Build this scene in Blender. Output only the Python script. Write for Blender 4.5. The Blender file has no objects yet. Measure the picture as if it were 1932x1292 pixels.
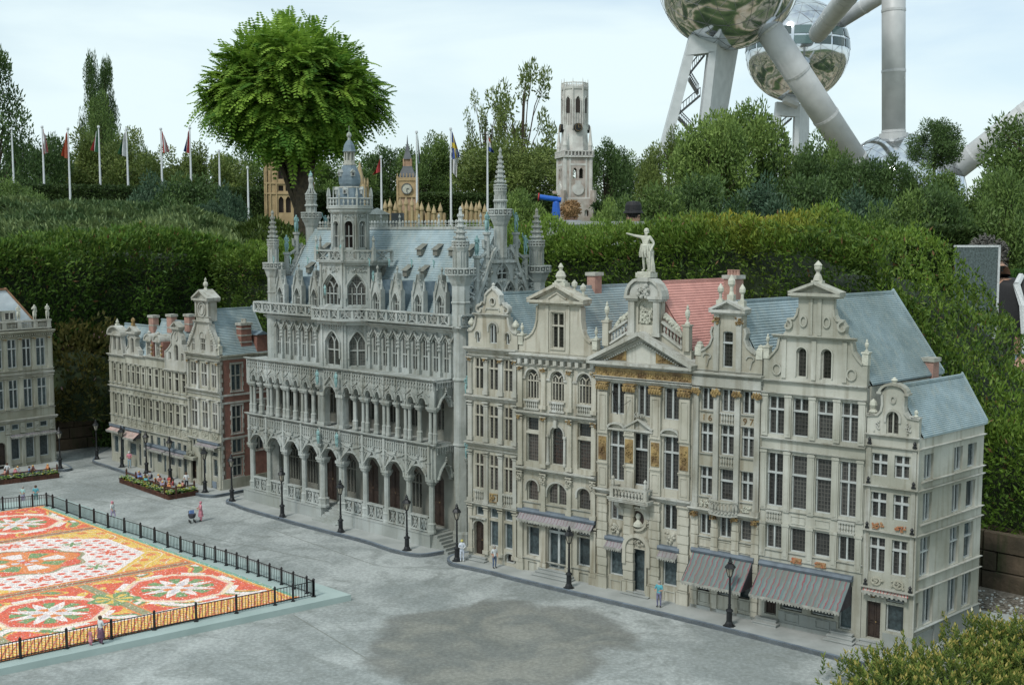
import bpy, bmesh, math, random
import numpy as np
from mathutils import Vector, Matrix, noise
R = math.radians
random.seed(7); np.random.seed(7)
scene = bpy.context.scene
COL = scene.collection
# ---------------------------------------------------------------- camera
PITCH = math.atan(208/2200)
CAMZ = 1.08
cd = bpy.data.cameras.new('camera'); cam = bpy.data.objects.new('camera', cd); COL.objects.link(cam)
cam.location = (0, 0, CAMZ); cam.rotation_euler = (math.pi/2-PITCH, 0, 0)
cd.sensor_width = 36; cd.lens = 36*2200/1932; cd.clip_start = 0.05; cd.clip_end = 3000
scene.camera = cam
# ---------------------------------------------------------------- sky and sun
SUN_EL, SUN_AZ = 50, 215          # azimuth measured clockwise from +Y
w = bpy.data.worlds.new('World'); scene.world = w; w.use_nodes = True
nt = w.node_tree; bg = nt.nodes['Background']
sky = nt.nodes.new('ShaderNodeTexSky'); sky.sky_type = 'NISHITA'; sky.sun_disc = False
sky.sun_elevation = R(SUN_EL); sky.sun_rotation = R(SUN_AZ)
tc = nt.nodes.new('ShaderNodeTexCoord'); mp = nt.nodes.new('ShaderNodeMapping')
mp.inputs['Scale'].default_value = (1.2, 1.2, 4.5)
nz = nt.nodes.new('ShaderNodeTexNoise'); nz.inputs['Scale'].default_value = 2.3; nz.inputs['Detail'].default_value = 6; nz.inputs['Distortion'].default_value = .35
cr = nt.nodes.new('ShaderNodeValToRGB'); cr.color_ramp.elements[0].position = .36; cr.color_ramp.elements[1].position = .56
cr.color_ramp.elements[0].color = (.48,.48,.48,1); cr.color_ramp.elements[1].color = (.97,.97,.97,1)
mx = nt.nodes.new('ShaderNodeMix'); mx.data_type = 'RGBA'
mx.inputs[7].default_value = (5.9, 6.95, 7.15, 1)
nt.links.new(tc.outputs['Generated'], mp.inputs[0]); nt.links.new(mp.outputs[0], nz.inputs['Vector'])
nt.links.new(nz.outputs['Fac'], cr.inputs[0]); nt.links.new(cr.outputs[0], mx.inputs[0])
nt.links.new(sky.outputs[0], mx.inputs[6]); nt.links.new(mx.outputs[2], bg.inputs[0])
bg.inputs[1].default_value = 0.1
sd = bpy.data.lights.new('sun', 'SUN'); sd.energy = 1.5; sd.angle = R(10); sd.color = (1, .97, .92)
sun = bpy.data.objects.new('sun', sd); COL.objects.link(sun)
sv = Vector((math.sin(R(SUN_AZ))*math.cos(R(SUN_EL)), math.cos(R(SUN_AZ))*math.cos(R(SUN_EL)), math.sin(R(SUN_EL))))
sun.rotation_euler = (-sv).to_track_quat('-Z', 'Y').to_euler(); sun.location = sv*30
vs = scene.view_settings; scene.display_settings.display_device = 'sRGB'
vs.view_transform = 'Standard'; vs.look = 'None'; vs.exposure = 0.52; vs.gamma = 1; vs.use_curve_mapping = False
scene.cycles.max_bounces = 6; scene.cycles.diffuse_bounces = 3; scene.cycles.glossy_bounces = 3; scene.cycles.transparent_max_bounces = 6
scene.cycles.use_denoising = True

# ---------------------------------------------------------------- view helper: a pixel of the 1932x1292 photograph at depth Y
def at(px, py, Y):
    f = 2200; cp, sp = math.cos(PITCH), math.sin(PITCH)
    rx = px-966; ry = f*cp+(646-py)*sp; rz = -f*sp+(646-py)*cp
    return Vector((rx*Y/ry, Y, CAMZ+rz*Y/ry))

# ---------------------------------------------------------------- materials
def mat(name, c1, c2=None, rough=.8, scale=20, bump=0, metal=0, streak=0, stain=None, detail=5, bscale=None, spec=.4, coords='pos'):
    m = bpy.data.materials.new(name); m.use_nodes = True; t = m.node_tree; b = t.nodes['Principled BSDF']
    b.inputs['Roughness'].default_value = rough; b.inputs['Metallic'].default_value = metal
    b.inputs['Specular IOR Level'].default_value = spec
    c2 = c2 or tuple(x*.75 for x in c1)
    g = t.nodes.new('ShaderNodeNewGeometry') if coords == 'pos' else t.nodes.new('ShaderNodeTexCoord')
    src = g.outputs['Position'] if coords == 'pos' else g.outputs['Object']
    n = t.nodes.new('ShaderNodeTexNoise'); n.inputs['Scale'].default_value = scale; n.inputs['Detail'].default_value = detail
    t.links.new(src, n.inputs['Vector'])
    r = t.nodes.new('ShaderNodeValToRGB'); r.color_ramp.elements[0].position = .35; r.color_ramp.elements[1].position = .65
    r.color_ramp.elements[0].color = (*c2, 1); r.color_ramp.elements[1].color = (*c1, 1)
    t.links.new(n.outputs['Fac'], r.inputs[0]); out = r.outputs[0]
    if streak:
        nb = t.nodes.new('ShaderNodeTexNoise'); nb.inputs['Scale'].default_value = 3.7; nb.inputs['Detail'].default_value = 7; nb.inputs['Distortion'].default_value = .8
        t.links.new(src, nb.inputs['Vector']); rb = t.nodes.new('ShaderNodeValToRGB'); rb.color_ramp.elements[0].position = .38; rb.color_ramp.elements[1].position = .62
        rb.color_ramp.elements[0].color = (.74, .74, .70, 1); rb.color_ramp.elements[1].color = (1.06, 1.06, 1.06, 1); t.links.new(nb.outputs['Fac'], rb.inputs[0])
        mb_ = t.nodes.new('ShaderNodeMix'); mb_.data_type = 'RGBA'; mb_.blend_type = 'MULTIPLY'; mb_.inputs[0].default_value = 1; t.links.new(out, mb_.inputs[6]); t.links.new(rb.outputs[0], mb_.inputs[7]); out = mb_.outputs[2]
        mpn = t.nodes.new('ShaderNodeMapping'); mpn.inputs['Scale'].default_value = (60, 60, 5)
        t.links.new(src, mpn.inputs[0])
        n2 = t.nodes.new('ShaderNodeTexNoise'); n2.inputs['Scale'].default_value = 1; n2.inputs['Detail'].default_value = 4
        t.links.new(mpn.outputs[0], n2.inputs['Vector'])
        r2 = t.nodes.new('ShaderNodeValToRGB'); r2.color_ramp.elements[0].position = .28; r2.color_ramp.elements[1].position = .5
        r2.color_ramp.elements[0].color = (1, 1, 1, 1); r2.color_ramp.elements[1].color = (0, 0, 0, 1)
        t.links.new(n2.outputs['Fac'], r2.inputs[0])
        mm = t.nodes.new('ShaderNodeMath'); mm.operation = 'MULTIPLY'; mm.inputs[1].default_value = streak
        t.links.new(r2.outputs[0], mm.inputs[0])
        mix = t.nodes.new('ShaderNodeMix'); mix.data_type = 'RGBA'; mix.inputs[7].default_value = (*(stain or (.12, .1, .06)), 1)
        t.links.new(mm.outputs[0], mix.inputs[0]); t.links.new(out, mix.inputs[6]); out = mix.outputs[2]
    t.links.new(out, b.inputs['Base Color'])
    if bump:
        n3 = t.nodes.new('ShaderNodeTexNoise'); n3.inputs['Scale'].default_value = bscale or scale*6; n3.inputs['Detail'].default_value = 4
        t.links.new(src, n3.inputs['Vector'])
        bp = t.nodes.new('ShaderNodeBump'); bp.inputs['Strength'].default_value = bump; bp.inputs['Distance'].default_value = .004
        t.links.new(n3.outputs['Fac'], bp.inputs['Height']); t.links.new(bp.outputs[0], b.inputs['Normal'])
    return m

def leafmat(name, trans=.3, rough=.6):
    m = bpy.data.materials.new(name); m.use_nodes = True; t = m.node_tree; b = t.nodes['Principled BSDF']
    a = t.nodes.new('ShaderNodeAttribute'); a.attribute_name = 'leafcol'
    t.links.new(a.outputs['Color'], b.inputs['Base Color']); b.inputs['Roughness'].default_value = rough
    b.inputs['Specular IOR Level'].default_value = .25
    tr = t.nodes.new('ShaderNodeBsdfTranslucent'); t.links.new(a.outputs['Color'], tr.inputs[0])
    ms = t.nodes.new('ShaderNodeMixShader'); ms.inputs[0].default_value = trans
    o = t.nodes['Material Output']
    t.links.new(b.outputs[0], ms.inputs[1]); t.links.new(tr.outputs[0], ms.inputs[2]); t.links.new(ms.outputs[0], o.inputs[0])
    return m

def glassmat(name, col, grid=0, rough=.12, spec=.5):
    m = bpy.data.materials.new(name); m.use_nodes = True; t = m.node_tree; b = t.nodes['Principled BSDF']
    b.inputs['Roughness'].default_value = rough; b.inputs['Specular IOR Level'].default_value = spec
    g = t.nodes.new('ShaderNodeTexCoord')
    n = t.nodes.new('ShaderNodeTexNoise'); n.inputs['Scale'].default_value = 90; n.inputs['Detail'].default_value = 3
    t.links.new(g.outputs['Object'], n.inputs['Vector'])
    r = t.nodes.new('ShaderNodeValToRGB'); r.color_ramp.elements[0].position = .35; r.color_ramp.elements[1].position = .7
    r.color_ramp.elements[0].color = (*[c*.6 for c in col], 1); r.color_ramp.elements[1].color = (*[c*1.6 for c in col], 1)
    t.links.new(n.outputs['Fac'], r.inputs[0]); out = r.outputs[0]
    if grid:
        br = t.nodes.new('ShaderNodeTexBrick'); br.offset = 0; br.inputs['Scale'].default_value = 1
        br.inputs['Brick Width'].default_value = grid; br.inputs['Row Height'].default_value = grid*1.2
        br.inputs['Mortar Size'].default_value = grid*.11; br.inputs['Color1'].default_value = br.inputs['Color2'].default_value = (0, 0, 0, 1)
        br.inputs['Mortar'].default_value = (1, 1, 1, 1)
        sx = t.nodes.new('ShaderNodeSeparateXYZ'); cx = t.nodes.new('ShaderNodeCombineXYZ')
        t.links.new(g.outputs['Object'], sx.inputs[0]); t.links.new(sx.outputs[0], cx.inputs[0]); t.links.new(sx.outputs[2], cx.inputs[1])
        t.links.new(cx.outputs[0], br.inputs['Vector'])
        mix = t.nodes.new('ShaderNodeMix'); mix.data_type = 'RGBA'; mix.inputs[7].default_value = (.05, .048, .043, 1)
        t.links.new(br.outputs['Color'], mix.inputs[0]); t.links.new(out, mix.inputs[6]); out = mix.outputs[2]
    oi = t.nodes.new('ShaderNodeObjectInfo'); mr = t.nodes.new('ShaderNodeMapRange'); mr.inputs[3].default_value = .7; mr.inputs[4].default_value = 2.3; t.links.new(oi.outputs['Random'], mr.inputs[0])
    vm = t.nodes.new('ShaderNodeVectorMath'); vm.operation = 'SCALE'; t.links.new(out, vm.inputs[0]); t.links.new(mr.outputs[0], vm.inputs['Scale']); t.links.new(vm.outputs[0], b.inputs['Base Color'])
    m2 = t.nodes.new('ShaderNodeMapRange'); m2.inputs[3].default_value = rough*.5; m2.inputs[4].default_value = rough*2.2; t.links.new(oi.outputs['Random'], m2.inputs[0]); t.links.new(m2.outputs[0], b.inputs['Roughness'])
    bp = t.nodes.new('ShaderNodeBump'); bp.inputs['Strength'].default_value = .25; bp.inputs['Distance'].default_value = .002; t.links.new(n.outputs['Fac'], bp.inputs['Height']); t.links.new(bp.outputs[0], b.inputs['Normal'])
    return m

STONE = mat('cream_stone', (.46, .445, .38), (.37, .355, .295), .85, 9, .35, streak=.6, stain=(.15, .115, .06))
STONE2 = mat('grey_cream_stone', (.45, .45, .40), (.37, .37, .32), .85, 9, .35, streak=.5, stain=(.16, .14, .09))
TRIM = mat('pale_stone_trim', (.46, .465, .435), (.34, .335, .29), .8, 14, .3, streak=.55, stain=(.14, .12, .08))
KSTONE = mat('blue_grey_stone', (.415, .44, .425), (.30, .325, .31), .85, 11, .5, streak=.6, stain=(.13, .12, .08))
KDARK = mat('shaded_arcade_stone', (.20, .205, .175), (.13, .13, .11), .85, 12, .3)  # loggia's shade put into a darker copy of the palace stone
CSTONE = mat('weathered_grey_stone', (.40, .40, .34), (.29, .285, .23), .85, 9, .35, streak=.5, stain=(.12, .1, .06))
PLINTH = mat('painted_grey_plinth', (.36, .385, .37), (.29, .31, .30), .7, 8, .2, streak=.3, stain=(.17, .16, .12))
GOLD = mat('gilded_ornament', (.34, .24, .10), (.13, .08, .035), .55, 40, .5)
SLATE = mat('blue_slate', (.29, .365, .39), (.225, .295, .32), .6, 30, .3, streak=.45, stain=(.33, .35, .31))
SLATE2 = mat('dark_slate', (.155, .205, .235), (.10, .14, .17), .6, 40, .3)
PINKTILE = mat('pink_roof_tile', (.60, .30, .255), (.50, .245, .21), .7, 30, .3)
REDBRICK = mat('red_brick', (.25, .12, .09), (.18, .09, .07), .85, 60, .4)
CHIMB = mat('chimney_brick', (.38, .23, .18), (.29, .17, .14), .85, 50, .4)
GLASS = glassmat('dark_leaded_glass', (.018, .018, .017), .009)
GLASS2 = glassmat('dark_shop_glass', (.03, .042, .045), 0, .1, .6)
GLASSK = glassmat('grey_leaded_glass', (.024, .027, .025), .009)
PAINT = mat('pale_frame_paint', (.44, .465, .455), (.36, .38, .365), .6, 40)
IRON = mat('black_iron', (.02, .022, .024), (.012, .013, .014), .45, 60, .2, metal=.2)
LAMPGLASS = mat('lamp_glass', (.36, .33, .27), (.3, .28, .22), .25, 30)
VERD = mat('verdigris_bronze', (.25, .40, .39), (.14, .26, .26), .6, 60, .3)
STATUE = mat('white_statue_stone', (.52, .52, .44), (.36, .36, .3), .8, 40, .4)
CONC = mat('sidewalk_concrete', (.36, .375, .36), (.27, .285, .27), .85, 12, .3, streak=0)
KERB = mat('kerb_stone', (.17, .21, .25), (.11, .135, .16), .7, 30, .2)
WOODB = mat('brown_planter', (.11, .045, .028), (.06, .028, .018), .7, 40, .4)
DOORM = mat('dark_brown_door', (.045, .03, .022), (.025, .017, .014), .6, 60, .2)

# ---------------------------------------------------------------- mesh builder (prototype metres, written at 1:25)
S = 0.04
SHX, SHY = .184, .983      # the row of houses is not square: its party walls lean in plan
class MB:
    def __init__(s): s.v = []; s.f = []; s.mi = []; s.m = 0
    def add(s, vs, fs):
        o = len(s.v); s.v.extend(vs)
        for f in fs: s.f.append(tuple(i+o for i in f)); s.mi.append(s.m)
    def quad(s, a, b, c, d): s.add([a, b, c, d], [(0, 1, 2, 3)])
    def box(s, x0, x1, y0, y1, z0, z1):
        s.add([(x0,y0,z0),(x1,y0,z0),(x1,y1,z0),(x0,y1,z0),(x0,y0,z1),(x1,y0,z1),(x1,y1,z1),(x0,y1,z1)],
              [(3,2,1,0),(4,5,6,7),(0,1,5,4),(1,2,6,5),(2,3,7,6),(3,0,4,7)])
    def ext(s, prof, x0, x1):               # (y,z) outline run along x
        n = len(prof)
        s.add([(x0,y,z) for y,z in prof]+[(x1,y,z) for y,z in prof],
              [(i,(i+1)%n,(i+1)%n+n,i+n) for i in range(n)]+[tuple(range(n))[::-1], tuple(range(n,2*n))])
    def prism(s, out, y0, y1):              # (x,z) outline run along y
        n = len(out)
        s.add([(x,y0,z) for x,z in out]+[(x,y1,z) for x,z in out],
              [((i+1)%n,i,i+n,(i+1)%n+n) for i in range(n)]+[tuple(range(n)), tuple(range(n,2*n))[::-1]])
    def slab(s, out, z0, z1):               # (x,y) outline run along z
        n = len(out)
        s.add([(x,y,z0) for x,y in out]+[(x,y,z1) for x,y in out],
              [(i,(i+1)%n,(i+1)%n+n,i+n) for i in range(n)]+[tuple(range(n))[::-1], tuple(range(n,2*n))])
    def mould(s, x0, x1, z, h, p, y=0):
        s.ext([(y+.02,z),(y-p*.3,z),(y-p*.35,z+.3*h),(y-p*.65,z+.42*h),(y-p*.7,z+.66*h),(y-p,z+.72*h),(y-p,z+h),(y+.02,z+h)][::-1], x0, x1)
    def lathe(s, prof, cx, cy, z0, seg=8, k=1, rot=0):
        vs = []; fs = []; n = len(prof)
        for r, z in prof:
            for i in range(seg):
                a = 2*math.pi*(i+rot)/seg; vs.append((cx+r*k*math.cos(a), cy+r*k*math.sin(a), z0+z*k))
        for j in range(n-1):
            for i in range(seg):
                fs.append((j*seg+i, j*seg+(i+1)%seg, (j+1)*seg+(i+1)%seg, (j+1)*seg+i))
        fs.append(tuple(range(seg))[::-1]); fs.append(tuple((n-1)*seg+i for i in range(seg)))
        s.add(vs, fs)
    def tube(s, pts, r, seg=5, r1=None):
        pts = [Vector(p) for p in pts]; n = len(pts); vs = []; fs = []
        for j, p in enumerate(pts):
            d = (pts[min(j+1,n-1)]-pts[max(j-1,0)]).normalized()
            a = d.cross(Vector((0,0,1)) if abs(d.z) < .9 else Vector((1,0,0))).normalized(); b = d.cross(a)
            rr = r if r1 is None else r+(r1-r)*j/(n-1)
            for i in range(seg):
                t = 2*math.pi*i/seg; q = p+a*(rr*math.cos(t))+b*(rr*math.sin(t)); vs.append(tuple(q))
        for j in range(n-1):
            for i in range(seg):
                fs.append((j*seg+(i+1)%seg, j*seg+i, (j+1)*seg+i, (j+1)*seg+(i+1)%seg))
        fs.append(tuple(range(seg))); fs.append(tuple((n-1)*seg+i for i in range(seg))[::-1])
        s.add(vs, fs)
    def ribbon(s, pts, wd, y0, y1, closed=False):   # strip of width wd following (x,z) points
        n = len(pts); P = [Vector((p[0], p[1])) for p in pts]; L = []; Rr = []
        for i in range(n):
            a = P[(i-1) % n] if (closed or i > 0) else P[i]; b = P[(i+1) % n] if (closed or i < n-1) else P[i]
            d = (b-a)
            d = d.normalized() if d.length > 1e-9 else Vector((1, 0))
            nn = Vector((-d.y, d.x))*wd/2
            L.append(P[i]+nn); Rr.append(P[i]-nn)
        vs = []; fs = []
        for i in range(n):
            vs += [(L[i].x,y0,L[i].y),(Rr[i].x,y0,Rr[i].y),(Rr[i].x,y1,Rr[i].y),(L[i].x,y1,L[i].y)]
        m = n if closed else n-1
        for i in range(m):
            a = i*4; b = ((i+1) % n)*4
            for k in range(4): fs.append((a+k, a+(k+1) % 4, b+(k+1) % 4, b+k))
        if not closed: fs += [(3,2,1,0), (4*n-4,4*n-3,4*n-2,4*n-1)]
        s.add(vs, fs)
    def ball(s, x, y, z, r, rz=None, seg=6):
        rz = rz or r
        s.lathe([(r*.05,-rz),(r*.75,-rz*.66),(r,0),(r*.75,rz*.66),(r*.05,rz)], x, y, z, seg)
    def xf(s, fn, start=0):
        s.v[start:] = [fn(*p) for p in s.v[start:]]
    def build(s, name, mats, parent=None, loc=None, scale=S, smooth=False):
        me = s.mesh(name, mats, scale, smooth)
        return put(name, me, parent, loc, scale)
    def mesh(s, name, mats, scale=S, smooth=False):
        me = bpy.data.meshes.new(name)
        me.from_pydata([(x*scale, y*scale, z*scale) for x, y, z in s.v], [], s.f)
        mats = mats if isinstance(mats, (list, tuple)) else [mats]
        for m in mats: me.materials.append(m)
        if len(mats) > 1: me.polygons.foreach_set('material_index', s.mi)
        if smooth: me.polygons.foreach_set('use_smooth', [True]*len(me.polygons))
        b = bmesh.new(); b.from_mesh(me); bmesh.ops.recalc_face_normals(b, faces=b.faces); b.to_mesh(me); b.free()
        return me
def put(name, me, parent=None, loc=None, scale=S, rot=None):
    o = bpy.data.objects.new(name, me); COL.objects.link(o)
    if parent: o.parent = parent
    if loc is not None: o.location = Vector(loc)*scale
    if rot is not None: o.rotation_euler = rot
    return o
def tag(o, label=None, cat=None, group=None, kind=None):
    if label: o['label'] = label
    if cat: o['category'] = cat
    if group: o['group'] = group
    if kind: o['kind'] = kind
    return o
def thing(name, label, cat, loc, rz=0, group=None):
    o = bpy.data.objects.new(name, None); COL.objects.link(o); o.location = loc; o.rotation_euler = (0, 0, rz)
    o.empty_display_size = .05
    return tag(o, label, cat, group)
def copy_tree(o, parent=None):
    c = o.copy(); COL.objects.link(c)
    if parent: c.parent = parent; c.matrix_parent_inverse = o.matrix_parent_inverse.copy()
    for ch in list(o.children): copy_tree(ch, c)
    return c

# ---------------------------------------------------------------- facade pieces
def arcpt(kind, t):
    if kind == 'p': return (1-abs(t)**1.55)
    return math.sqrt(max(0, 1-t*t))
def facade(mb, prof, holes, t=.6, y=0, back=True):
    """prof: (z, xl, xr) rising; holes: (x0,x1,z0,z1,rise,kind); front face, reveals, back"""
    holes = [(h+(0, 'r'))[:6] if len(h) == 4 else ((h+('r',))[:6] if len(h) == 5 else h) for h in holes]
    zs = sorted(set([p[0] for p in prof]+[z for h in holes for z in (h[2], h[3])]))
    zs = [z for z in zs if prof[0][0]-1e-6 <= z <= prof[-1][0]+1e-6]
    def span(a, b):
        m = (a+b)/2
        for p, q in zip(prof, prof[1:]):
            if p[0] < q[0] and p[0]-1e-9 <= m <= q[0]+1e-9:
                f = lambda z, k: p[k]+(q[k]-p[k])*(z-p[0])/(q[0]-p[0])
                return f(a,1), f(a,2), f(b,1), f(b,2)
    for a, b in zip(zs, zs[1:]):
        if b-a < 1e-6: continue
        l0, r0, l1, r1 = span(a, b)
        hs = sorted([(h[0], h[1]) for h in holes if h[2] <= a+1e-6 and h[3] >= b-1e-6])
        segs = []; cl0, cl1 = l0, l1
        for h0, h1 in hs:
            segs.append((cl0, h0, cl1, h0)); cl0 = cl1 = h1
        segs.append((cl0, r0, cl1, r1))
        for A0, B0, A1, B1 in segs:
            if B0-A0 > 1e-5 or B1-A1 > 1e-5:
                mb.quad((A0,y,a),(B0,y,a),(B1,y,b),(A1,y,b))
                if back == 'holes': mb.quad((B0,y+t,a),(A0,y+t,a),(A1,y+t,b),(B1,y+t,b))
        if back is True: mb.quad((r0,y+t,a),(l0,y+t,a),(l1,y+t,b),(r1,y+t,b))
        mb.quad((l0,y+t,a),(l0,y,a),(l1,y,b),(l1,y+t,b)); mb.quad((r0,y,a),(r0,y+t,a),(r1,y+t,b),(r1,y,b))
    for p, q in zip(prof, prof[1:]):
        if abs(p[0]-q[0]) < 1e-9:
            for k in (1, 2):
                if abs(p[k]-q[k]) > 1e-6: mb.quad((p[k],y,p[0]),(q[k],y,p[0]),(q[k],y+t,p[0]),(p[k],y+t,p[0]))
    z, l, r = prof[-1]; mb.quad((l,y,z),(r,y,z),(r,y+t,z),(l,y+t,z))
    for x0, x1, z0, z1, rise, kind in holes:
        zt = z1-rise
        mb.quad((x0,y,z0),(x0,y+t,z0),(x0,y+t,zt),(x0,y,zt)); mb.quad((x1,y+t,z0),(x1,y,z0),(x1,y,zt),(x1,y+t,zt))
        if z0 > prof[0][0]+1e-4: mb.quad((x0,y,z0),(x1,y,z0),(x1,y+t,z0),(x0,y+t,z0))
        if rise < 1e-6: mb.quad((x0,y,z1),(x0,y+t,z1),(x1,y+t,z1),(x1,y,z1))
        else:
            n = 10; c = (x0+x1)/2; hw = (x1-x0)/2
            pts = [(c+hw*tt, zt+rise*arcpt(kind, tt)) for tt in [-math.cos(math.pi*i/n) for i in range(n+1)]]
            for (a, za), (b, zb) in zip(pts, pts[1:]):
                mb.quad((a,y,za),(b,y,zb),(b,y,z1+1e-3),(a,y,z1+1e-3))
                if back == 'holes': mb.quad((a,y+t,za),(b,y+t,zb),(b,y+t,z1+1e-3),(a,y+t,z1+1e-3))
                mb.quad((a,y,za),(a,y+t,za),(b,y+t,zb),(b,y,zb))
def arcline(x0, x1, zs, rise, kind='r', n=10):
    c = (x0+x1)/2; hw = (x1-x0)/2
    return [(c+hw*tt, zs+rise*arcpt(kind, tt)) for tt in [-math.cos(math.pi*i/n) for i in range(n+1)]]
_wc = {}
def window(par, x0, x1, z0, z1, kind='cross', tr=.68, rise=0, ak='r', y=.3, fm=PAINT, gm=GLASS, mw=.11, name='window', label=None):
    """a window part (surround, mullion, transom) with its dark pane as sub-part"""
    w_, h_ = round(x1-x0, 2), round(z1-z0, 2)
    key = (w_, h_, kind, tr, round(rise, 2), ak, y, fm.name, gm.name, mw, name)
    if key not in _wc:
        m = MB(); hw = w_/2; f = .07
        zt = h_-rise
        m.box(-hw-.01,-hw+f,y-.12,y+.02,0,zt); m.box(hw-f,hw+.01,y-.12,y+.02,0,zt); m.box(-hw,hw,y-.14,y+.02,-.01,f)
        top = (lambda x: zt+rise*arcpt(ak, max(-1, min(1, x/hw)))) if rise else (lambda x: h_)
        if rise: m.ribbon([(a, b-.03) for a, b in arcline(-hw, hw, zt, rise, ak)], .1, y-.12, y+.02)
        else: m.box(-hw,hw,y-.12,y+.02,h_-f,h_+.01)
        ztr = h_*tr
        if kind in ('cross', 'trans', 'tcross'): m.box(-hw,hw,y-.2,y+.02,ztr-mw*.55,ztr+mw*.55)
        if kind in ('cross', 'mull'): m.box(-mw/2,mw/2,y-.16,y+.02,0,top(0))
        if kind == 'tcross': m.box(-mw/2,mw/2,y-.16,y+.02,ztr,top(0))
        if kind == 'quad':
            m.box(-hw,hw,y-.14,y+.02,ztr-mw*.4,ztr+mw*.4)
            for k in (-.5, 0, .5): m.box(k*hw-mw*.3,k*hw+mw*.3,y-.14,y+.02,0,zt if rise else h_)
            if rise:
                for k in (-.5, .5): m.ribbon(arcline(k*hw-hw/2, k*hw+hw/2, zt-.1, rise*.55, 'p'), .08, y-.12, y+.02)
        if kind == 'lancet':
            m.box(-mw*.35,mw*.35,y-.14,y+.02,0,zt); m.box(-hw,hw,y-.13,y+.02,ztr-.05,ztr+.05)
            for k in (-.5, .5): m.ribbon(arcline(k*hw-hw/2, k*hw+hw/2, zt-.1, rise*.6+.05, 'p', 6), .07, y-.12, y+.02)
        g = MB(); g.prism([(-hw,0),(hw,0)]+[(a, b) for a, b in (arcline(-hw, hw, zt, rise, ak)[::-1] if rise else [(hw,h_),(-hw,h_)])], y, y+.06)
        _wc[key] = (m.mesh(name+'_surround', fm), g.mesh('window_pane', gm))
    a, b = _wc[key]
    o = put(name, a, par, ((x0+x1)/2, 0, z0)); put('pane', b, o)
    if label: o['label'] = label
    return o
def pilaster(m, x, wd, z0, z1, p=.18, y=0, cap=.35, base=.3, fl=False):
    m.box(x-wd/2,x+wd/2,y-p,y+.02,z0+base*.9,z1-cap*.9)
    m.box(x-wd/2-.07,x+wd/2+.07,y-p-.08,y+.02,z0,z0+base)
    m.box(x-wd/2-.05,x+wd/2+.05,y-p-.06,y+.02,z1-cap,z1-cap*.72); m.box(x-wd/2-.1,x+wd/2+.1,y-p-.12,y+.02,z1-cap*.3,z1)
    if fl:
        m.ribbon([(x-wd*.28,z0+base+.15),(x-wd*.28,z1-cap-.15),(x+wd*.28,z1-cap-.15),(x+wd*.28,z0+base+.15)], .05, y-p-.04, y-p+.01, True)
def carve(m, x, z, w_, h_, y, d=.12, n=10, seed=0):
    """carved foliage: knobs and short curls"""
    rr = random.Random(seed+int(x*100)+int(z*10))
    for i in range(n):
        a = rr.uniform(-.5, .5); b = rr.uniform(-.5, .5); q = rr.uniform(.1, .2)*min(w_, h_)
        m.ball(x+a*w_, y-d*rr.uniform(.2, .8), z+b*h_, q, q*rr.uniform(.8, 1.3), 5)
    for i in range(max(1, n//3)):
        a0 = rr.uniform(0, 6.28); cx = x+rr.uniform(-.25, .25)*w_; cz = z+rr.uniform(-.2, .2)*h_; q = .28*min(w_, h_)
        m.ribbon([(cx+q*math.cos(a0+t*.8), cz+q*math.sin(a0+t*.8)) for t in range(5)], .05, y-d, y)
def scroll(m, x, z, r, turn, y0, y1, wd=.12, a0=0, n=16):
    m.ribbon([(x+r*(1-i/n*.85)*math.cos(a0+turn*i/n*5.5), z+r*(1-i/n*.85)*math.sin(a0+turn*i/n*5.5)) for i in range(n+1)], wd, y0, y1)
BAL = [(.5,0),(.5,.08),(.28,.12),(.25,.2),(.48,.4),(.4,.55),(.22,.78),(.25,.86),(.5,.9),(.5,1)]
def balusters(m, x0, x1, z0, z1, y, n, r=.1, y2=None, z0b=None, z1b=None):
    for i in range(n):
        t = (i+.5)/n; x = x0+(x1-x0)*t; yy = y if y2 is None else y+(y2-y)*t
        a = z0 if z0b is None else z0+(z0b-z0)*t; b = z1 if z1b is None else z1+(z1b-z1)*t
        m.lathe([(p*2*r, q*(b-a)) for p, q in BAL], x, yy, a, 6)
URN = [(.42,0),(.42,.08),(.2,.16),(.16,.26),(.34,.42),(.42,.58),(.36,.7),(.18,.78),(.24,.86),(.12,.95),(.02,1.05)]
def urn(m, x, y, z, h, k=.6):
    m.lathe([(a*h*k*.75, b*h/1.05) for a, b in URN], x, y, z, 8)
def steps(par, x0, x1, n, rise, tread, z0=0, mat_=None, yb=0):
    for i in range(n):
        m = MB(); p = (n-i)*tread; q = (n-i)*.12
        m.box(x0-q,x1+q,yb-p,yb+.02,z0+i*rise+(.003 if i else 0),z0+(i+1)*rise-.06)
        m.box(x0-q-.05,x1+q+.05,yb-p-.06,yb+.02,z0+(i+1)*rise-.06,z0+(i+1)*rise)
        m.build('step', mat_ or CONC, par)
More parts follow.
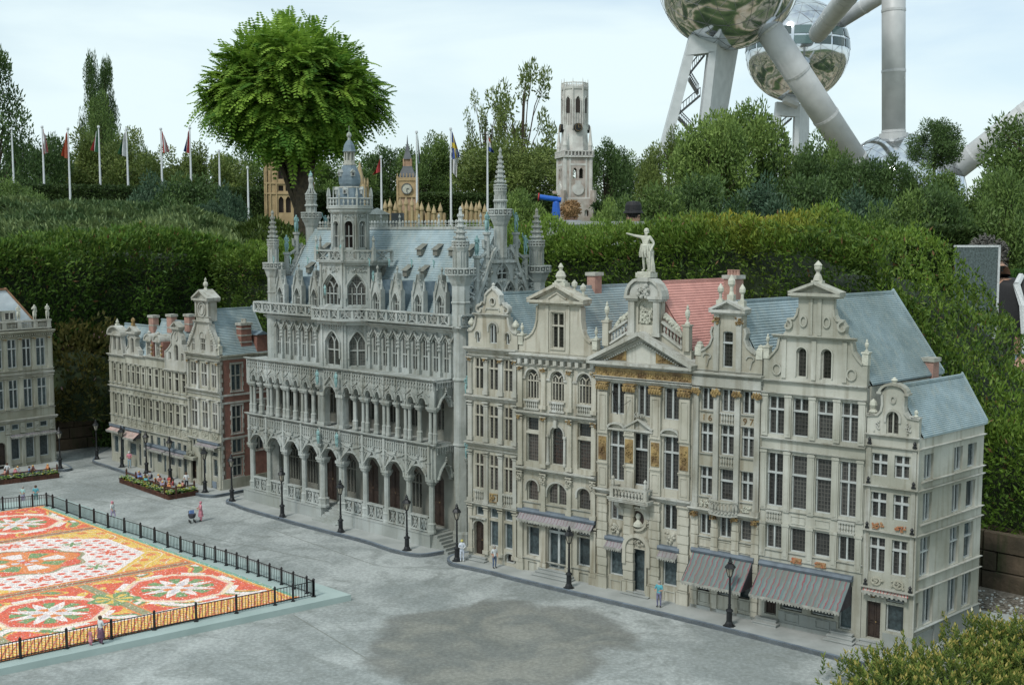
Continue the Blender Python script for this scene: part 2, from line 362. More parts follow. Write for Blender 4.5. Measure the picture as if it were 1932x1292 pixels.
def awning(par, x0, x1, z0, z1, out, mt, n=18, box=True, boxm=None, label=None, side=True, rib=None):
    """cloth awning falling from z1 at the wall to z0 at 'out' in front; box and scalloped valance are its pieces"""
    m = MB(); k = 9
    for j in range(k):
        a, b = j/k, (j+1)/k
        sag = lambda t: -.10*math.sin(math.pi*t)
        for i in range(n):
            xa, xb = x0+(x1-x0)*i/n, x0+(x1-x0)*(i+1)/n
            rp = lambda i_, t: .02*math.sin(i_*2.1)*t
            P = lambda xx, t, i_: (xx, -out*t-.12, z1+(z0-z1)*t+sag(t)+rp(i_, t))
            m.quad(P(xa,a,i), P(xa,b,i), P(xb,b,i+1), P(xb,a,i+1))
            lo = lambda p: (p[0], p[1]+.01, p[2]-.04)
            m.quad(lo(P(xa,a,i)), lo(P(xb,a,i+1)), lo(P(xb,b,i+1)), lo(P(xa,b,i)))
    o = m.build('awning', mt, par)
    v = MB(); q = n*2
    for i in range(q):
        xa, xb = x0+(x1-x0)*i/q, x0+(x1-x0)*(i+1)/q; d = .16+(.09 if i % 2 else 0)
        v.box(xa,xb,-out-.15,-out-.11,z0-d,z0+.01)
    v.build('valance', TRIMCLOTH, o)
    if side:
        s_ = MB()
        for x in (x0, x1): s_.add([(x,-.1,z1-.05),(x,-out-.12,z0-.02),(x,-.1,z0-.02),(x+.03,-.1,z1-.05),(x+.03,-out-.12,z0-.02),(x+.03,-.1,z0-.02)],[(0,1,2),(5,4,3),(0,3,4,1),(1,4,5,2),(2,5,3,0)])
        s_.build('side_cloth', SIDECLOTH, o)
    if box:
        b_ = MB(); b_.ext([(0.02,z1-.12),(-.28,z1-.12),(-.36,z1+.05),(-.26,z1+.22),(.02,z1+.26)][::-1], x0-.12, x1+.12)
        b_.build('awning_box', boxm or BOXM, o)
    if label: o['label'] = label
    return o
def stripes(name, a, b, period, c=None):
    m = bpy.data.materials.new(name); m.use_nodes = True; t = m.node_tree; bs = t.nodes['Principled BSDF']; bs.inputs['Roughness'].default_value = .9
    g = t.nodes.new('ShaderNodeTexCoord'); sx = t.nodes.new('ShaderNodeSeparateXYZ'); t.links.new(g.outputs['Object'], sx.inputs[0])
    n = t.nodes.new('ShaderNodeTexNoise'); n.inputs['Scale'].default_value = 60; t.links.new(g.outputs['Object'], n.inputs['Vector'])
    ad = t.nodes.new('ShaderNodeMath'); ad.operation = 'MULTIPLY_ADD'; ad.inputs[1].default_value = .012; t.links.new(n.outputs['Fac'], ad.inputs[0]); t.links.new(sx.outputs[0], ad.inputs[2])
    md = t.nodes.new('ShaderNodeMath'); md.operation = 'MODULO'; md.inputs[1].default_value = period*S
    a1 = t.nodes.new('ShaderNodeMath'); a1.inputs[1].default_value = 40*period*S; t.links.new(ad.outputs[0], a1.inputs[0]); t.links.new(a1.outputs[0], md.inputs[0])
    r = t.nodes.new('ShaderNodeValToRGB'); r.color_ramp.interpolation = 'CONSTANT'
    dv = t.nodes.new('ShaderNodeMath'); dv.operation = 'DIVIDE'; dv.inputs[1].default_value = period*S; t.links.new(md.outputs[0], dv.inputs[0]); t.links.new(dv.outputs[0], r.inputs[0])
    e = r.color_ramp.elements; e[0].color = (*a, 1); e[1].position = .22; e[1].color = (*b, 1)
    e2 = e.new(.62); e2.color = (*(c or b), 1)
    n2 = t.nodes.new('ShaderNodeTexNoise'); n2.inputs['Scale'].default_value = 25; n2.inputs['Detail'].default_value = 5; t.links.new(g.outputs['Object'], n2.inputs['Vector'])
    mx_ = t.nodes.new('ShaderNodeMix'); mx_.data_type = 'RGBA'; mx_.inputs[7].default_value = (.13, .13, .11, 1)
    rr = t.nodes.new('ShaderNodeMapRange'); rr.inputs[1].default_value = .42; rr.inputs[2].default_value = .75; rr.inputs[4].default_value = .75; t.links.new(n2.outputs['Fac'], rr.inputs[0])
    t.links.new(rr.outputs[0], mx_.inputs[0]); t.links.new(r.outputs[0], mx_.inputs[6]); t.links.new(mx_.outputs[2], bs.inputs['Base Color'])
    return m
AWN = stripes('faded_striped_cloth', (.20, .075, .085), (.11, .155, .155), .40, (.15, .185, .175))
AWN2 = stripes('red_white_striped_cloth', (.36, .06, .05), (.45, .38, .34), .22)
AWN3 = stripes('mauve_striped_cloth', (.19, .12, .14), (.25, .235, .24), .3)
TRIMCLOTH = mat('valance_cloth', (.34, .34, .30), (.2, .2, .18), .9, 80)
SIDECLOTH = mat('dark_side_cloth', (.06, .055, .06), (.04, .035, .04), .9, 60)
BOXM = mat('blue_grey_awning_box', (.13, .16, .19), (.09, .11, .13), .6, 40)

def gable_roof(par, x0, x1, zr, ze, D, mt, y0=.55, xr=None, ov=.12, name='roof', courses=24, label=None, sh=True):
    """ridge runs from front to back; slates laid as overlapping courses"""
    m = MB(); xr = (x0+x1)/2 if xr is None else xr
    courses = int(courses*1.35)
    for side in (0, 1):
        xe = (x0-ov) if side == 0 else (x1+ov)
        for i in range(courses):
            a, b = i/courses, (i+1)/courses
            xa, za = xe+(xr-xe)*a, ze+(zr-ze)*a; xb, zb = xe+(xr-xe)*b, ze+(zr-ze)*b
            m.add([(xa,y0,za+.1),(xa,D,za+.1),(xb,D,zb+.02),(xb,y0,zb+.02),(xa,y0,za-.05),(xa,D,za-.05)],
                  [(0,1,2,3),(0,4,5,1),(0,3,4),(1,5,2)])
    m.quad((x0,y0,ze-.05),(x1,y0,ze-.05),(xr,y0,zr-.05),(xr,y0,zr-.05)); 
    m.add([(x0,D,ze-.1),(x1,D,ze-.1),(xr,D,zr)], [(0,1,2)])
    m.box(xr-.12,xr+.12,y0,D+.05,zr-.05,zr+.12)
    for xe in (x0-ov, x1+ov):      # back verge
        m.add([(xe,D-.02,ze),(xr,D-.02,zr+.05),(xr,D+.15,zr+.05),(xe,D+.15,ze),(xe,D-.02,ze+.22),(xr,D-.02,zr+.27),(xr,D+.15,zr+.27),(xe,D+.15,ze+.22)],
              [(0,1,5,4),(2,3,7,6),(4,5,6,7),(3,0,4,7),(0,3,2,1)])
    if sh: m.xf(shear)
    o = m.build(name, mt, par)
    if label: o['label'] = label
    return o
def shear(x, y, z): return (x+SHX*y, SHY*y, z) if y > 0 else (x, y, z)
def chimney(par, x, y, z0, z1, w_, d_, bands=0, pots=0, mt=None, sh=True, capm=None):
    m = MB(); m.box(x-w_/2,x+w_/2,y-d_/2,y+d_/2,z0,z1); 
    if sh: m.xf(shear)
    o = m.build('chimney', mt or CHIMB, par)
    c = MB(); c.box(x-w_/2-.1,x+w_/2+.1,y-d_/2-.1,y+d_/2+.1,z1-.15,z1+.12)
    for i in range(bands):
        zb = z0+(z1-z0)*(i+.6)/(bands+.4); c.box(x-w_/2-.03,x+w_/2+.03,y-d_/2-.03,y+d_/2+.03,zb,zb+.14)
    if sh: c.xf(shear)
    c.build('chimney_cap', capm or TRIM, o)
    for i in range(pots):
        p = MB(); xx = x-w_/2+w_*(i+.5)/pots; p.lathe([(.13,0),(.1,.3),(.13,.34),(.13,.42)], xx, y, z1+.1, 8)
        if sh: p.xf(shear)
        p.build('chimney_pot', capm or CHIMB, o)
    return o
def body(par, x0, x1, D, z1, mt, y0=.6, sh=True, name='rear_wall', z0=0):
    m = MB(); m.box(x0,x1,y0,D,z0,z1)
    if sh: m.xf(shear)
    return m.build(name, mt, par)
def textmesh(name, body_, size, parent, loc, mt, depth=.03, rot=(R(90), 0, 0)):
    c = bpy.data.curves.new(name, 'FONT'); c.body = body_; c.size = size*S; c.extrude = depth*S; c.align_x = 'CENTER'
    o = bpy.data.objects.new(name, c); COL.objects.link(o)
    me = bpy.data.meshes.new_from_object(o.evaluated_get(bpy.context.evaluated_depsgraph_get())); bpy.data.objects.remove(o)
    me.materials.clear(); me.materials.append(mt)
    p = put(name, me, parent, loc); p.rotation_euler = rot; return p
# ================================================================ the row of guild houses on the right
G_ANG = R(-37.42); G_O = Vector((.0204, 3.6459, 0))
def rowpt(u, o=0, z=0): return G_O+Vector((math.cos(G_ANG), math.sin(G_ANG), 0))*u*S+Vector((-math.sin(G_ANG), math.cos(G_ANG), 0))*o*S+Vector((0, 0, z*S))
def settle(root, uc):
    for ch in root.children: ch.location.x -= uc*S
def house(name, label, uc, org=None, ang=None, group=None, cat='house'):
    org = G_O if org is None else org; ang = G_ANG if ang is None else ang
    t = thing(name, label, cat, org+Vector((math.cos(ang), math.sin(ang), 0))*uc*S, ang, group); return t
def hood(m, x0, x1, zs, rise, kind='r', wd=.14, y=-.1, leg=.3, y1=.03):
    a = arcline(x0-.07, x1+.07, zs, rise+.07, kind, 12)
    m.ribbon([(a[0][0], zs-leg)]+a+[(a[-1][0], zs-leg)], wd, y, y1)
def tri(m, xl, xr, zb, za, y0=-.45, y1=.3, wd=.22):
    """raking cornice with a flat base moulding"""
    c = (xl+xr)/2; h = wd/2
    for (p, q) in (((xl, zb+h), (c, za)), ((c, za), (xr, zb+h))):
        m.ribbon([p, q], wd, y0, y1); m.ribbon([(p[0], p[1]-wd*.8), (q[0], q[1]-wd*.8)], wd*.5, y0*.5, y1)
    m.box(xl, xr, y0, y1, zb-.12, zb+.08); m.box(xl+.12, xr-.12, y0*.6, y1, zb-.26, zb-.12)
def doorset(par, x0, x1, z0, z1, rise=0, n=2, label=None):
    m = MB(); c = (x0+x1)/2
    m.prism([(x0,z0),(x1,z0)]+(arcline(x0, x1, z1-rise, rise)[::-1] if rise else [(x1,z1),(x0,z1)]), .32, .4)
    for k in range(n):
        a = x0+(x1-x0)*k/n+.07; b = x0+(x1-x0)*(k+1)/n-.07
        for za, zb in ((z0+.15, z0+(z1-z0)*.4), (z0+(z1-z0)*.46, z1-rise-.12)):
            m.ribbon([(a,za),(b,za),(b,zb),(a,zb)], .05, .27, .33, True)
    o = m.build('door', DOORM, par); h = MB(); h.ball(c+.08, .26, z0+(z1-z0)*.43, .05); h.build('handle', GOLD, o)
    if label: o['label'] = label
    return o

# ---- first house, three storeys of crossed windows under a scrolled gable
def build_g1():
    H = house('gabled_house', 'narrow cream gabled house with small scrolled top, next to the long grey arcaded building', -2.6, group='guild houses of the long row')
    cols = [(-4.40,-3.52), (-2.93,-2.02), (-1.42,-.56)]
    holes = []; W = []
    for a, b in cols:
        for z0, z1, t in ((14.38,16.94,.69), (10.43,13.13,.68), (6.23,9.13,.68)):
            holes.append((a,b,z0,z1)); W.append((a,b,z0,z1,'cross',t,0,GLASS))
    for a, b in cols[1:]: holes += [(a,b,1.62,3.73), (a,b,3.93,4.76)]; W += [(a,b,1.62,3.73,'plain',.7,0,GLASS2), (a,b,3.93,4.76,'plain',.5,0,GLASS2)]
    holes += [(-4.4,-3.52,3.95,4.72), (-4.56,-3.42,.66,3.5,.45), (-1.31,-.41,.5,1.3,.3)]; W += [(-4.4,-3.52,3.95,4.72,'plain',.5,0,GLASS2), (-1.31,-.41,.5,1.3,'plain',.5,.3,GLASS)]
    m = MB(); facade(m, [(0,-5.15,-.04),(17.45,-5.15,-.04)], holes); m.build('front_wall', STONE, H)
    for a, b, z0, z1, k, t, r, g in W: window(H, a, b, z0, z1, k, t, r, gm=g, y=.17 if k == 'cross' else .3, fm=STONE if k == 'cross' else PAINT)
    doorset(H, -4.56, -3.42, .66, 3.5, .45)
    px = [-4.87, -3.22, -1.72, -.3]
    for z0, z1 in ((14.0,17.0), (10.15,13.4), (5.1,9.35), (1.5,4.9)):
        for x in px:
            m = MB(); w_ = .42 if x != -.3 else .36; pilaster(m, x, w_, z0 if z1 > 5 else .9, z1, .16); m.build('pilaster', TRIM if z0 > 5 else STONE, H)
            if z0 == 14.0: g = MB(); carve(g, x, 16.78, .5, .3, -.22, .1, 6, 3); g.build('capital', GOLD, H)
    for z, h, p in ((17.4,.4,.5), (16.97,.22,.2), (13.5,.4,.4), (9.75,.32,.42), (4.8,.28,.36), (9.4,.16,.16)):
        m = MB(); m.mould(-5.3 if p > .3 else -5.15, .02, z, h, p); m.build('cornice' if z > 17 else 'stone_ledge', TRIM, H)
    for a, b in (cols[0], cols[2]):
        m = MB(); m.box(a-.1,b+.1,-.14,0,5.1,5.22); m.box(a-.1,b+.1,-.16,0,6.0,6.15); balusters(m, a, b, 5.22, 6.0, -.08, 4, .09); m.build('balustrade', TRIM, H)
    g = MB(); g.ribbon([(-2.85,5.3),(-2.1,5.3),(-2.1,5.95),(-2.85,5.95)], .08, -.1, 0, True); carve(g, -2.48, 5.62, .5, .45, -.02, .1, 9); g.build('carved_panel', GOLD, H)
    m = MB(); hood(m, -4.56, -3.42, 3.05, .5); m.box(-4.9,-3.1,-.35,0,3.78,3.9); m.build('door_hood', TRIM, H)
    m = MB(); hood(m, -1.31, -.41, 1.0, .33); m.build('cellar_hood', TRIM, H)
    steps(H, -4.75, -3.3, 3, .2, .3)
    m = MB(); P = [(17.6,-5.1,-.1),(19.1,-5.1,-.1),(19.15,-4.7,-.5),(19.35,-4.5,-.72),(19.7,-4.33,-.9),(20.3,-4.22,-1.0),(20.3,-4.05,-1.05),(20.95,-3.95,-1.2),(21.0,-3.62,-1.5),(21.3,-3.38,-1.78),(21.8,-3.28,-1.88),(22.0,-3.3,-1.86),(22.3,-3.0,-2.15),(22.5,-2.7,-2.45)]
    facade(m, P, [(-2.9,-2.17,18.15,19.75,.36),(-4.28,-3.92,18.15,19.0,.18),(-1.24,-.88,18.15,19.0,.18),(-2.7,-2.46,21.35,21.75,.12)], .4); g_ = m.build('gable', STONE, H)
    window(H, -2.9,-2.17,18.15,19.75, 'mull', .5, .36, y=.25); window(H, -4.28,-3.92,18.15,19.0, 'plain', .5, .18, y=.25); window(H, -1.24,-.88,18.15,19.0, 'plain', .5, .18, y=.25)
    m = MB(); hood(m, -2.95,-2.12,19.4,.4); hood(m, -4.3,-3.9,18.85,.2,wd=.1); hood(m, -1.26,-.86,18.85,.2,wd=.1); m.mould(-4.5,-.82,20.3,.24,.28); m.mould(-5.2,0,17.6,.14,.1)
    L = [(p[1], p[0]) for p in P]; Rr = [(p[2], p[0]) for p in P]
    m.ribbon(L[1:6], .16, -.14, .45); m.ribbon(Rr[1:6], .16, -.14, .45); m.ribbon(L[9:]+[(-2.58,22.62)]+Rr[9:][::-1], .16, -.14, .45)
    for sx, s_ in ((-3.85, -1), (-1.25, 1)):
        scroll(m, sx, 20.85, .42, -s_, -.16, .3, .13, math.pi/2, 14)
        m.ribbon([(sx+s_*.3,21.05),(sx-s_*.1,21.25),(sx-s_*.25,21.45)], .14, -.14, .4)
    m.ribbon(arcline(-2.85,-2.3,21.5,.3)+arcline(-2.85,-2.3,21.5,-.3)[::-1], .08, -.1, 0, True); m.ribbon([(-3.3,20.75),(-3.2,20.95),(-1.95,20.95),(-1.85,20.75)], .1, -.1, 0)
    m.build('gable_moulding', TRIM, H)
    m = MB(); m.lathe([(.12,0),(.2,.1),(.1,.2),(.16,.3),(.02,.45)], -2.58, .1, 22.55, 8); m.build('finial', TRIM, H)
    for x in (-4.85, -.38, ):
        m = MB(); m.box(x-.2,x+.2,-.05,.4,19.1,19.3); m.lathe([(.1,0),(.1,.15),(.28,.3),(.3,.45),(.15,.68),(.02,.82)], x, .15, 19.3, 8); m.build('finial', STATUE, H)
    gable_roof(H, -5.1, -.02, 22.1, 17.7, 10, SLATE, .35, courses=20); body(H, -5.1, -.02, 10, 17.65, STONE2, .55)
    settle(H, -2.6); return H
build_g1()

# ---- second house: arcaded windows, concave gable
def build_g2():
    H = house('gabled_house', 'cream house with round arched windows and tall concave gable carrying a stepped pediment', 3.72, group='guild houses of the long row')
    C = [(.77,1.96), (3.13,4.36), (5.64,6.86)]
    holes = [(a,b,14.03,16.4,.55) for a, b in C]+[(.77,1.96,9.05,11.3),(.77,1.96,11.5,12.6),(5.64,6.86,9.0,11.3),(5.64,6.86,11.5,12.6),(3.13,4.34,9.05,12.1,.6)]
    holes += [(.83,1.97,5.93,7.62,.5),(2.83,4.74,5.93,7.67,.9),(5.66,6.85,5.88,7.6,.5)]
    holes += [(.83,2.04,1.5,3.85),(.83,2.04,4.0,4.6),(5.64,6.88,1.5,3.75),(5.64,6.88,3.9,4.45),(2.85,4.7,.82,4.55,.85)]
    holes += [(.95,1.85,.25,1.05),(5.85,6.75,.25,1.0)]
    m = MB(); facade(m, [(0,-.03,7.46),(17.2,-.03,7.46)], holes); m.build('front_wall', STONE, H)
    for h in holes[:11]:
        h = (h+(0,))[:5]; k = 'quad' if h[2] > 14 else 'plain'
        if h[0] == 2.83: k = 'mull'
        window(H, *h[:4], k, .6, h[4], fm=STONE2 if h[2] < 14 else STONE, mw=.1 if k == 'quad' else .15, gm=GLASS)
    for h in holes[11:15]: window(H, *h[:4], 'plain', .6, 0, gm=GLASS2, y=.4)
    window(H, 2.85,4.7,.82,4.55,'cross',.78,.85,gm=GLASS2,y=.4,mw=.18)
    for h in holes[16:]:
        m = MB(); m.box(h[0],h[1],.12,.3,h[2],h[3]); m.build('cellar_panel', STONE2, H)
    for x in (.28, 2.54, 4.98, 7.2):
        for z0, z1 in ((13.35,16.6), (8.75,12.8)):
            m = MB(); pilaster(m, x, .42, z0, z1, .2); m.build('pilaster', STONE, H)
            g = MB(); carve(g, x, z1-.2, .5, .38, -.24, .12, 8, 5); g.build('capital', GOLD, H)
        m = MB(); pilaster(m, x, .4, 5.3, 8.3, .2, cap=.3); carve(m, x, 7.85, .5, .8, -.2, .16, 12, 8); m.build('pilaster', STONE, H)
        m = MB(); pilaster(m, x, .5, .9, 4.7, .18); m.box(x-.34,x+.34,-.22,0,0,1.2); m.build('pilaster', STONE, H)
    for a, b in C:
        m = MB(); m.box(a-.15,b+.15,-.18,0,13.2,13.32); m.box(a-.15,b+.15,-.2,0,13.88,14.02); balusters(m, a, b, 13.32, 13.88, -.1, 6, .085); m.build('balustrade', TRIM, H)
    m = MB()
    for a, b in C: hood(m, a, b, 15.85, .55, leg=.05); m.box(a-.4,a-.02,-.13,0,15.6,15.76); m.box(b+.02,b+.4,-.13,0,15.6,15.76)
    hood(m, 3.13, 4.34, 11.5, .6); hood(m, .83,1.97,7.12,.5); hood(m, 2.83,4.74,6.77,.9); hood(m, 5.66,6.85,7.1,.5); m.box(3.6,3.86,-.3,0,12.0,12.6)
    m.build('arch_moulding', TRIM, H)
    for x in (2.95, 4.53):
        m = MB(); m.lathe([(.17,0),(.17,.15),(.12,.25),(.1,2.1),(.16,2.2),(.16,2.35)], x, -.12, 9.05, 8); m.build('column', TRIM, H)
    for z, h, p, a, b in ((17.2,.42,.62,-.5,7.5), (16.62,.2,.2,-.03,7.46), (12.75,.34,.5,-.15,7.5), (8.35,.3,.5,-.1,7.48), (4.95,.22,.25,0,7.4), (5.75,.14,.14,0,7.4), (1.2,.14,.14,0,7.4)):
        m = MB(); m.mould(a, b, z, h, p)
        if z == 17.2:
            for i in range(11): m.box(.2+i*.68,.5+i*.68,-.42,0,16.85,17.2)
        m.build('cornice' if z > 17 else 'stone_ledge', TRIM, H)
    steps(H, 2.3, 5.1, 4, .2, .28)
    awning(H, .25, 7.3, 4.55, 5.1, .55, AWN3, 26, True)
    P = [(17.6,.05,7.4),(18.3,.05,7.4),(18.3,.45,6.95),(18.75,.6,6.8),(18.95,1.05,6.45),(19.25,1.4,6.2),(19.7,1.66,6.02),(20.3,1.82,5.92),(21.35,1.86,5.88),(21.55,1.9,5.9)]
    m = MB(); facade(m, P, [(3.2,4.33,18.15,20.85)], .45); m.build('gable', STONE, H)
    window(H, 3.2,4.33,18.15,20.85,'cross',.64,y=.25,fm=STONE)
    m = MB(); tri(m, 1.15, 6.4, 21.75, 23.0, -.5, .7); m.prism([(1.5,21.7),(6.0,21.7),(3.75,22.8)], -.05, .5); m.ribbon([(2.9,21.95),(3.75,22.42),(4.6,21.95)], .1, -.16, -.04)
    L = [(p[1], p[0]) for p in P]; Rr = [(p[2], p[0]) for p in P]; m.ribbon(L[3:9], .15, -.12, .5); m.ribbon(Rr[3:9], .15, -.12, .5)
    m.box(2.6,2.95,-.1,0,17.7,21.4); m.box(4.55,4.9,-.1,0,17.7,21.4); m.ribbon([(3.1,18.05),(4.43,18.05),(4.43,20.95),(3.1,20.95)], .1, -.1, 0, True); m.mould(.02,7.42,17.62,.16,.1)
    m.build('gable_moulding', STONE, H)
    m = MB(); m.box(3.25,4.4,0,.7,22.7,23.15); m.box(3.4,4.25,.05,.6,23.15,23.3); m.lathe([(.4,0),(.3,.15),(.42,.35),(.3,.65),(.12,.8),(.14,.95),(.22,1.05),(.05,1.35)], 3.82, .3, 23.3, 8); m.build('finial', STATUE, H)
    for x, z in ((4.95,22.2),(5.75,21.95),): 
        m = MB(); m.box(x-.24,x+.24,.3,.75,z-.3,z+.35); m.lathe([(.12,0),(.08,.2),(.22,.4),(.24,.6),(.03,.85)], x, .5, z+.35, 8); m.build('finial', STATUE, H)
    for x in (.25, 7.18):
        m = MB(); m.box(x-.22,x+.22,-.1,.4,18.25,18.95); m.box(x-.28,x+.28,-.16,.46,18.95,19.08); urn(m, x, .15, 19.08, .9, .5); m.build('urn', STATUE, H)
    gable_roof(H, 0, 7.42, 22.75, 17.5, 10, SLATE, .4, courses=22); body(H, 0, 7.42, 10, 17.4, STONE2, .55)
    chimney(H, 3.75, 4.0, 22.0, 23.75, .75, .75)
    settle(H, 3.72); return H
build_g2()

# ---- third house: giant pilasters, pediment, aedicule
def build_g3():
    H = house('pedimented_house', 'ornate cream house with gilded capitals, wide triangular pediment, balcony and pink tiled roof', 11.4, group='guild houses of the long row')
    holes = [(8.6,9.87,13.58,15.9),(10.9,12.0,13.58,15.9),(13.15,14.45,13.58,15.9),(8.57,9.85,8.57,12.35),(10.5,11.87,8.45,12.35),(13.14,14.42,8.5,12.37),
             (8.65,9.75,5.6,7.4),(13.2,14.32,5.55,7.4),(8.6,9.8,1.36,4.0),(13.2,14.36,1.38,4.0),(10.5,11.76,.42,3.69)]
    m = MB(); facade(m, [(0,7.46,15.5),(16.1,7.46,15.5)], holes); m.build('front_wall', STONE, H)
    for i, h in enumerate(holes[:10]):
        window(H, *h, ['mull','mull','mull','cross','tcross','cross','mull','mull','plain','plain'][i], [.5,.5,.5,.7,.69,.7,.5,.5,.5,.5][i], gm=GLASS if i < 8 else GLASS2, fm=PAINT, mw=.12)
    window(H, *holes[10], 'plain', gm=GLASS2, y=.4, name='glazed_door')
    for x in (8.05, 10.38, 12.58, 14.95):
        m = MB(); w_ = .86; m.box(x-w_/2,x+w_/2,-.3,.02,12.1,15.2); m.ribbon([(x-.26,12.35),(x+.26,12.35),(x+.26,15.0),(x-.26,15.0)], .06, -.35, -.29, True)
        m.box(x-w_/2,x+w_/2,-.22,.02,7.95,12.1); m.mould(x-w_/2-.05,x+w_/2+.05,12.0,.16,.12,-.22); m.mould(x-w_/2-.05,x+w_/2+.05,9.7,.2,.12,-.22); m.ribbon([(x-.26,8.2),(x+.26,8.2),(x+.26,9.5),(x-.26,9.5)], .06, -.27, -.2, True)
        m.build('pilaster', STONE, H)
        g = MB()
        for k in range(9):
            a = x-w_/2-.05+(w_+.1)*(k+.5)/9
            g.ball(a, -.38-.05*(k % 2), 15.5+.16*(k % 2), .12, .17, 5)
        for k in (-1, 1): scroll(g, x+k*.42, 15.72, .17, k, -.5, -.2, .09, 1.5, 9)
        g.box(x-.5,x+.5,-.44,0,15.86,15.96); g.build('capital', GOLD, H)
        g = MB(); g.box(x-.34,x+.34,-.28,-.2,10.1,11.85); carve(g, x, 10.98, .5, 1.5, -.26, .1, 14, 6); g.build('gilded_panel', GOLD, H)
        m = MB()
        for k in range(9): m.box(x-.42-.04*(k%2),x+.42+.04*(k%2),-.26,.02,1.35+k*.68,1.35+k*.68+.6)
        m.box(x-.38,x+.38,-.2,.02,1.2,7.4); m.box(x-.48,x+.48,-.3,.02,0,1.25); m.mould(x-.48,x+.48,1.1,.2,.08,-.28); m.mould(x-.5,x+.5,7.2,.3,.22,-.2); m.build('rusticated_pier', STONE, H)
    for z, h, p, mt in ((15.98,.3,.32,TRIM), (16.42,.55,.28,GOLD), (17.05,.42,.7,TRIM), (7.5,.42,.4,TRIM), (16.28,.14,.42,TRIM)):
        m = MB(); 
        if mt is GOLD:
            m.box(7.4,15.5,-.3,.02,16.42,17.05)
            for k in range(40): m.ball(7.55+k*.2, -.3, 16.7+.1*math.sin(k*2.3), .1, .14, 5)
            m.build('gilded_frieze', GOLD, H)
        else: m.mould(7.3 if p > .3 else 7.4, 15.55, z, h, p); m.build('cornice' if z > 17 else 'stone_ledge', mt, H)
    m = MB()
    m.ribbon(arcline(8.5,9.95,12.55,.4), .14, -.3, 0); m.box(8.4,10.0,-.25,0,12.42,12.56); m.ribbon(arcline(13.05,14.5,12.55,.4), .14, -.3, 0); m.box(12.98,14.6,-.25,0,12.42,12.56)
    m.ribbon([(9.95,12.72),(11.2,13.42),(12.42,12.72)], .16, -.42, 0); m.box(9.95,12.42,-.38,0,12.5,12.66); m.prism([(10.1,12.66),(12.3,12.66),(11.2,13.3)], -.1, 0); carve(m, 11.2, 13.7, 1.3, .4, -.25, .2, 12)
    m.ribbon([(10.42,8.4),(10.42,12.4),(11.95,12.4),(11.95,8.4)], .13, -.12, 0)
    m.build('window_hood', TRIM, H)
    m = MB(); m.box(9.2,12.55,-1.15,0,7.3,7.42); m.mould(9.1,12.6,7.42,.2,.1,-1.15); m.box(9.1,12.6,-1.2,0,7.42,7.6); m.box(9.3,12.45,-1.12,-.85,8.25,8.4)
    for x in (9.42, 12.3): m.box(x-.14,x+.14,-1.12,-.85,7.6,8.25); m.box(x-.1,x+.1,-.9,0,8.26,8.38)
    balusters(m, 9.6, 12.15, 7.6, 8.25, -.98, 9, .12)
    for x in (9.75, 12.0): m.ext([(-.95,7.3),(-.9,7.0),(-.4,6.6),(-.25,6.1),(.02,6.1),(.02,7.3)][::-1], x-.22, x+.22)
    for x in (9.5, 12.25): m.lathe([(.12,0),(.15,.2),(.1,.5),(.14,.62),(.03,.8)], x, -1.0, 8.4, 7)
    m.build('balcony', TRIM, H)
    m = MB(); cx = 11.1
    for r_, wd, y in ((.78,.16,-.22),(.6,.1,-.12)): m.ribbon([(cx+r_*math.cos(i*math.pi/10), 6.0+r_*1.08*math.sin(i*math.pi/10)) for i in range(20)], wd, y, 0, True)
    carve(m, cx-.95, 5.9, .5, 1.0, -.05, .16, 10); carve(m, cx+.95, 5.9, .5, 1.0, -.05, .16, 10); m.build('medallion', STONE, H)
    m = MB(); m.lathe([(.38,0),(.34,.2),(.16,.38),(.1,.48),(.19,.6),(.2,.78),(.12,.92),(.02,.97)], cx, -.02, 5.45, 10); m.build('bust', STATUE, H)
    m = MB(); m.prism([(cx+.56*math.cos(i*math.pi/10), 6.0+.6*math.sin(i*math.pi/10)) for i in range(20)], -.02, .02); m.build('niche', DOORM, H)
    m = MB(); hood(m, 10.15, 12.1, 3.75, .95, wd=.28, y=-.4, leg=1.2); m.ribbon([(10.4,.4),(10.4,3.78),(11.86,3.78),(11.86,.4)], .16, -.2, 0); carve(m, 11.12, 4.2, 1.2, .5, -.06, .18, 14); m.box(9.95,10.3,-.35,0,0,1.1); m.box(11.95,12.3,-.35,0,0,1.1); m.build('door_hood', STONE, H)
    for x in (9.2, 13.75): m = MB(); carve(m, x, 5.0, .9, .7, -.02, .16, 16, 4); m.build('carved_wreath', STONE, H)
    steps(H, 10.2, 12.05, 4, .13, .28)
    awning(H, 8.45, 9.95, 3.62, 4.15, .45, AWN3, 8, side=False); awning(H, 13.0, 14.55, 3.62, 4.15, .45, AWN3, 8, side=False)
    for a in (8.75, 13.35): m = MB(); m.ribbon([(a,.25),(a+.9,.25),(a+.9,1.0),(a,1.0)], .1, -.06, 0, True); m.build('cellar_panel', STONE2, H)
    # pediment and attic
    m = MB(); m.prism([(7.2,17.5),(15.5,17.5),(11.35,19.45)], -.1, .8); m.build('tympanum', STONE2, H)
    m = MB(); tri(m, 6.95, 15.75, 17.45, 19.72, -.85, .9, .26)
    for s_ in (-1, 1):
        for k in range(22):
            t = (k+.5)/22; x = 11.35+s_*4.1*t; z = 19.4-1.95*t-.32; m.box(x-.06,x+.06,-.35,-.1,z-.08,z+.04)
    m.build('pediment', TRIM, H)
    for a, b in ((7.9,10.0), (12.5,14.6)): g = MB(); g.prism([(a,17.62),(b,17.62),(b if a < 9 else a,18.4 if a < 9 else 18.35)], -.16, -.08); carve(g, (a+b)/2+(.4 if a < 9 else -.4), 17.85, 1.1, .25, -.14, .1, 9); g.build('gilded_relief', GOLD, H)
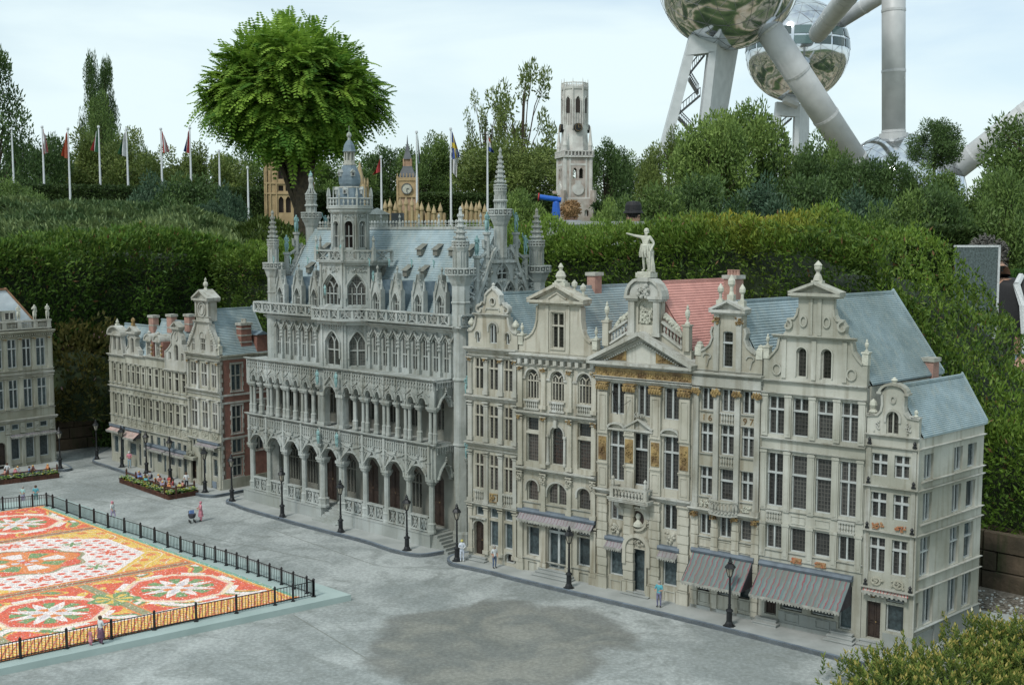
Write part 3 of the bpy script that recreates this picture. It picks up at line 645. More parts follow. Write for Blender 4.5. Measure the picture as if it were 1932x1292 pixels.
    m = MB(); facade(m, [(17.5,7.8,15.15),(18.6,7.8,15.15),(18.6,8.3,14.5),(19.6,9.9,12.9),(19.6,10.05,12.7),(22.3,10.05,12.7)], [(10.75,12.0,20.3,22.1,.5)], .5, .25); m.build('attic_wall', STONE, H)
    m = MB(); m.box(10.7,12.05,.45,.6,20.2,22.1); carve(m, 11.38, 21.0, 1.0, 1.1, .42, .2, 26); m.ribbon([(11.0,20.5),(11.05,21.3),(11.7,21.3),(11.75,20.5)], .1, .2, .4); m.build('cartouche', STATUE, H)
    m = MB()
    for x in (10.32, 12.42): m.box(x-.26,x+.26,-.05,.3,19.7,22.1); m.box(x-.33,x+.33,-.12,.35,19.5,19.75)
    for x0, x1 in ((9.8,11.0), (11.75,12.98)): m.box(x0,x1,-.25,.8,22.2,22.42); m.box(x0+.08,x1-.08,-.15,.7,22.05,22.2)
    m.ribbon([(9.9,22.4),(9.98,22.8),(10.2,23.2),(10.55,23.5),(10.95,23.62)], .22, -.2, .8); m.ribbon([(12.88,22.4),(12.8,22.8),(12.55,23.2),(12.2,23.5),(11.85,23.62)], .22, -.2, .8)
    m.prism([(10.1,22.4),(12.7,22.4),(12.5,23.1),(12.0,23.5),(10.8,23.5),(10.3,23.1)], 0, .7); m.box(10.95,11.85,-.25,.75,23.45,23.75); m.box(11.05,11.7,-.12,.1,22.3,23.45); carve(m, 11.38, 22.75, .9, .9, -.1, .2, 18); m.build('aedicule', TRIM, H)
    m = MB(); m.box(10.75,12.0,-.2,.8,23.75,24.1); m.box(10.85,11.9,-.12,.72,24.1,24.16); m.build('statue_base', STATUE, H)
    for a, b, za, zb in ((8.35,9.95,18.75,19.75), (14.45,12.8,18.75,19.75)):
        m = MB(); m.ribbon([(a,za),(b,zb)], .14, .1, .5); m.ribbon([(a,za+.85),(b,zb+.85)], .16, .05, .55); balusters(m, a, b, za, za+.85, .3, 6, .11, z0b=zb, z1b=zb+.85); m.build('sloping_balustrade', TRIM, H)
        m = MB(); s_ = 1 if b > a else -1
        for k in range(26):
            t = random.random(); x = a+s_*(.35+1.25*t); z = za+1.0+t*1.0+random.uniform(0, .55)*(1-abs(t-.4)); m.ball(x, .4+random.uniform(-.1,.1), z+.1, random.uniform(.1,.17), None, 5)
        m.ribbon([(a+s_*.2,za+.95),(a+s_*.5,za+1.5),(a+s_*1.0,za+2.0),(a+s_*1.55,zb+1.4)], .2, .3, .5); m.build('carved_garland', STATUE, H)
    for x in (8.06, 14.82):
        m = MB(); m.box(x-.26,x+.26,0,.5,18.6,20.35); m.box(x-.32,x+.32,-.06,.56,20.35,20.48); m.build('urn_pillar', STONE, H)
        m = MB(); urn(m, x, .25, 20.48, 1.45, .42); m.build('urn', STATUE, H)
    p = MB(); p.tube([(8.9,-.2,15.3),(10.2,-1.6,13.9)], .05, 6); p.tube([(10.0,-1.4,14.1),(10.6,-.1,14.9)], .02, 4); p.build('flag_staff', IRON, H)
    gable_roof(H, 7.5, 15.48, 23.35, 17.4, 9.4, PINKTILE, .9, courses=24); body(H, 7.5, 15.48, 9.4, 17.3, STONE2, .6)
    chimney(H, 14.2, 6.3, 20.5, 23.7, 1.0, .9, 0, 4)
    settle(H, 11.4); return H
build_g3()

# ---- fourth house: dated 1697
def build_g4():
    H = house('gabled_house', 'cream house dated 1697 with gilded capitals, curved balcony and narrow pedimented gable', 18.15, group='guild houses of the long row')
    C = [(16.15,17.08), (17.7,18.7), (19.3,20.24)]
    holes = []; K = []
    for i, (a, b) in enumerate(C):
        for z0, z1, k, t in ((14.57,16.15,'mull',.5), (11.55,13.65,'cross',.66), (8.5 if i != 1 else 8.3,10.55,'cross' if i != 1 else 'trans',.63), (5.68,7.15,'mull' if i < 2 else 'plain',.5)):
            holes.append((a,b,z0,z1)); K.append((k, t))
    holes += [(16.0,17.2,1.6,4.3), (17.5,20.4,1.5,4.3)]
    m = MB(); facade(m, [(0,15.52,20.78),(16.4,15.52,20.78)], holes); m.build('front_wall', STONE, H)
    for h, (k, t) in zip(holes, K): window(H, *h, k, t, fm=PAINT, mw=.12)
    window(H, *holes[-2], 'plain', gm=GLASS2, y=.4); window(H, *holes[-1], 'mull', gm=GLASS2, y=.4)
    for x in (15.83, 17.4, 19.0, 20.5):
        m = MB(); pilaster(m, x, .4, 7.6, 16.2, .2, cap=.5); m.build('pilaster', TRIM, H)
        g = MB(); 
        for k in range(7): g.ball(x-.3+.1*k, -.3-.04*(k%2), 15.85+.16*(k%2), .1, .15, 5)
        carve(g, x, 15.9, .5, .5, -.22, .16, 8); g.build('capital', GOLD, H)
        m = MB()
        for k in range(9): m.box(x-.26-.03*(k%2),x+.26+.03*(k%2),-.18,.02,.9+k*.68,.9+k*.68+.62)
        m.box(x-.24,x+.24,-.12,.02,0,7.0); m.build('rusticated_pier', STONE, H)
        g = MB(); carve(g, x, 7.15, .62, .4, -.2, .24, 12, 2); g.build('capital', GOLD, H)
    for z, h, p in ((16.95,.36,.55), (16.3,.2,.22), (16.6,.12,.26)):
        m = MB(); m.mould(15.35 if p > .5 else 15.5, 20.9 if p > .5 else 20.78, z, h, p); m.build('cornice' if p > .5 else 'stone_ledge', TRIM, H)
    m = MB(); m.ext([(.02,16.3),(-.3,16.3),(-.3,16.95),(.02,16.95)][::-1], 15.52, 20.78); m.build('entablature', TRIM, H)
    m = MB(); m.ext([(.02,7.35),(-.35,7.38),(-.48,7.55),(-.4,7.62),(.02,7.64)][::-1], 15.35, 20.8); m.slab([(17.0,-.4),(17.3,-.7),(17.9,-.9),(18.5,-.9),(19.0,-.7),(19.3,-.4)], 7.38, 7.6); m.build('stone_ledge', TRIM, H)
    m = MB(); pts = [(17.15,-.45),(17.5,-.78),(18.0,-.92),(18.45,-.92),(18.9,-.78),(19.2,-.45)]
    m.tube([(x,y,8.4) for x,y in pts], .09, 6); 
    for i in range(10):
        t = i/9*5; k = min(4, int(t)); f = t-k; x = pts[k][0]*(1-f)+pts[k+1][0]*f; y = pts[k][1]*(1-f)+pts[k+1][1]*f; m.lathe([(p*.2, q*.75) for p, q in BAL], x, y, 7.6, 6)
    m.build('balcony', TRIM, H)
    for zz in ((10.75,11.45),(13.75,14.45)):
        m = MB(); m.box(17.65,18.75,-.12,0,zz[0]-.06,zz[0]); m.box(17.65,18.75,-.14,0,zz[1],zz[1]+.08); balusters(m, 17.7, 18.7, zz[0], zz[1], -.06, 5, .09); m.build('balustrade', TRIM, H)
    for i, (a, b) in enumerate(C):
        for zz in (14.5, 13.7, 11.48, 10.6, 5.55, 8.4):
            if i == 1 and zz == 8.4: continue
            m = MB(); m.mould(a-.06, b+.06, zz-.06, .1, .14); m.build('sill', TRIM, H)
        m = MB(); m.ribbon([(a,4.85),(b,4.85),(b,5.4),(a,5.4)], .07, -.06, 0, True); m.build('stone_panel', STONE, H)
    for a in (16.6, 19.75): m = MB(); carve(m, a, 7.95, .8, .45, -.02, .14, 12); m.build('carved_garland', STATUE, H)
    textmesh('date_numerals', '1 6', .62, H, (16.62, -.03, 13.85), GOLD); textmesh('date_numerals', '9 7', .62, H, (19.78, -.03, 13.85), GOLD)
    awning(H, 15.75, 20.35, 2.65, 4.45, 1.8, AWN, 22)
    m = MB(); m.box(15.52,20.78,-.12,0,0,.5); m.build('plinth', PLINTH, H)
    for a in (16.1, 19.2): m = MB(); m.box(a-.05,a+1.05,-.03,.35,.55,1.6); m.ribbon([(a+.1,.75),(a+.9,.75),(a+.9,1.45),(a+.1,1.45)], .09, -.12, 0, True); m.build('cellar_panel', STONE2, H)
    # gable
    P = [(17.3,15.62,20.72),(18.7,15.62,20.72),(18.75,16.1,20.25),(18.9,16.4,19.95),(19.2,16.75,19.6),(19.7,16.95,19.4),(20.1,16.85,19.5),(20.45,16.95,19.4),(20.5,17.05,19.3),(21.5,17.05,19.3)]
    m = MB(); facade(m, P, [(17.74,18.5,17.68,20.2,.12)], .45); m.build('gable', STONE, H); window(H, 17.74,18.5,17.68,20.2,'trans',.68,.12,y=.25,fm=PAINT)
    m = MB(); L = [(p[1], p[0]) for p in P]; Rr = [(p[2], p[0]) for p in P]; m.ribbon(L[2:8], .14, -.12, .5); m.ribbon(Rr[2:8], .14, -.12, .5)
    tri(m, 16.8, 19.55, 21.6, 22.3, -.4, .6, .16); m.prism([(17.0,21.6),(19.35,21.6),(18.18,22.2)], 0, .5)
    for x in (17.3, 19.0): m.box(x-.2,x+.2,-.16,0,17.4,21.4)
    for x in (16.55, 19.85): m.ribbon(arcline(x-.3,x+.3,18.35,.22)+[(x+.12,18.2),(x,17.7)], .09, -.1, 0)
    m.mould(15.6,20.74,17.3,.16,.1); m.build('gable_moulding', TRIM, H)
    for x in (17.3, 19.05): g = MB(); carve(g, x, 20.95, .55, .5, -.14, .16, 9); g.build('capital', GOLD, H)
    for x, h, z in ((17.35,1.1,22.0), (19.0,1.1,22.0), (18.18,1.3,22.4)):
        m = MB(); m.box(x-.24,x+.24,.1,.5,z-.25,z+.32); m.lathe([(.16,0),(.1,.15),(.1,.4),(.2,.55),(.2,.75),(.02,1.05)], x, .3, z+.32, 8, h); m.build('pinnacle', STATUE, H)
    for x in (15.83, 20.5): m = MB(); m.box(x-.24,x+.24,-.06,.5,18.4,19.0); m.lathe([(.3,0),(.3,.08),(.22,.16),(.2,.3),(.02,.38)], x, .22, 19.0, 8); m.build('finial', STATUE, H)
    gable_roof(H, 15.5, 20.76, 22.2, 17.2, 9.4, SLATE, .45, courses=20); body(H, 15.5, 20.76, 9.4, 17.1, STONE2, .55)
    settle(H, 18.15); return H
build_g4()

# ---- fifth house: broad scrolled gable, long striped awning
def build_g5():
    H = house('gabled_house', 'broad pale house with large scrolled gable, two arched attic windows and long striped awning', 24.42, group='guild houses of the long row')
    C = [(21.24,22.38), (23.0,24.08), (24.7,25.78), (26.36,27.49)]
    holes = []; K = []
    for i, (a, b) in enumerate(C):
        mid = i in (1, 2)
        for z0, z1, k, t in ((13.4,16.0,'tcross' if mid else 'cross',.66), (8.46,12.14,'trans' if mid else 'cross',.63), (5.53,7.18,'plain' if mid else 'mull',.5)):
            holes.append((a,b,z0,z1)); K.append((k, t))
    holes += [(21.24,22.1,.9,3.9),(22.4,23.98,1.45,3.7),(24.6,26.2,1.5,3.7),(26.5,27.4,.92,3.9)]
    m = MB(); facade(m, [(0,20.8,28.02),(17.0,20.8,28.02)], holes); m.build('front_wall', STONE2, H)
    for h, (k, t) in zip(holes, K): window(H, *h, k, t, fm=PAINT, mw=.11)
    for h in holes[-3:-1]: window(H, *h, 'plain', gm=GLASS2, y=.4)
    doorset(H, *holes[-4]); window(H, *holes[-1], 'plain', gm=GLASS2, y=.4, name='glazed_door')
    for x in (21.0, 22.7, 24.4, 26.08, 27.75):
        m = MB()
        for z0, z1 in ((13.3,16.2),(8.2,12.35),(4.95,7.4)): m.box(x-.22,x+.22,-.12,.02,z0,z1); m.box(x-.27,x+.27,-.17,.02,z1-.2,z1-.05); m.box(x-.12,x+.12,-.15,-.1,z0+.2,z1-.35)
        m.build('pilaster', STONE2, H)
    for z, h, p in ((16.95,.2,.26), (16.1,.2,.24), (13.02,.18,.26), (12.3,.16,.2), (8.18,.12,.12), (7.25,.1,.12), (5.35,.12,.12), (4.85,.1,.1)):
        m = MB(); m.mould(20.78, 28.06, z, h, p); m.build('stone_ledge', TRIM, H)
    for a, b in (C[0], C[3]):
        m = MB(); m.box(a,b,-.12,0,7.36,7.46); m.box(a,b,-.14,0,8.05,8.18); balusters(m, a, b, 7.46, 8.05, -.05, 6, .085); m.build('balustrade', TRIM, H)
    for a, b in C[1:3]:
        m = MB(); m.ribbon([(a+.05,7.5),(b-.05,7.5),(b-.05,8.0),(a+.05,8.0)], .06, -.06, 0, True); m.build('stone_panel', STONE2, H)
        x = (a+b)/2; m = MB(); m.box(x-.34,x+.34,-.1,0,4.92,5.28); carve(m, x, 5.08, .75, .4, -.06, .1, 10); m.build('coloured_badge', BADGE, H, (0, 0, -.12))
    awning(H, 21.0, 27.35, 2.7, 4.4, 1.85, AWN, 30)
    m = MB(); m.box(20.8,28.02,-.16,0,0,.55); m.box(22.3,26.4,-.08,0,.55,1.35); m.build('plinth', PLINTH, H)
    for a in (22.8, 25.0): m = MB(); m.ribbon([(a,.7),(a+.95,.7),(a+.95,1.25),(a,1.25)], .09, -.15, -.05, True); m.build('cellar_panel', PLINTH, H)
    steps(H, 20.95, 22.2, 3, .24, .3, yb=-.16); steps(H, 26.3, 27.5, 4, .21, .28, yb=-.16)
    P = [(17.15,20.82,28.0),(18.55,20.82,28.0),(18.55,21.18,27.68),(18.9,21.5,27.35),(19.3,21.82,27.05),(20.0,21.95,26.92),(20.05,22.05,26.75),(20.45,22.35,26.5),(20.9,22.3,26.55),(21.25,22.5,26.3),(21.3,22.95,25.9),(21.6,23.15,25.72),(22.0,23.22,25.65),(22.85,23.22,25.65)]
    m = MB(); facade(m, P, [(23.2,23.87,17.4,19.4,.33),(24.92,25.6,17.38,19.38,.33)], .45); m.build('gable', STONE2, H)
    for a, b in ((23.2,23.87), (24.92,25.6)): window(H, a, b, 17.39, 19.39, 'plain', .5, .33, y=.25, fm=STONE2)
    m = MB(); L = [(p[1], p[0]) for p in P]; Rr = [(p[2], p[0]) for p in P]; m.ribbon(L[2:6], .14, -.12, .5); m.ribbon(Rr[2:6], .14, -.12, .5); m.ribbon(L[9:13], .14, -.12, .5); m.ribbon(Rr[9:13], .14, -.12, .5)
    m.mould(21.5,27.3,20.0,.22,.36); tri(m, 22.65, 26.2, 22.95, 23.7, -.45, .6, .18); m.prism([(22.9,22.95),(25.95,22.95),(24.42,23.6)], 0, .5)
    scroll(m, 22.5, 20.85, .42, -1, -.18, .25, .13, 1.6, 16); scroll(m, 26.35, 20.85, .42, 1, -.18, .25, .13, 1.6, 16)
    for x, z, a, b in ((23.62,21.15,.22,.34), (25.22,21.15,.22,.34), (21.8,17.85,.3,.36), (26.98,17.85,.3,.36)):
        m.ribbon([(x+a*math.cos(i*math.pi/8), z+b*math.sin(i*math.pi/8)) for i in range(16)], .1, -.12, 0, True)
    for x in (22.3, 24.4, 26.5): m.box(x-.16,x+.16,-.1,0,17.3,19.9)
    for x in (24.1, 24.72): m.box(x-.14,x+.14,-.1,0,20.25,22.7)
    hood(m, 23.2,23.87,19.06,.33,wd=.09,leg=1.6); hood(m, 24.92,25.6,19.06,.33,wd=.09,leg=1.6); m.build('gable_moulding', STONE2, H)
    m = MB(); m.box(24.05,24.8,0,.5,23.45,23.85); m.lathe([(.34,0),(.24,.3),(.14,.45),(.12,.55),(.26,.75),(.26,.95),(.3,1.0),(.02,1.3)], 24.42, .25, 23.85, 8); m.build('finial', STATUE, H)
    for x in (21.0, 27.84): m = MB(); m.box(x-.2,x+.2,-.05,.45,18.5,19.25); m.box(x-.26,x+.26,-.1,.5,19.25,19.36); urn(m, x, .2, 19.36, .85, .5); m.build('urn', STATUE, H)
    gable_roof(H, 20.8, 28.0, 22.75, 17.25, 9.6, SLATE, .45, courses=34); body(H, 20.8, 28.0, 9.6, 17.1, STONE2, .55)
    chimney(H, 27.75, 8.4, 16.6, 18.3, .9, .8)
    settle(H, 24.42); return H
BADGE = mat('painted_red_badge', (.38, .12, .06), (.3, .2, .1), .6, 80)
build_g5()

# ---- corner house with plain side wall
def build_g6():
    H = house('corner_house', 'low pale corner house at the end of the row with plain windowed side wall', 29.7, group='guild houses of the long row')
    C = [(28.47,29.48), (29.92,30.95)]
    holes = []; K = []
    for a, b in C:
        for z0, z1, t in ((11.45,12.93,.6), (8.74,10.41,.65), (5.16,7.46,.71)): holes.append((a,b,z0,z1)); K.append(t)
    holes += [(28.39,29.32,.73,3.2),(29.65,30.8,1.42,3.2),(29.65,30.8,3.38,3.98),(29.72,30.6,.32,.86,.3)]
    m = MB(); facade(m, [(0,28.05,31.4),(14.05,28.05,31.4)], holes); m.build('front_wall', STONE2, H)
    for h, t in zip(holes, K): window(H, *h, 'cross', t, fm=PAINT, mw=.13)
    window(H, *holes[7], 'plain', gm=GLASS2, y=.35); window(H, *holes[8], 'plain', gm=GLASS2, y=.35); window(H, *holes[9][:4], 'plain', .5, .3, fm=PLINTH)
    doorset(H, *holes[6])
    for z, h, p in ((14.02,.16,.26), (13.3,.14,.2), (10.7,.16,.28), (7.78,.16,.28), (4.05,.16,.36)):
        m = MB(); m.mould(28.02, 31.5 if p > .2 else 31.42, z, h, p); m.build('stone_ledge', TRIM, H)
    for x in (28.3, 31.2):
        m = MB(); m.box(x-.13,x+.13,-.08,.02,4.3,13.3); m.build('corner_strip', TRIM, H)
        for z in (13.5, 10.95, 8.0, 4.25): m = MB(); m.box(x-.13,x+.13,-.14,0,z,z+.1); m.lathe([(.1,0),(.08,.12),(.12,.2),(.02,.34)], x, -.1, z+.1, 6); m.build('iron_ornament', IRON, H)
    for x in (28.97, 30.43):
        g = MB(); carve(g, x, 8.25, .8, .4, -.03, .12, 13); g.build('coloured_badge', BADGE, H)
        g = MB(); g.ribbon([(x+.3*math.cos(i*math.pi/5), 4.62+.24*math.sin(i*math.pi/5)) for i in range(10)], .12, -.1, 0, True); carve(g, x, 4.62, .85, .5, -.02, .1, 10); g.build('carved_wreath', STONE, H)
    m = MB(); carve(m, 28.85, 3.6, .7, .25, -.02, .1, 9); m.build('gilded_relief', GOLD, H)
    awning(H, 28.2, 31.15, 3.98, 4.1, .35, AWN2, 10, box=False, side=False)
    m = MB(); m.box(29.5,31.42,-.08,0,0,1.3); m.build('plinth', PLINTH, H); steps(H, 28.25, 29.4, 3, .22, .28)
    P = [(14.15,28.08,31.4),(15.35,28.08,31.4),(15.42,28.75,30.7),(15.7,28.98,30.48),(16.1,29.05,30.4),(16.75,29.02,30.42),(16.8,28.9,30.55),(17.05,29.15,30.3),(17.25,29.4,30.05),(17.35,29.6,29.85)]
    m = MB(); facade(m, P, [(29.33,30.13,14.22,15.72,.4)], .45); m.build('gable', STONE2, H); window(H, 29.33,30.13,14.22,15.72,'mull',.5,.4,y=.25,fm=STONE2,mw=.08)
    m = MB(); L = [(p[1], p[0]) for p in P]; Rr = [(p[2], p[0]) for p in P]; m.ribbon(L[1:6], .14, -.12, .5); m.ribbon(Rr[1:6], .14, -.12, .5); m.ribbon(arcline(28.85,30.6,16.85,.6), .16, -.2, .5); m.box(28.7,29.0,-.22,.5,16.78,16.92); m.box(30.45,30.76,-.22,.5,16.78,16.92)
    hood(m, 29.33,30.13,15.3,.42,wd=.14); m.box(28.03,28.6,-.12,.45,15.35,15.45); m.box(30.9,31.46,-.12,.45,15.35,15.45); carve(m, 28.75, 14.7, .4, .7, 0, .1, 8); carve(m, 30.7, 14.7, .4, .7, 0, .1, 8)
    m.ribbon([(29.73+.16*math.cos(i*math.pi/5), 16.45+.22*math.sin(i*math.pi/5)) for i in range(10)], .08, -.1, 0, True); m.build('gable_moulding', TRIM, H)
    m = MB(); m.lathe([(.2,0),(.12,.15),(.22,.3),(.02,.5)], 29.73, .1, 17.4, 8); m.build('finial', STATUE, H)
    for x in (28.4, 31.15): m = MB(); m.lathe([(.2,0),(.3,.12),(.15,.3),(.26,.55),(.22,.75),(.02,.95)], x, .15, 15.45, 8, 1 if x < 30 else .5); m.build('finial', STATUE, H)
    gable_roof(H, 28.05, 31.38, 17.25, 14.15, 8.85, SLATE, .45, courses=20)
    # side wall lies in the sheared plane through u = 31.4
    a = math.atan2(SHY, SHX); L_ = 8.7
    hs = [(.8,1.95,11.4,13.0),(4.65,5.8,11.4,13.0),(6.5,7.7,11.4,13.0),(.8,1.9,8.68,10.5),(4.55,5.75,8.65,10.5),(6.45,7.7,8.65,10.5),(.65,1.83,5.12,7.65),(4.45,5.67,5.15,7.65),(6.4,7.6,5.2,7.65),(.15,.68,1.85,3.5),(1.2,2.45,1.85,4.2),(4.4,5.72,1.85,4.25),(6.36,7.56,1.9,4.28)]
    m = MB(); facade(m, [(0,.02,L_),(14.1,.02,L_)], hs); sw = m.build('side_wall', STONE2, H, (31.4, 0, 0)); sw.rotation_euler = (0, 0, a)
    for i, h in enumerate(hs):
        o = window(sw, *h, ['mull','mull','plain','mull','mull','plain','cross','cross','trans','plain','mull','mull','mull'][i], .62, fm=PAINT, mw=.1, gm=GLASS2)
    for z, x0 in ((13.35,0), (11.2,.5), (10.68,0), (8.45,.5), (7.78,0), (4.95,.4), (4.2,0)):
        m = MB(); m.mould(x0, L_+.05, z, .14, .2); o = m.build('side_ledge', TRIM, H, (31.4, 0, 0)); o.rotation_euler = (0, 0, a)
    m = MB(); m.mould(0, L_+.05, 1.62, .14, .2); m.box(2.6,L_+.02,-.1,.02,0,1.62); m.box(0,2.6,-.05,.02,0,1.4); m.box(0,L_+.2,-.75,0,-.02,.28); o = m.build('side_plinth', PLINTH, H, (31.4, 0, 0)); o.rotation_euler = (0, 0, a)
    m = MB(); m.box(28.1,30.8,.6,8.6,0,14.05); m.xf(shear); m.build('rear_wall', STONE2, H)
    m = MB(); m.box(-.02,.06,-.06,.08,.2,14.2); o = m.build('downpipe', TRIM, H, (31.42, 0, 0))
    settle(H, 29.7); return H
build_g6()
# ================================================================ the gothic palace with its two arcades
K_O = Vector((-1.0752, 4.6215, 0)); K_ANG = R(-42.26)
def lancets(m, x0, x1, z0, z1, y, pitch=.34, d=.09, hd=True):
    n = max(1, round((x1-x0)/pitch)); p = (x1-x0)/n
    for i in range(n+1): x = x0+p*i; m.box(x-.035,x+.035,y-d,y,z0,z1)
    for i in range(n):
        a = x0+p*i; m.ribbon(arcline(a+.04, a+p-.04, z1-p*.75, p*.6, 'p', 6), .05, y-d, y)
        if hd: m.ribbon([(a+p/2-.09,z0+.12),(a+p/2,z0+.22),(a+p/2+.09,z0+.12)], .045, y-d, y)
def ogee(m, x0, x1, zs, rise, y, crock=True, top=.45, wd=.13):
    a = arcline(x0-.03, x1+.03, zs, rise+.06, 'r', 12); c = (x0+x1)/2
    m.ribbon(a, wd, y-.2, y+.02)
    q = arcline(x0-.2, x1+.2, zs+.02, rise+.24, 'p', 12); q[6] = (c, zs+rise+top)
    m.ribbon(q, .07, y-.24, y)
    if crock:
        for i in (2, 4, 8, 10): m.ball(q[i][0], y-.2, q[i][1]+.09, .09, None, 5)
        m.lathe([(.04,0),(.14,.12),(.05,.22),(.09,.32),(.01,.42)], c, y-.16, zs+rise+top-.02, 5)
def openpanel(m, x0, x1, z0, z1, y, seed=0, d=.14, wd=.075):
    """openwork of a parapet bay: two crossed waves and a small ring"""
    k = seed % 3; w_ = x1-x0; h = z1-z0
    f = lambda t, s_: (x0+w_*t, z0+h*(.5+s_*.5*math.cos(math.pi*t*(1 if k != 1 else 2))))
    m.ribbon([f(i/8, 1) for i in range(9)], wd, y, y+d); m.ribbon([f(i/8, -1) for i in range(9)], wd, y, y+d)
    if k == 2: m.ribbon([(x0+w_/2+.2*h*math.cos(a*math.pi/4), z0+h/2+.28*h*math.sin(a*math.pi/4)) for a in range(8)], wd*.8, y, y+d, True)
    else: m.ribbon([(x0+w_*.5,z0),(x0+w_*.62,z0+h*.5),(x0+w_*.5,z1)], wd*.8, y, y+d); m.ribbon([(x0+w_*.5,z0),(x0+w_*.38,z0+h*.5),(x0+w_*.5,z1)], wd*.8, y, y+d)
def parapet(par, x0, x1, z0, z1, y, n, d=.16, name='parapet', loc=None, rot=0, mt=None):
    m = MB(); m.box(x0,x1,y-.1,y+d+.1,z0-.12,z0); m.box(x0,x1,y-.12,y+d+.12,z1-.1,z1+.04); p = (x1-x0)/n
    for i in range(n+1):
        x = x0+p*i; m.box(x-.11,x+.11,y-.05,y+d+.05,z0,z1-.1)
    for i in range(n): openpanel(m, x0+p*i+.11, x0+p*(i+1)-.11, z0+.02, z1-.12, y, i)
    o = m.build(name, mt or KSTONE, par, loc); o.rotation_euler = (0, 0, rot); return o
def gcolumn(par, x, y, z0, z1, r=.24, double=False, cap=.55):
    m = MB()
    for dx in ((-.27, .27) if double else (0,)):
        rr = r*.8 if double else r
        m.lathe([(rr*1.5,0),(rr*1.5,.15),(rr*1.3,.3),(rr*1.3,.75),(rr*1.45,.8),(rr,.95),(rr*.98,z1-z0-cap),(rr*1.15,z1-z0-cap+.04)], x+dx, y, z0, 8, rot=.5)
    w_ = r*1.0+(.27 if double else 0)
    m.lathe([(1,0),(1.25,.1),(1.2,.2),(1.75,.42),(1.8,.55)], 0, 0, 0, 8, .0001)
    for k, (a, b) in enumerate(((.0,.1),(.12,.3),(.32,cap))):
        q = w_+.03+.08*k; qy = r+.03+.08*k; m.slab([(x-q,y-qy*.6),(x-q*.7,y-qy),(x+q*.7,y-qy),(x+q,y-qy*.6),(x+q,y+qy*.6),(x+q*.7,y+qy),(x-q*.7,y+qy),(x-q,y+qy*.6)], z1-cap+a*cap/.55, z1-cap+b*cap/.55 if k < 2 else z1)
    return m.build('column', KSTONE, par)
def pinnacle_turret(par, x, y, tiers, z0, gal1, shaft_r, gal2=None, ztop=29, label=None, sr=.62):
    """octagonal shaft with gallery rings and a crocketed stepped spire"""
    m = MB(); r = shaft_r
    m.lathe([(r,z0),(r,gal1-.9),(r*1.15,gal1-.7),(r*1.45,gal1-.15),(r*1.5,gal1)], x, y, 0, 8, rot=.5)
    m.lathe([(r*1.05,0),(r*1.12,.12),(r,.2)], x, y, z0+2.1, 8, rot=.5)
    o = m.build('corner_turret', KSTONE, par)
    def ring(z, rr, h):
        g = MB(); n = 8
        g.lathe([(rr,0),(rr,.12)], x, y, z, 8, rot=.5); g.lathe([(rr,0),(rr+.03,.06),(rr,.14)], x, y, z+h-.14, 8, rot=.5)
        for i in range(16):
            a = 2*math.pi*(i+.5)/16; g.lathe([(.07,0),(.07,h-.2)], x+(rr-.1)*math.cos(a), y+(rr-.1)*math.sin(a), z+.1, 4)
            a2 = a+math.pi/16; g.ball(x+(rr-.1)*math.cos(a2), y+(rr-.1)*math.sin(a2), z+h*.5, .1, .12, 4)
        g.lathe([(rr-.22,0),(rr-.22,h-.1)], x, y, z+.05, 8, rot=.5)
        g.build('turret_gallery', KSTONE, o)
    ring(gal1, r*1.75, .62); top = gal1+.5; r2 = r*.74
    if gal2:
        g = MB(); g.lathe([(r2,top),(r2*1.02,gal2-.4),(r2*1.3,gal2)], x, y, 0, 8, rot=.5)
        for i in range(8):
            a = 2*math.pi*i/8; g.box(x+r2*math.cos(a)-.06, x+r2*math.cos(a)+.06, y+r2*math.sin(a)-.06, y+r2*math.sin(a)+.06, top, gal2-.3)
        g.build('turret_shaft', KSTONE, o); ring(gal2, r2*1.35, .6); top = gal2+.5
    g = MB(); H_ = ztop-top; rr = r2*1.02
    for t in range(tiers):
        a = t/tiers; ra = rr*(1-a*.72); za = top+H_*.78*a; hh = H_*.78/tiers
        g.lathe([(ra*.86,0),(ra*.78,hh*.55),(ra*1.02,hh*.62),(ra*1.05,hh*.75),(ra*.7,hh)], x, y, za, 8, rot=.5)
        for i in range(8):
            an = 2*math.pi*(i+.5)/8; g.ball(x+ra*1.0*math.cos(an), y+ra*1.0*math.sin(an), za+hh*.8, .11*(1-a*.4), .14, 4)
    g.lathe([(rr*.3,0),(rr*.2,H_*.1),(.13,H_*.12),(.16,H_*.15),(.03,H_*.24)], x, y, top+H_*.78, 6)
    g.build('spire', KSTONE, o)
    return o

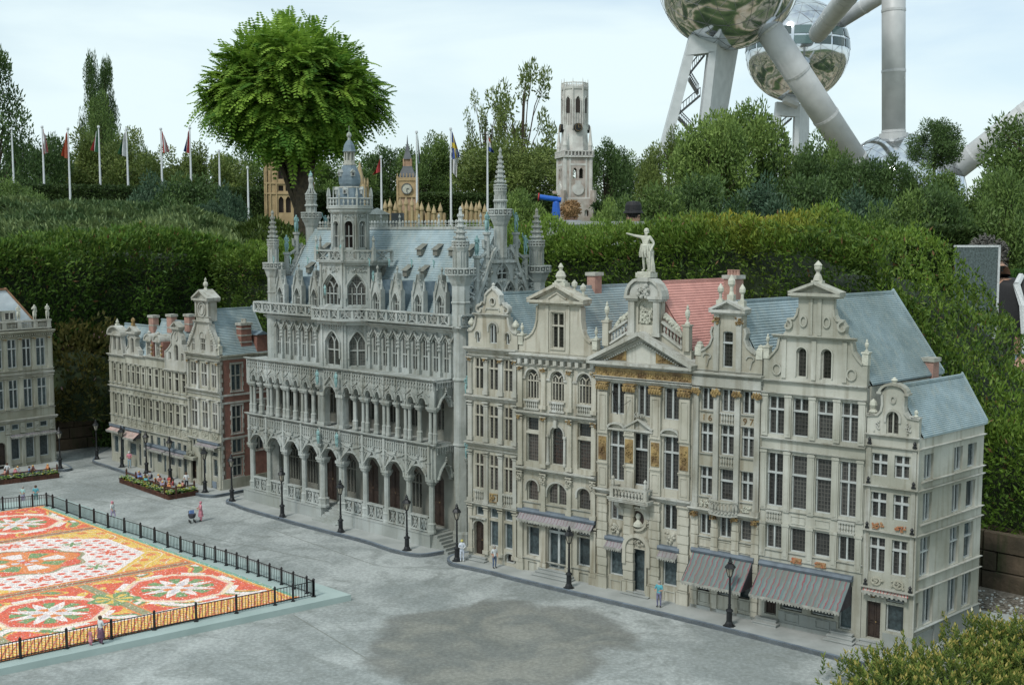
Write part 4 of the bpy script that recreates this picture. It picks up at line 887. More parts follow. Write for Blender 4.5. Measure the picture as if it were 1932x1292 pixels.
# joints of a standing figure, in metres of a 1.75 m person, facing -y
def skin_mesh(name, mats, pose, head=True, scale=S, robe=False, sub=1):
    """one continuous body grown over a skeleton; the material follows the nearest bone"""
    J = dict(pelvis=(0,0,.95), waist=(0,0,1.1), chest=(0,0,1.32), neck=(0,0,1.5), head=(0,-.01,1.62), crown=(0,0,1.74),
             shL=(.18,0,1.43), elL=(.24,.02,1.15), haL=(.22,-.1,.92), fiL=(.22,-.14,.84), shR=(-.18,0,1.43), elR=(-.24,.02,1.15), haR=(-.22,-.1,.92), fiR=(-.22,-.14,.84),
             hipL=(.1,0,.9), knL=(.11,-.02,.5), anL=(.11,.02,.08), toL=(.12,-.14,.04), hipR=(-.1,0,.9), knR=(-.11,-.02,.5), anR=(-.11,.02,.08), toR=(-.12,-.14,.04))
    J.update(pose)
    E_ = [('pelvis','waist',1),('waist','chest',1),('chest','neck',1),('neck','head',0),('head','crown',3),('chest','shL',1),('shL','elL',1),('elL','haL',0),('haL','fiL',0),('chest','shR',1),('shR','elR',1),('elR','haR',0),('haR','fiR',0),
          ('pelvis','hipL',2),('hipL','knL',2),('knL','anL',2),('anL','toL',4),('pelvis','hipR',2),('hipR','knR',2),('knR','anR',2),('anR','toR',4)]
    RAD = dict(pelvis=.15, waist=.135, chest=.16, neck=.06, head=.105, crown=.07, shL=.085, shR=.085, elL=.055, elR=.055, haL=.04, haR=.04, fiL=.035, fiR=.035, hipL=.11, hipR=.11, knL=.07, knR=.07, anL=.05, anR=.05, toL=.045, toR=.045)
    if robe: RAD.update(hipL=.15, hipR=.15, knL=.13, knR=.13, waist=.14)
    names = list(J); me = bpy.data.meshes.new(name)
    me.from_pydata([J[n] for n in names], [(names.index(a), names.index(b)) for a, b, _ in E_], [])
    ob = bpy.data.objects.new(name, me); COL.objects.link(ob)
    ob.modifiers.new('s', 'SKIN'); ob.modifiers['s'].use_smooth_shade = True
    sv_ = me.skin_vertices[0] if me.skin_vertices else None
    if sv_ is None:
        b = bmesh.new(); b.from_mesh(me); b.verts.layers.skin.verify(); b.to_mesh(me); b.free(); sv_ = me.skin_vertices[0]
    for i, n in enumerate(names): sv_.data[i].radius = (RAD[n], RAD[n]*(.8 if n in ('chest','waist','pelvis') else 1)); sv_.data[i].use_root = (n == 'pelvis')
    sd_ = ob.modifiers.new('d', 'SUBSURF'); sd_.levels = sd_.render_levels = sub
    dg = bpy.context.evaluated_depsgraph_get(); out = bpy.data.meshes.new_from_object(ob.evaluated_get(dg)); bpy.data.objects.remove(ob)
    n = len(out.vertices); co = np.empty(n*3); out.vertices.foreach_get('co', co); co = co.reshape(-1, 3)
    for m_ in mats: out.materials.append(m_)
    segs = [(np.array(J[a]), np.array(J[b]), k) for a, b, k in E_]
    cen = np.empty(len(out.polygons)*3); out.polygons.foreach_get('center', cen); cen = cen.reshape(-1, 3)
    D_ = []
    for a, b, k in segs:
        ab = b-a; t = np.clip(((cen-a)@ab)/(ab@ab+1e-9), 0, 1); D_.append(np.linalg.norm(cen-a-t[:, None]*ab, axis=1))
    idx = np.array([s_[2] for s_ in segs])[np.argmin(np.array(D_), axis=0)]
    if len(mats) == 1: idx[:] = 0
    idx = np.minimum(idx, len(mats)-1)
    out.polygons.foreach_set('material_index', idx.astype(np.int32)); out.polygons.foreach_set('use_smooth', [True]*len(out.polygons))
    co *= scale; out.vertices.foreach_set('co', co.ravel()); out.name = name; out.update()
    return out
ARM_UP = dict(elR=(-.36,-.02,1.62), haR=(-.42,-.05,1.9), fiR=(-.43,-.05,1.98), elL=(.34,.05,1.2), haL=(.2,-.12,1.05), fiL=(.14,-.15,1.02), knL=(.13,-.1,.5))
HANDS = dict(elR=(-.27,-.03,1.17), haR=(-.08,-.2,1.12), fiR=(-.02,-.22,1.12), elL=(.27,-.03,1.17), haL=(.08,-.22,1.08), fiL=(.02,-.23,1.08))
VST = [skin_mesh('bronze_statue_up', [VERD], ARM_UP), skin_mesh('bronze_statue_hands', [VERD], HANDS, robe=True)]
def kstat(par, x, y, z, i=0, k=1.0, rz=0, name='bronze_statue'):
    o = put(name, VST[i % 2], par, (x, y, z)); o.scale = (k, k, k); o.rotation_euler = (0, 0, rz); return o

def build_king():
    H = thing('gothic_palace', 'large blue-grey gothic palace with two open arcades, steep slate roof and tall central tower', 'palace', K_O, K_ANG)
    W0 = 2.2; gc = [1.07,3.87,6.6,9.4,12.25,15.1,18.28,21.16,24.05,26.87]
    # plinth
    m = MB()
    for a, b in ((.1,12.45), (15.05,27.12)): m.box(a,b,-.25,2.25,0,1.32); m.box(a,b,-.3,2.25,1.32,1.42)
    m.box(12.45,15.05,1.1,2.25,0,1.4); m.build('plinth', PLINTH, H)
    for i in range(7):
        m = MB(); m.box(12.5 if i > 2 else 12.0-.12*(2-i), 15.0 if i > 2 else 15.2+.12*(2-i), -1.25+i*.34, 1.1, i*.19, (i+1)*.19+.004*i); m.build('step', PLINTH, H)
    for i in range(6):
        m = MB(); m.box(27.1, 27.1+(6-i)*.3+.2, .2-.1*(6-i)*.5, 2.2, i*.22, (i+1)*.22); m.build('step', PLINTH, H)
    # ground arcade
    holes = []
    for a, b in zip(gc, gc[1:]): holes.append((a+.3, b-.3, 5.9, 7.15, 1.02, 'r'))
    m = MB(); facade(m, [(5.9,.75,27.2),(9.0,.75,27.2)], holes, .5, 0, 'holes'); m.build('arcade_wall', KSTONE, H)
    for (a, b, z0, z1, r, k) in holes:
        m = MB(); ogee(m, a, b, z1-r, r, 0, top=.55); m.ribbon([(a+.02,z1-r-.25)]+arcline(a+.02, b-.02, z1-r, r-.02)+[(b-.02,z1-r-.25)], .12, .05, .45); m.build('arch_moulding', KSTONE, H)
    for i, x in enumerate(gc): gcolumn(H, x, .25, 1.42, 6.15, .27 if i not in (4, 5) else .4)
    m = MB()
    for a, b in zip(gc, gc[1:]):
        lancets(m, a+.12, (a+b)/2-.12, 7.95, 8.85, 0, .3, .1); lancets(m, (a+b)/2+.12, b-.12, 7.95, 8.85, 0, .3, .1)
        m.ribbon([(a+.1,8.0),(a+.5,7.75),((a+b)/2-.25,7.6)], .07, -.14, 0); m.ribbon([(b-.1,8.0),(b-.5,7.75),((a+b)/2+.25,7.6)], .07, -.14, 0)
        for s_ in (a, b):
            k = 1 if s_ == a else -1; m.ribbon([(s_+k*.12,6.4),(s_+k*.2,7.0),(s_+k*.5,7.45),(s_+k*.2,7.5)], .06, -.1, 0); m.ribbon([(s_+k*.32+.14*math.cos(q),7.35+.14*math.sin(q)) for q in np.linspace(0, 5.2, 7)], .05, -.1, 0)
    for x in gc: m.box(x-.13,x+.13,-.16,0,6.1,9.0); m.box(x-.19,x+.19,-.22,0,7.5,7.62)
    m.build('blind_tracery', KSTONE, H)
    m = MB(); m.mould(.55, 27.75, 8.98, .2, .32); m.box(.75,27.4,0,2.2,8.8,9.1); m.build('balcony_floor', KSTONE, H)
    for i in range(9):
        if i == 4: continue
        parapet(H, gc[i]+.3, gc[i+1]-.3, 1.6, 2.78, .12, 2)
    # upper arcade
    uc = []
    for i in range(9):
        if i == 4: continue
        a, b = gc[i], gc[i+1]; uc += [(a, i not in (0,)), ((a+b)/2, False)]
    uc.append((26.95, True)); xs = [x+.1 if x < 12 else x for x, _ in uc]
    big = [(12.5, 15.3)]; cols_l = [1.33,2.72,4.12,5.46,6.76,8.2,9.55,10.95]; cols_r = [16.95,18.36,19.86,21.15,22.67,23.93,25.43,27.05]
    dbl = {1.33,4.12,6.76,9.55,18.36,21.15,23.93,27.05}
    seqL = cols_l+[12.2]; seqR = [15.6]+cols_r; H2 = []
    for sq in (seqL, seqR):
        for a, b in zip(sq, sq[1:]):
            ea = .42 if a in dbl else .26; eb = .42 if b in dbl else .26
            if a == 15.6: ea = .2
            if b == 12.2: eb = .1
            H2.append((a+ea, b-eb, 12.15, 13.05, .52, 'r'))
    H2.append((13.05, 14.75, 12.15, 12.95, .8, 'r'))
    m = MB(); facade(m, [(12.15,.85,27.5),(14.5,.85,27.5)], H2, .5, 0, 'holes'); m.build('arcade_wall', KSTONE, H)
    for (a, b, z0, z1, r, k) in H2: m = MB(); ogee(m, a, b, z1-r, r, 0, crock=False, top=.28, wd=.1); m.ribbon(arcline(a+.02, b-.02, z1-r, r-.02), .1, .1, .45); m.build('arch_moulding', KSTONE, H)
    for x in cols_l+cols_r: gcolumn(H, x, .25, 9.2, 12.3, .2, x in dbl, .42)
    for x in (12.55, 15.25): 
        m = MB(); m.box(x-.42,x+.42,-.12,.55,9.2,12.3)
        for k in (-.3,-.1,.1,.3): m.box(x+k-.05,x+k+.05,-.2,0,9.3,12.2)
        m.box(x-.5,x+.5,-.25,.6,12.0,12.3); m.box(x-.5,x+.5,-.25,.6,9.2,9.5); m.build('pier', KSTONE, H)
    m = MB(); lancets(m, .95, 12.0, 13.75, 14.42, 0, .34, .1); m.build('blind_tracery', KSTONE, H); m = MB(); lancets(m, 15.8, 27.4, 13.75, 14.42, 0, .34, .1); lancets(m, 13.0, 14.8, 13.5, 14.4, 0, .34, .1)
    for sq in (seqL, seqR):
        for a, b in zip(sq, sq[1:]):
            c = (a+b)/2; m.ribbon([(a+.1,13.25),(c-.2,13.5),(c,13.72),(c+.2,13.5),(b-.1,13.25)], .07, -.12, 0)
            m.ribbon([(a+.16*math.cos(q),13.42+.16*math.sin(q)) for q in np.linspace(0, 6, 7)], .05, -.1, 0); m.box(a-.06,a+.06,-.13,0,12.4,14.45)
            for q in range(3): m.ball(a, -.14, 12.8+.5*q, .07, None, 4)
    m.ribbon([(13.05,13.0),(13.5,13.5),(13.9,13.9),(14.3,13.5),(14.75,13.0)], .1, -.2, 0); m.build('blind_tracery', KSTONE, H)
    m = MB(); m.mould(.6, 27.8, 14.5, .2, .32); m.box(.85,27.5,0,2.2,14.1,14.45); m.box(.85,27.5,.05,2.2,14.45,14.6); m.build('balcony_floor', KSTONE, H)
    # end bays of both arcades (right end seen, left end mirrored)
    for x, sg in ((27.15, 1), (.8, -1)):
        for z0, z1, zs, zt in ((5.9,9.0,6.1,7.2), (12.15,14.5,12.2,13.1)):
            m = MB(); facade(m, [(z0,.15,2.2),(z1,.15,2.2)], [(.5,1.95,z0,zt,zt-zs,'p')], .3, 0, 'holes'); ogee(m, .5, 1.95, zs, zt-zs, 0, top=.4)
            lancets(m, .3, 2.1, z1-.75, z1-.05, 0, .3, .1); o = m.build('end_arch', KSTONE, H, (x+(.35 if sg > 0 else -.05), 0, 0)); o.rotation_euler = (0, 0, R(90))
    # statues on brackets
    for x in (12.5, 15.2):
        for z in (7.5, 13.0): kstat(H, x, -.5, z, 1, .8); m = MB(); m.lathe([(.05,0),(.25,.25),(.28,.4)], x, -.4, z-.42, 6); m.build('bracket', KSTONE, H)
    # back wall of the loggias
    hs = []
    for i, (a, b) in enumerate(zip(gc, gc[1:])):
        hs.append((a+.5, b-.5, 2.6 if i not in (3, 5, 6, 8) else 1.45, 6.3, .7, 'p'))
        hs.append((a+.45, b-.45, 9.2 if i == 4 else 9.9, 12.9, .6, 'p'))
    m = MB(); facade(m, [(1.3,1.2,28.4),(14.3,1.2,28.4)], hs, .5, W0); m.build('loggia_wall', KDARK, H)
    for h in hs:
        if h[2] == 1.45:
            o = doorset(H, h[0]+.1, h[1]-.1, 1.45, 6.2, .6); o.location.y = W0*S
        else:
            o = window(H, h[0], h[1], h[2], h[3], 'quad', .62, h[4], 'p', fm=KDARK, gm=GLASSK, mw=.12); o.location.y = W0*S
    # second floor wall with tall windows
    WL = [3.2,4.53,5.85,7.18,8.5]; WR = [17.6+i*1.31 for i in range(8)]
    hs = [(x-.38, x+.38, 14.95, 18.0, .42, 'p') for x in WL+WR]
    m = MB(); facade(m, [(14.3,1.55,28.4),(18.5,1.55,28.4)], hs, .5, W0); m.build('front_wall', KSTONE, H)
    for h in hs: o = window(H, h[0], h[1], h[2], h[3], 'lancet', .42, .42, 'p', fm=KSTONE, gm=GLASSK, mw=.12, y=.14); o.location.y = W0*S
    for x in [2.55]+[(a+b)/2 for a, b in zip(WL, WL[1:])]+[9.2, 16.95]+[(a+b)/2 for a, b in zip(WR, WR[1:])]+[27.4]:
        m = MB(); m.box(x-.13,x+.13,W0-.26,W0+.02,14.6,17.6); m.box(x-.2,x+.2,W0-.34,W0+.02,14.6,15.0)
        for q in range(4): m.ball(x, W0-.24, 16.9+.32*q, .2-.02*q, .17, 5)
        m.ribbon([(x-.5,18.25),(x-.25,17.85),(x,17.6),(x+.25,17.85),(x+.5,18.25)], .12, W0-.3, W0); m.build('buttress', KSTONE, H)
    m = MB()
    for x in WL+WR: m.ribbon(arcline(x-.45, x+.45, 17.55, .55, 'p', 8), .1, W0-.15, W0); carve(m, x, 18.25, .7, .3, W0-.02, .12, 5)
    m.mould(1.3, 28.6, 18.45, .4, .5, W0); m.mould(1.4, 28.5, 18.85, .3, .9, W0); m.box(1.2,28.6,W0-1.0,W0+.3,19.05,19.14); m.build('cornice', KSTONE, H)
    parapet(H, .35, 11.4, 19.22, 20.1, W0-.9, 8); parapet(H, 16.2, 28.0, 19.22, 20.1, W0-.9, 9)
    parapet(H, 0, 1.6, 19.22, 20.1, 0, 1, loc=(.4, W0-.85, 0), rot=R(90)); parapet(H, 0, 11.2, 19.22, 20.1, -.1, 9, loc=(29.3, W0-.9, 0), rot=R(90))
    m = MB(); m.box(28.4,29.4,W0-.9,12.4,19.0,19.12); m.ext([(W0,18.4),(12,18.4),(12,19.0),(W0,19.0)], 28.4, 28.9); m.build('cornice', KSTONE, H)
    # corner pier low part with statues
    m = MB(); m.lathe([(.95,0),(.95,1.4),(.8,1.6),(.8,8.9),(.9,9.0),(.8,9.2),(.8,14.4),(.9,14.6),(.78,14.8),(.78,18.6),(.95,19.0)], 28.5, W0+.15, 0, 8, rot=.5); m.build('corner_pier', KSTONE, H); m = MB()
    m.lathe([(.85,0),(.85,14.4),(.72,14.6),(.72,19)], 2.2, W0+.15, 0, 8, rot=.5); m.build('corner_pier', KSTONE, H)
    for z in (8.0, 13.4): kstat(H, 29.5, W0-.3, z, 1, .95, R(60)); m = MB(); m.lathe([(.05,0),(.3,.35),(.34,.5)], 29.45, W0-.25, z-.52, 6); m.build('bracket', KSTONE, H)
    # masses behind
    m = MB(); m.box(1.6,28.4,W0+.5,12,0,19.0); m.build('rear_wall', KSTONE, H)
    m = MB(); m.box(28.4,28.5,W0+.3,12,0,19.0); hs2 = []
    m.build('end_wall', KSTONE, H)
    # tall slate roof, ridge along the front
    m = MB(); zr, ze, yr, ye, yb = 27.3, 19.2, 7.1, W0+.1, 12.1; n = 40
    for sd_ in (0, 1):
        y0_ = ye if sd_ == 0 else yb
        for i in range(n):
            a, b = i/n, (i+1)/n; ya, za = y0_+(yr-y0_)*a, ze+(zr-ze)*a; yc, zc = y0_+(yr-y0_)*b, ze+(zr-ze)*b
            m.add([(2.6,ya,za+.09),(28.1,ya,za+.09),(28.1,yc,zc+.02),(2.6,yc,zc+.02),(2.6,ya,za-.05),(28.1,ya,za-.05)], [(0,1,2,3),(0,4,5,1)])
    m.add([(2.6,ye,ze-.05),(2.6,yb,ze-.05),(2.6,yr,zr)], [(0,1,2)]); m.add([(28.1,ye,ze-.05),(28.1,yb,ze-.05),(28.1,yr,zr)], [(0,1,2)])
    rf = m.build('roof', SLATE, H)
    m = MB(); m.box(3.4,27.4,yr-.15,yr+.15,zr-.05,zr+.2)
    for i in range(54):
        x = 3.7+i*.44; m.lathe([(.05,0),(.05,.25),(.13,.38),(.12,.5),(.02,.62)], x, yr, zr+.18, 5); m.box(x-.22,x+.22,yr-.04,yr+.04,zr+.3,zr+.36)
        if i % 6 == 3: m.lathe([(.1,0),(.16,.3),(.05,.7),(.14,.9),(.02,1.2)], x, yr, zr+.2, 6)
    m.build('ridge_cresting', KSTONE, rf)
    for z, xs_ in ((23.1,(5.2,15.9,19.3,21.5)), (25.0,(6.3,20.0,22.1,24.1,26.2))):
        for x in xs_:
            y = ye+(yr-ye)*(z-ze)/(zr-ze); d = MB(); d.box(x-.28,x+.28,y-.35,y+.2,z-.1,z+.45); d.add([(x-.42,y-.5,z+.42),(x+.42,y-.5,z+.42),(x+.3,y+.5,z+.95),(x-.3,y+.5,z+.95),(x,y+.1,z+1.0)],[(0,1,4),(1,2,4),(3,0,4),(0,3,2,1),(2,3,4)]); d.m = 0
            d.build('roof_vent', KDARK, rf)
    # dormers with gothic fronts
    for x in (3.6,6.3,8.95,17.8,20.45,23.34,26.1):
        y = W0-.05; m = MB(); facade(m, [(19.1,x-.62,x+.62),(21.55,x-.62,x+.62),(21.6,x-.5,x+.5),(23.1,x-.06,x+.06)], [(x-.36,x+.36,19.7,21.6,.5,'p')], .35, y)
        for s_ in (-1, 1): m.box(x+s_*.66-.1,x+s_*.66+.1,y-.12,y+.4,19.1,21.9); m.lathe([(.14,0),(.1,.5),(.02,.9)], x+s_*.66, y+.1, 21.9, 4, rot=.5)
        m.ribbon([(x-.62,21.5),(x,23.3),(x+.62,21.5)], .13, y-.15, y+.45); hood(m, x-.36, x+.36, 21.1, .5, 'p', .1, y-.12, .2, y+.1)
        for q in (.2,.45,.7,.9):
            for s_ in (-1, 1): m.ball(x+s_*.62*(1-q)+s_*.08, y, 21.5+1.8*q+.08, .08, None, 4)
        m.box(x-.22,x+.22,y-.05,y+.5,22.6,23.35); m.lathe([(.1,0),(.05,.3),(.14,.5),(.02,.75)], x, y+.2, 23.3, 6)
        o = m.build('dormer', KSTONE, rf)
        w_ = window(rf, x-.36, x+.36, 19.7, 21.6, 'lancet', .5, .5, 'p', fm=KSTONE, gm=GLASSK, mw=.1); w_.location.y = y*S
        yz = lambda z: ye+(yr-ye)*(z-ze)/(zr-ze)
        c = MB(); c.add([(x-.55,y+.3,19.2),(x-.55,y+.3,21.5),(x-.55,yz(21.5)+.1,21.5),(x+.55,y+.3,19.2),(x+.55,y+.3,21.5),(x+.55,yz(21.5)+.1,21.5),(x,y+.3,22.7),(x,yz(22.7)+.1,22.7)], [(0,1,2),(3,5,4),(1,6,7,2),(4,5,7,6)]); c.build('dormer_roof', SLATE2, o)  # shadow of the dormer cheeks put into the darker slate colour
        kstat(rf, x, y-.75, 20.2 if False else 23.95, 0, .42, name='bronze_finial')
    # gable ends
    def gable_end(x, flip):
        P = [(19.0,3.1,11.2),(20.2,3.3,11.0),(21.5,4.0,10.2),(23.4,5.0,9.25),(25.2,5.9,8.3),(25.6,6.3,7.9)]
        hs = [(6.45,7.8,22.9,24.3,.7,'p'),(5.6,6.9,21.3,22.7,.7,'p'),(7.35,8.6,21.3,22.7,.7,'p'),(4.55,5.1,20.9,22.2,.35,'p'),(9.15,9.7,20.9,22.2,.35,'p')]
        m = MB(); facade(m, P, hs, .4, 0); o = m.build('end_gable', KSTONE, H, (x, 0, 0)); o.rotation_euler = (0, 0, R(90))
        o.location = Vector((x, 0, 0))*S
        for h in hs[:3]: w_ = window(o, h[0], h[1], h[2], h[3], 'lancet', .4, .7, 'p', fm=KSTONE, gm=GLASSK, mw=.14, y=.2)
        for h in hs[3:]: b = MB(); b.box(h[0],h[1],.15,.3,h[2],h[3]); b.build('niche', KSTONE, o)
        m = MB()
        for h in hs: hood(m, h[0], h[1], h[3]-h[4], h[4], 'p', .12, -.16, .25)
        L = [(p[1]-.1, p[0]) for p in P]; Rr = [(p[2]+.1, p[0]) for p in P]; m.ribbon(L, .3, -.25, .5); m.ribbon(Rr, .3, -.25, .5)
        for sd_, side in ((-1, L), (1, Rr)):
            for (a, za), (b, zb) in zip(side[1:], side[2:]):
                for t in (.25,.75): m.ball(a+(b-a)*t+sd_*.2, .1, za+(zb-za)*t+.2, .2, .24, 5)
                m.ribbon([(a+sd_*.25,za+.2),(a+sd_*.9,za+.5),(a+sd_*1.0,za+1.1),(b+sd_*.55,zb+.1)], .16, 0, .3)
                scroll(m, a+sd_*.75, za+.75, .32, 1, 0, .25, .1, 0, 9)
        for (a, b, c, d) in ((5.1,23.4,1.1,1.0),(9.1,23.4,1.1,1.0),(5.0,22.6,.6,.5),(9.3,22.6,.6,.5),(3.9,20.6,.7,1.3),(10.4,20.6,.7,1.3),(7.1,22.7,1,.3)): carve(m, a, b, c, d, 0, .16, 14, 3)
        m.box(5.5,8.75,-.3,.1,24.35,24.6); lancets(m, 5.75, 8.5, 24.7, 25.5, 0, .4, .12)
        m.build('gable_tracery', KSTONE, o)
        for y_, z_, h_ in ((5.3,21.8,6.0),(9.0,21.8,6.0),(4.05,20.2,5.4),(10.25,20.2,5.4)):
            z1 = 27.0 if h_ > 5.6 else 25.0
            b = MB(); b.lathe([(.26,z_),(.24,z1-.3),(.36,z1-.2),(.36,z1)], y_, .15, 0, 8); b.lathe([(.33,0),(.33,.15)], y_, .15, z1-2.2, 8); b.build('statue_pedestal', KSTONE, o)
            kstat(o, y_, .15, z1, 0 if y_ > 7 else 1, 1.0, 0)
        return o
    gable_end(28.75, 0); gable_end(2.3, 1)
    for x, zt in ((28.5, 34.2), (2.3, 31.6)):
        m = MB(); m.lathe([(.08,23.6),(.35,24.4),(.6,24.8),(.62,27.6),(.95,28.2),(1.0,28.4)], x, 7.1, 0, 8, rot=.5); m.build('gable_pier', KSTONE, H)
        pinnacle_turret(H, x, 7.1, 6, 27.5, 28.4, .62, 30.5 if x > 10 else 30.3, zt)
    m = MB(); m.lathe([(.3,0),(.2,.5),(.3,.9),(.18,1.2),(.12,1.35)], 2.3, 7.1, 31.4, 7); kst = kstat(H, 2.3, 7.1, 31.6, 1, .9); m.build('spire_base', KSTONE, H)
    for x, y in ((28.4,W0+.1), (2.3,W0+.1), (28.4,12), (2.3,12)):
        pinnacle_turret(H, x, y, 5, 18.9, 23.4, .8 if x > 10 else .62, 25.7, 29.1)
    # central tower
    def octs(a, h_): return [(13.6+a[0]*k, y) for k, y in ()]
    B_ = [(10.35,2.25),(12.0,.5),(15.2,.5),(16.85,2.25)]
    def side_wall(p, q, z0, z1, hs, name='tower_wall', t=.35, mt=KSTONE, deco=None, par=H):
        L_ = math.hypot(q[0]-p[0], q[1]-p[1]); m = MB(); facade(m, [(z0,0,L_),(z1,0,L_)], hs, t, 0, 'holes')
        if deco: deco(m, L_)
        o = m.build(name, mt, par, (p[0], p[1], 0)); o.rotation_euler = (0, 0, math.atan2(q[1]-p[1], q[0]-p[0]))
        return o
    for i, (p, q) in enumerate(zip(B_, B_[1:])):
        L_ = math.hypot(q[0]-p[0], q[1]-p[1]); c = L_/2; g = .85 if i != 1 else 1.1
        def deco(m, L__, g=g, c=c):
            hood(m, c-g+.1, c+g-.1, 17.0, 1.0, 'p', .14, -.14, 1.5); lancets(m, .1, L__-.1, 18.15, 18.7, 0, .35, .1)
            hood(m, c-g, c+g, 22.2, 1.0, 'p', .14, -.16, 1.2); carve(m, c, 23.6, L__*.8, .5, 0, .14, 16, 2); m.box(0,L__,-.2,0,20.1,20.25)
            m.box(.0,.22,-.12,0,14.6,24.2); m.box(L__-.22,L__,-.12,0,14.6,24.2)
        z0w = 14.8
        o = side_wall(p, q, 14.6, 24.3, [(c-g+.1,c+g-.1,z0w,18.0,1.0,'p'),(c-g,c+g,20.35,23.1,1.1,'p')], deco=deco)
        window(o, c-g+.1, c+g-.1, z0w, 18.0, 'lancet', .45, 1.0, 'p', fm=KSTONE, gm=GLASSK, mw=.2, y=.3)
        window(o, c-g, c+g, 20.35, 23.1, 'quad', .38, 1.1, 'p', fm=KSTONE, gm=GLASS, mw=.12, y=.3)
        P2 = [(p[0]+(-.0), p[1]), q]
    # low parapet round the bay and gallery on top
    e = .55
    B2 = [(9.9,1.35),(11.7,-.35),(15.5,-.35),(17.3,1.35)]
    for p, q, n_ in zip(B2, B2[1:], (2, 3, 2)):
        L_ = math.hypot(q[0]-p[0], q[1]-p[1]); parapet(H, 0, L_, 19.22, 20.1, 0, n_, loc=(p[0], p[1], 0), rot=math.atan2(q[1]-p[1], q[0]-p[0]))
    m = MB(); m.slab([(9.9,2.5),(9.9,1.3),(11.65,-.45),(15.55,-.45),(17.3,1.3),(17.3,2.5)], 18.98, 19.16); m.slab([(10.2,2.5),(10.1,1.8),(11.85,.1),(15.35,.1),(17.05,1.8),(17.05,2.5)], 18.6, 18.98)
    m.build('bay_cornice', KSTONE, H)
    G2 = [(9.8,4.6),(9.8,2.2),(11.7,.2),(15.5,.2),(17.4,2.2),(17.4,4.6)]
    m = MB(); m.slab(G2, 24.25, 24.42); m.slab([(a+(13.6-a)*.06, b+(2.6-b)*.1) for a, b in G2], 24.0, 24.25); m.slab([(11.1,2.6),(12.3,1.1),(14.9,1.1),(16.1,2.6),(16.1,5.5),(11.1,5.5)], 19.1, 24.1); m.build('tower_core', KSTONE, H)
    m = MB(); 
    for p, q, n_ in zip(G2, G2[1:], (1,2,2,2,1)):
        L_ = math.hypot(q[0]-p[0], q[1]-p[1]); parapet(H, .05, L_-.05, 24.5, 25.35, .05, n_, loc=(p[0], p[1], 0), rot=math.atan2(q[1]-p[1], q[0]-p[0]))
    for a, b in G2[1:5]: m.box(a-.16,a+.16,b-.1,b+.2,24.42,25.6); m.lathe([(.13,0),(.09,.5),(.16,.7),(.02,1.1)], a, b+.05, 25.6, 6)
    m.build('gallery_post', KSTONE, H)
    # lantern storey
    cx, cy, ap = 13.6, 2.75, 1.62; cr_ = ap/math.cos(math.pi/8); V = [(cx+cr_*math.cos(math.pi*(2*i+1)/8), cy+cr_*math.sin(math.pi*(2*i+1)/8)) for i in range(8)]
    for i in range(8):
        p, q = V[i], V[(i+1) % 8]; L_ = math.hypot(q[0]-p[0], q[1]-p[1])
        def deco(m, L__): hood(m, L__/2-.36, L__/2+.36, 27.6, .38, 'r', .1, -.12, 2.0); m.box(0,.12,-.1,.2,24.4,28.7); m.box(L__-.12,L__,-.1,.2,24.4,28.7); carve(m, L__/2, 28.35, L__*.7, .4, 0, .12, 8)
        o = side_wall(p, q, 24.4, 28.8, [(L_/2-.34,L_/2+.34,25.6,28.0,.36,'r')], 'lantern_wall', .25, deco=deco)
        w_ = MB(); w_.box(L_/2-.34,L_/2+.34,.1,.18,26.6,26.7); w_.box(L_/2-.03,L_/2+.03,.1,.18,25.6,27.6); w_.build('mullion', KSTONE, o)
    m = MB(); m.lathe([(.5,24.4),(.5,28.7)], cx, cy, 0, 8); m.build('lantern_core', DOORM, H)
    m = MB(); m.lathe([(cr_,28.6),(cr_*1.18,28.85),(cr_*1.2,29.05),(cr_*1.28,29.15),(cr_*1.28,29.3)], cx, cy, 0, 8, rot=.5); m.build('lantern_cornice', KSTONE, H)
    m = MB(); rg = cr_*1.2; VV = [(cx+rg*math.cos(math.pi*(2*i+1)/8), cy+rg*math.sin(math.pi*(2*i+1)/8)) for i in range(8)]
    for i in range(8):
        p, q = VV[i], VV[(i+1) % 8]; 
        for z in (29.35, 30.05): m.tube([(p[0],p[1],z),(q[0],q[1],z)], .08, 4)
        for t in (.25,.5,.75): x, y = p[0]+(q[0]-p[0])*t, p[1]+(q[1]-p[1])*t; m.lathe([(.07,0),(.07,.7)], x, y, 29.3, 4); m.ball(x, y, 29.7, .13, .2, 4)
        m.lathe([(.1,0),(.1,.9),(.14,1.0),(.03,1.7)], p[0], p[1], 29.3, 5); m.lathe([(.07,0),(.03,1.2)], (p[0]+q[0])/2, (p[1]+q[1])/2, 29.9, 5)
    m.build('crown_gallery', KSTONE, H)
    m = MB(); m.lathe([(1.32,29.3),(1.3,30.0),(1.12,31.0),(1.0,31.05)], cx, cy, 0, 8, rot=.5); d_ = m.build('tower_roof', SLATE2, H)
    m = MB(); m.lathe([(1.0,31.0),(1.0,31.1),(.85,31.15),(.98,31.4),(1.02,31.75),(.98,32.2),(.8,32.7),(.6,33.05),(.55,33.15)], cx, cy, 0, 12); m.build('onion_dome', SLATE2, d_, smooth=False)
    m = MB(); m.lathe([(1.05,31.02),(1.08,31.1),(1.0,31.16)], cx, cy, 0, 12); m.lathe([(.62,33.12),(.62,33.26),(.5,33.3)], cx, cy, 0, 8, rot=.5)
    for i in range(8): a = math.pi*(2*i+1)/8; m.box(cx+.43*math.cos(a)-.06,cx+.43*math.cos(a)+.06,cy+.43*math.sin(a)-.06,cy+.43*math.sin(a)+.06,33.2,34.4)
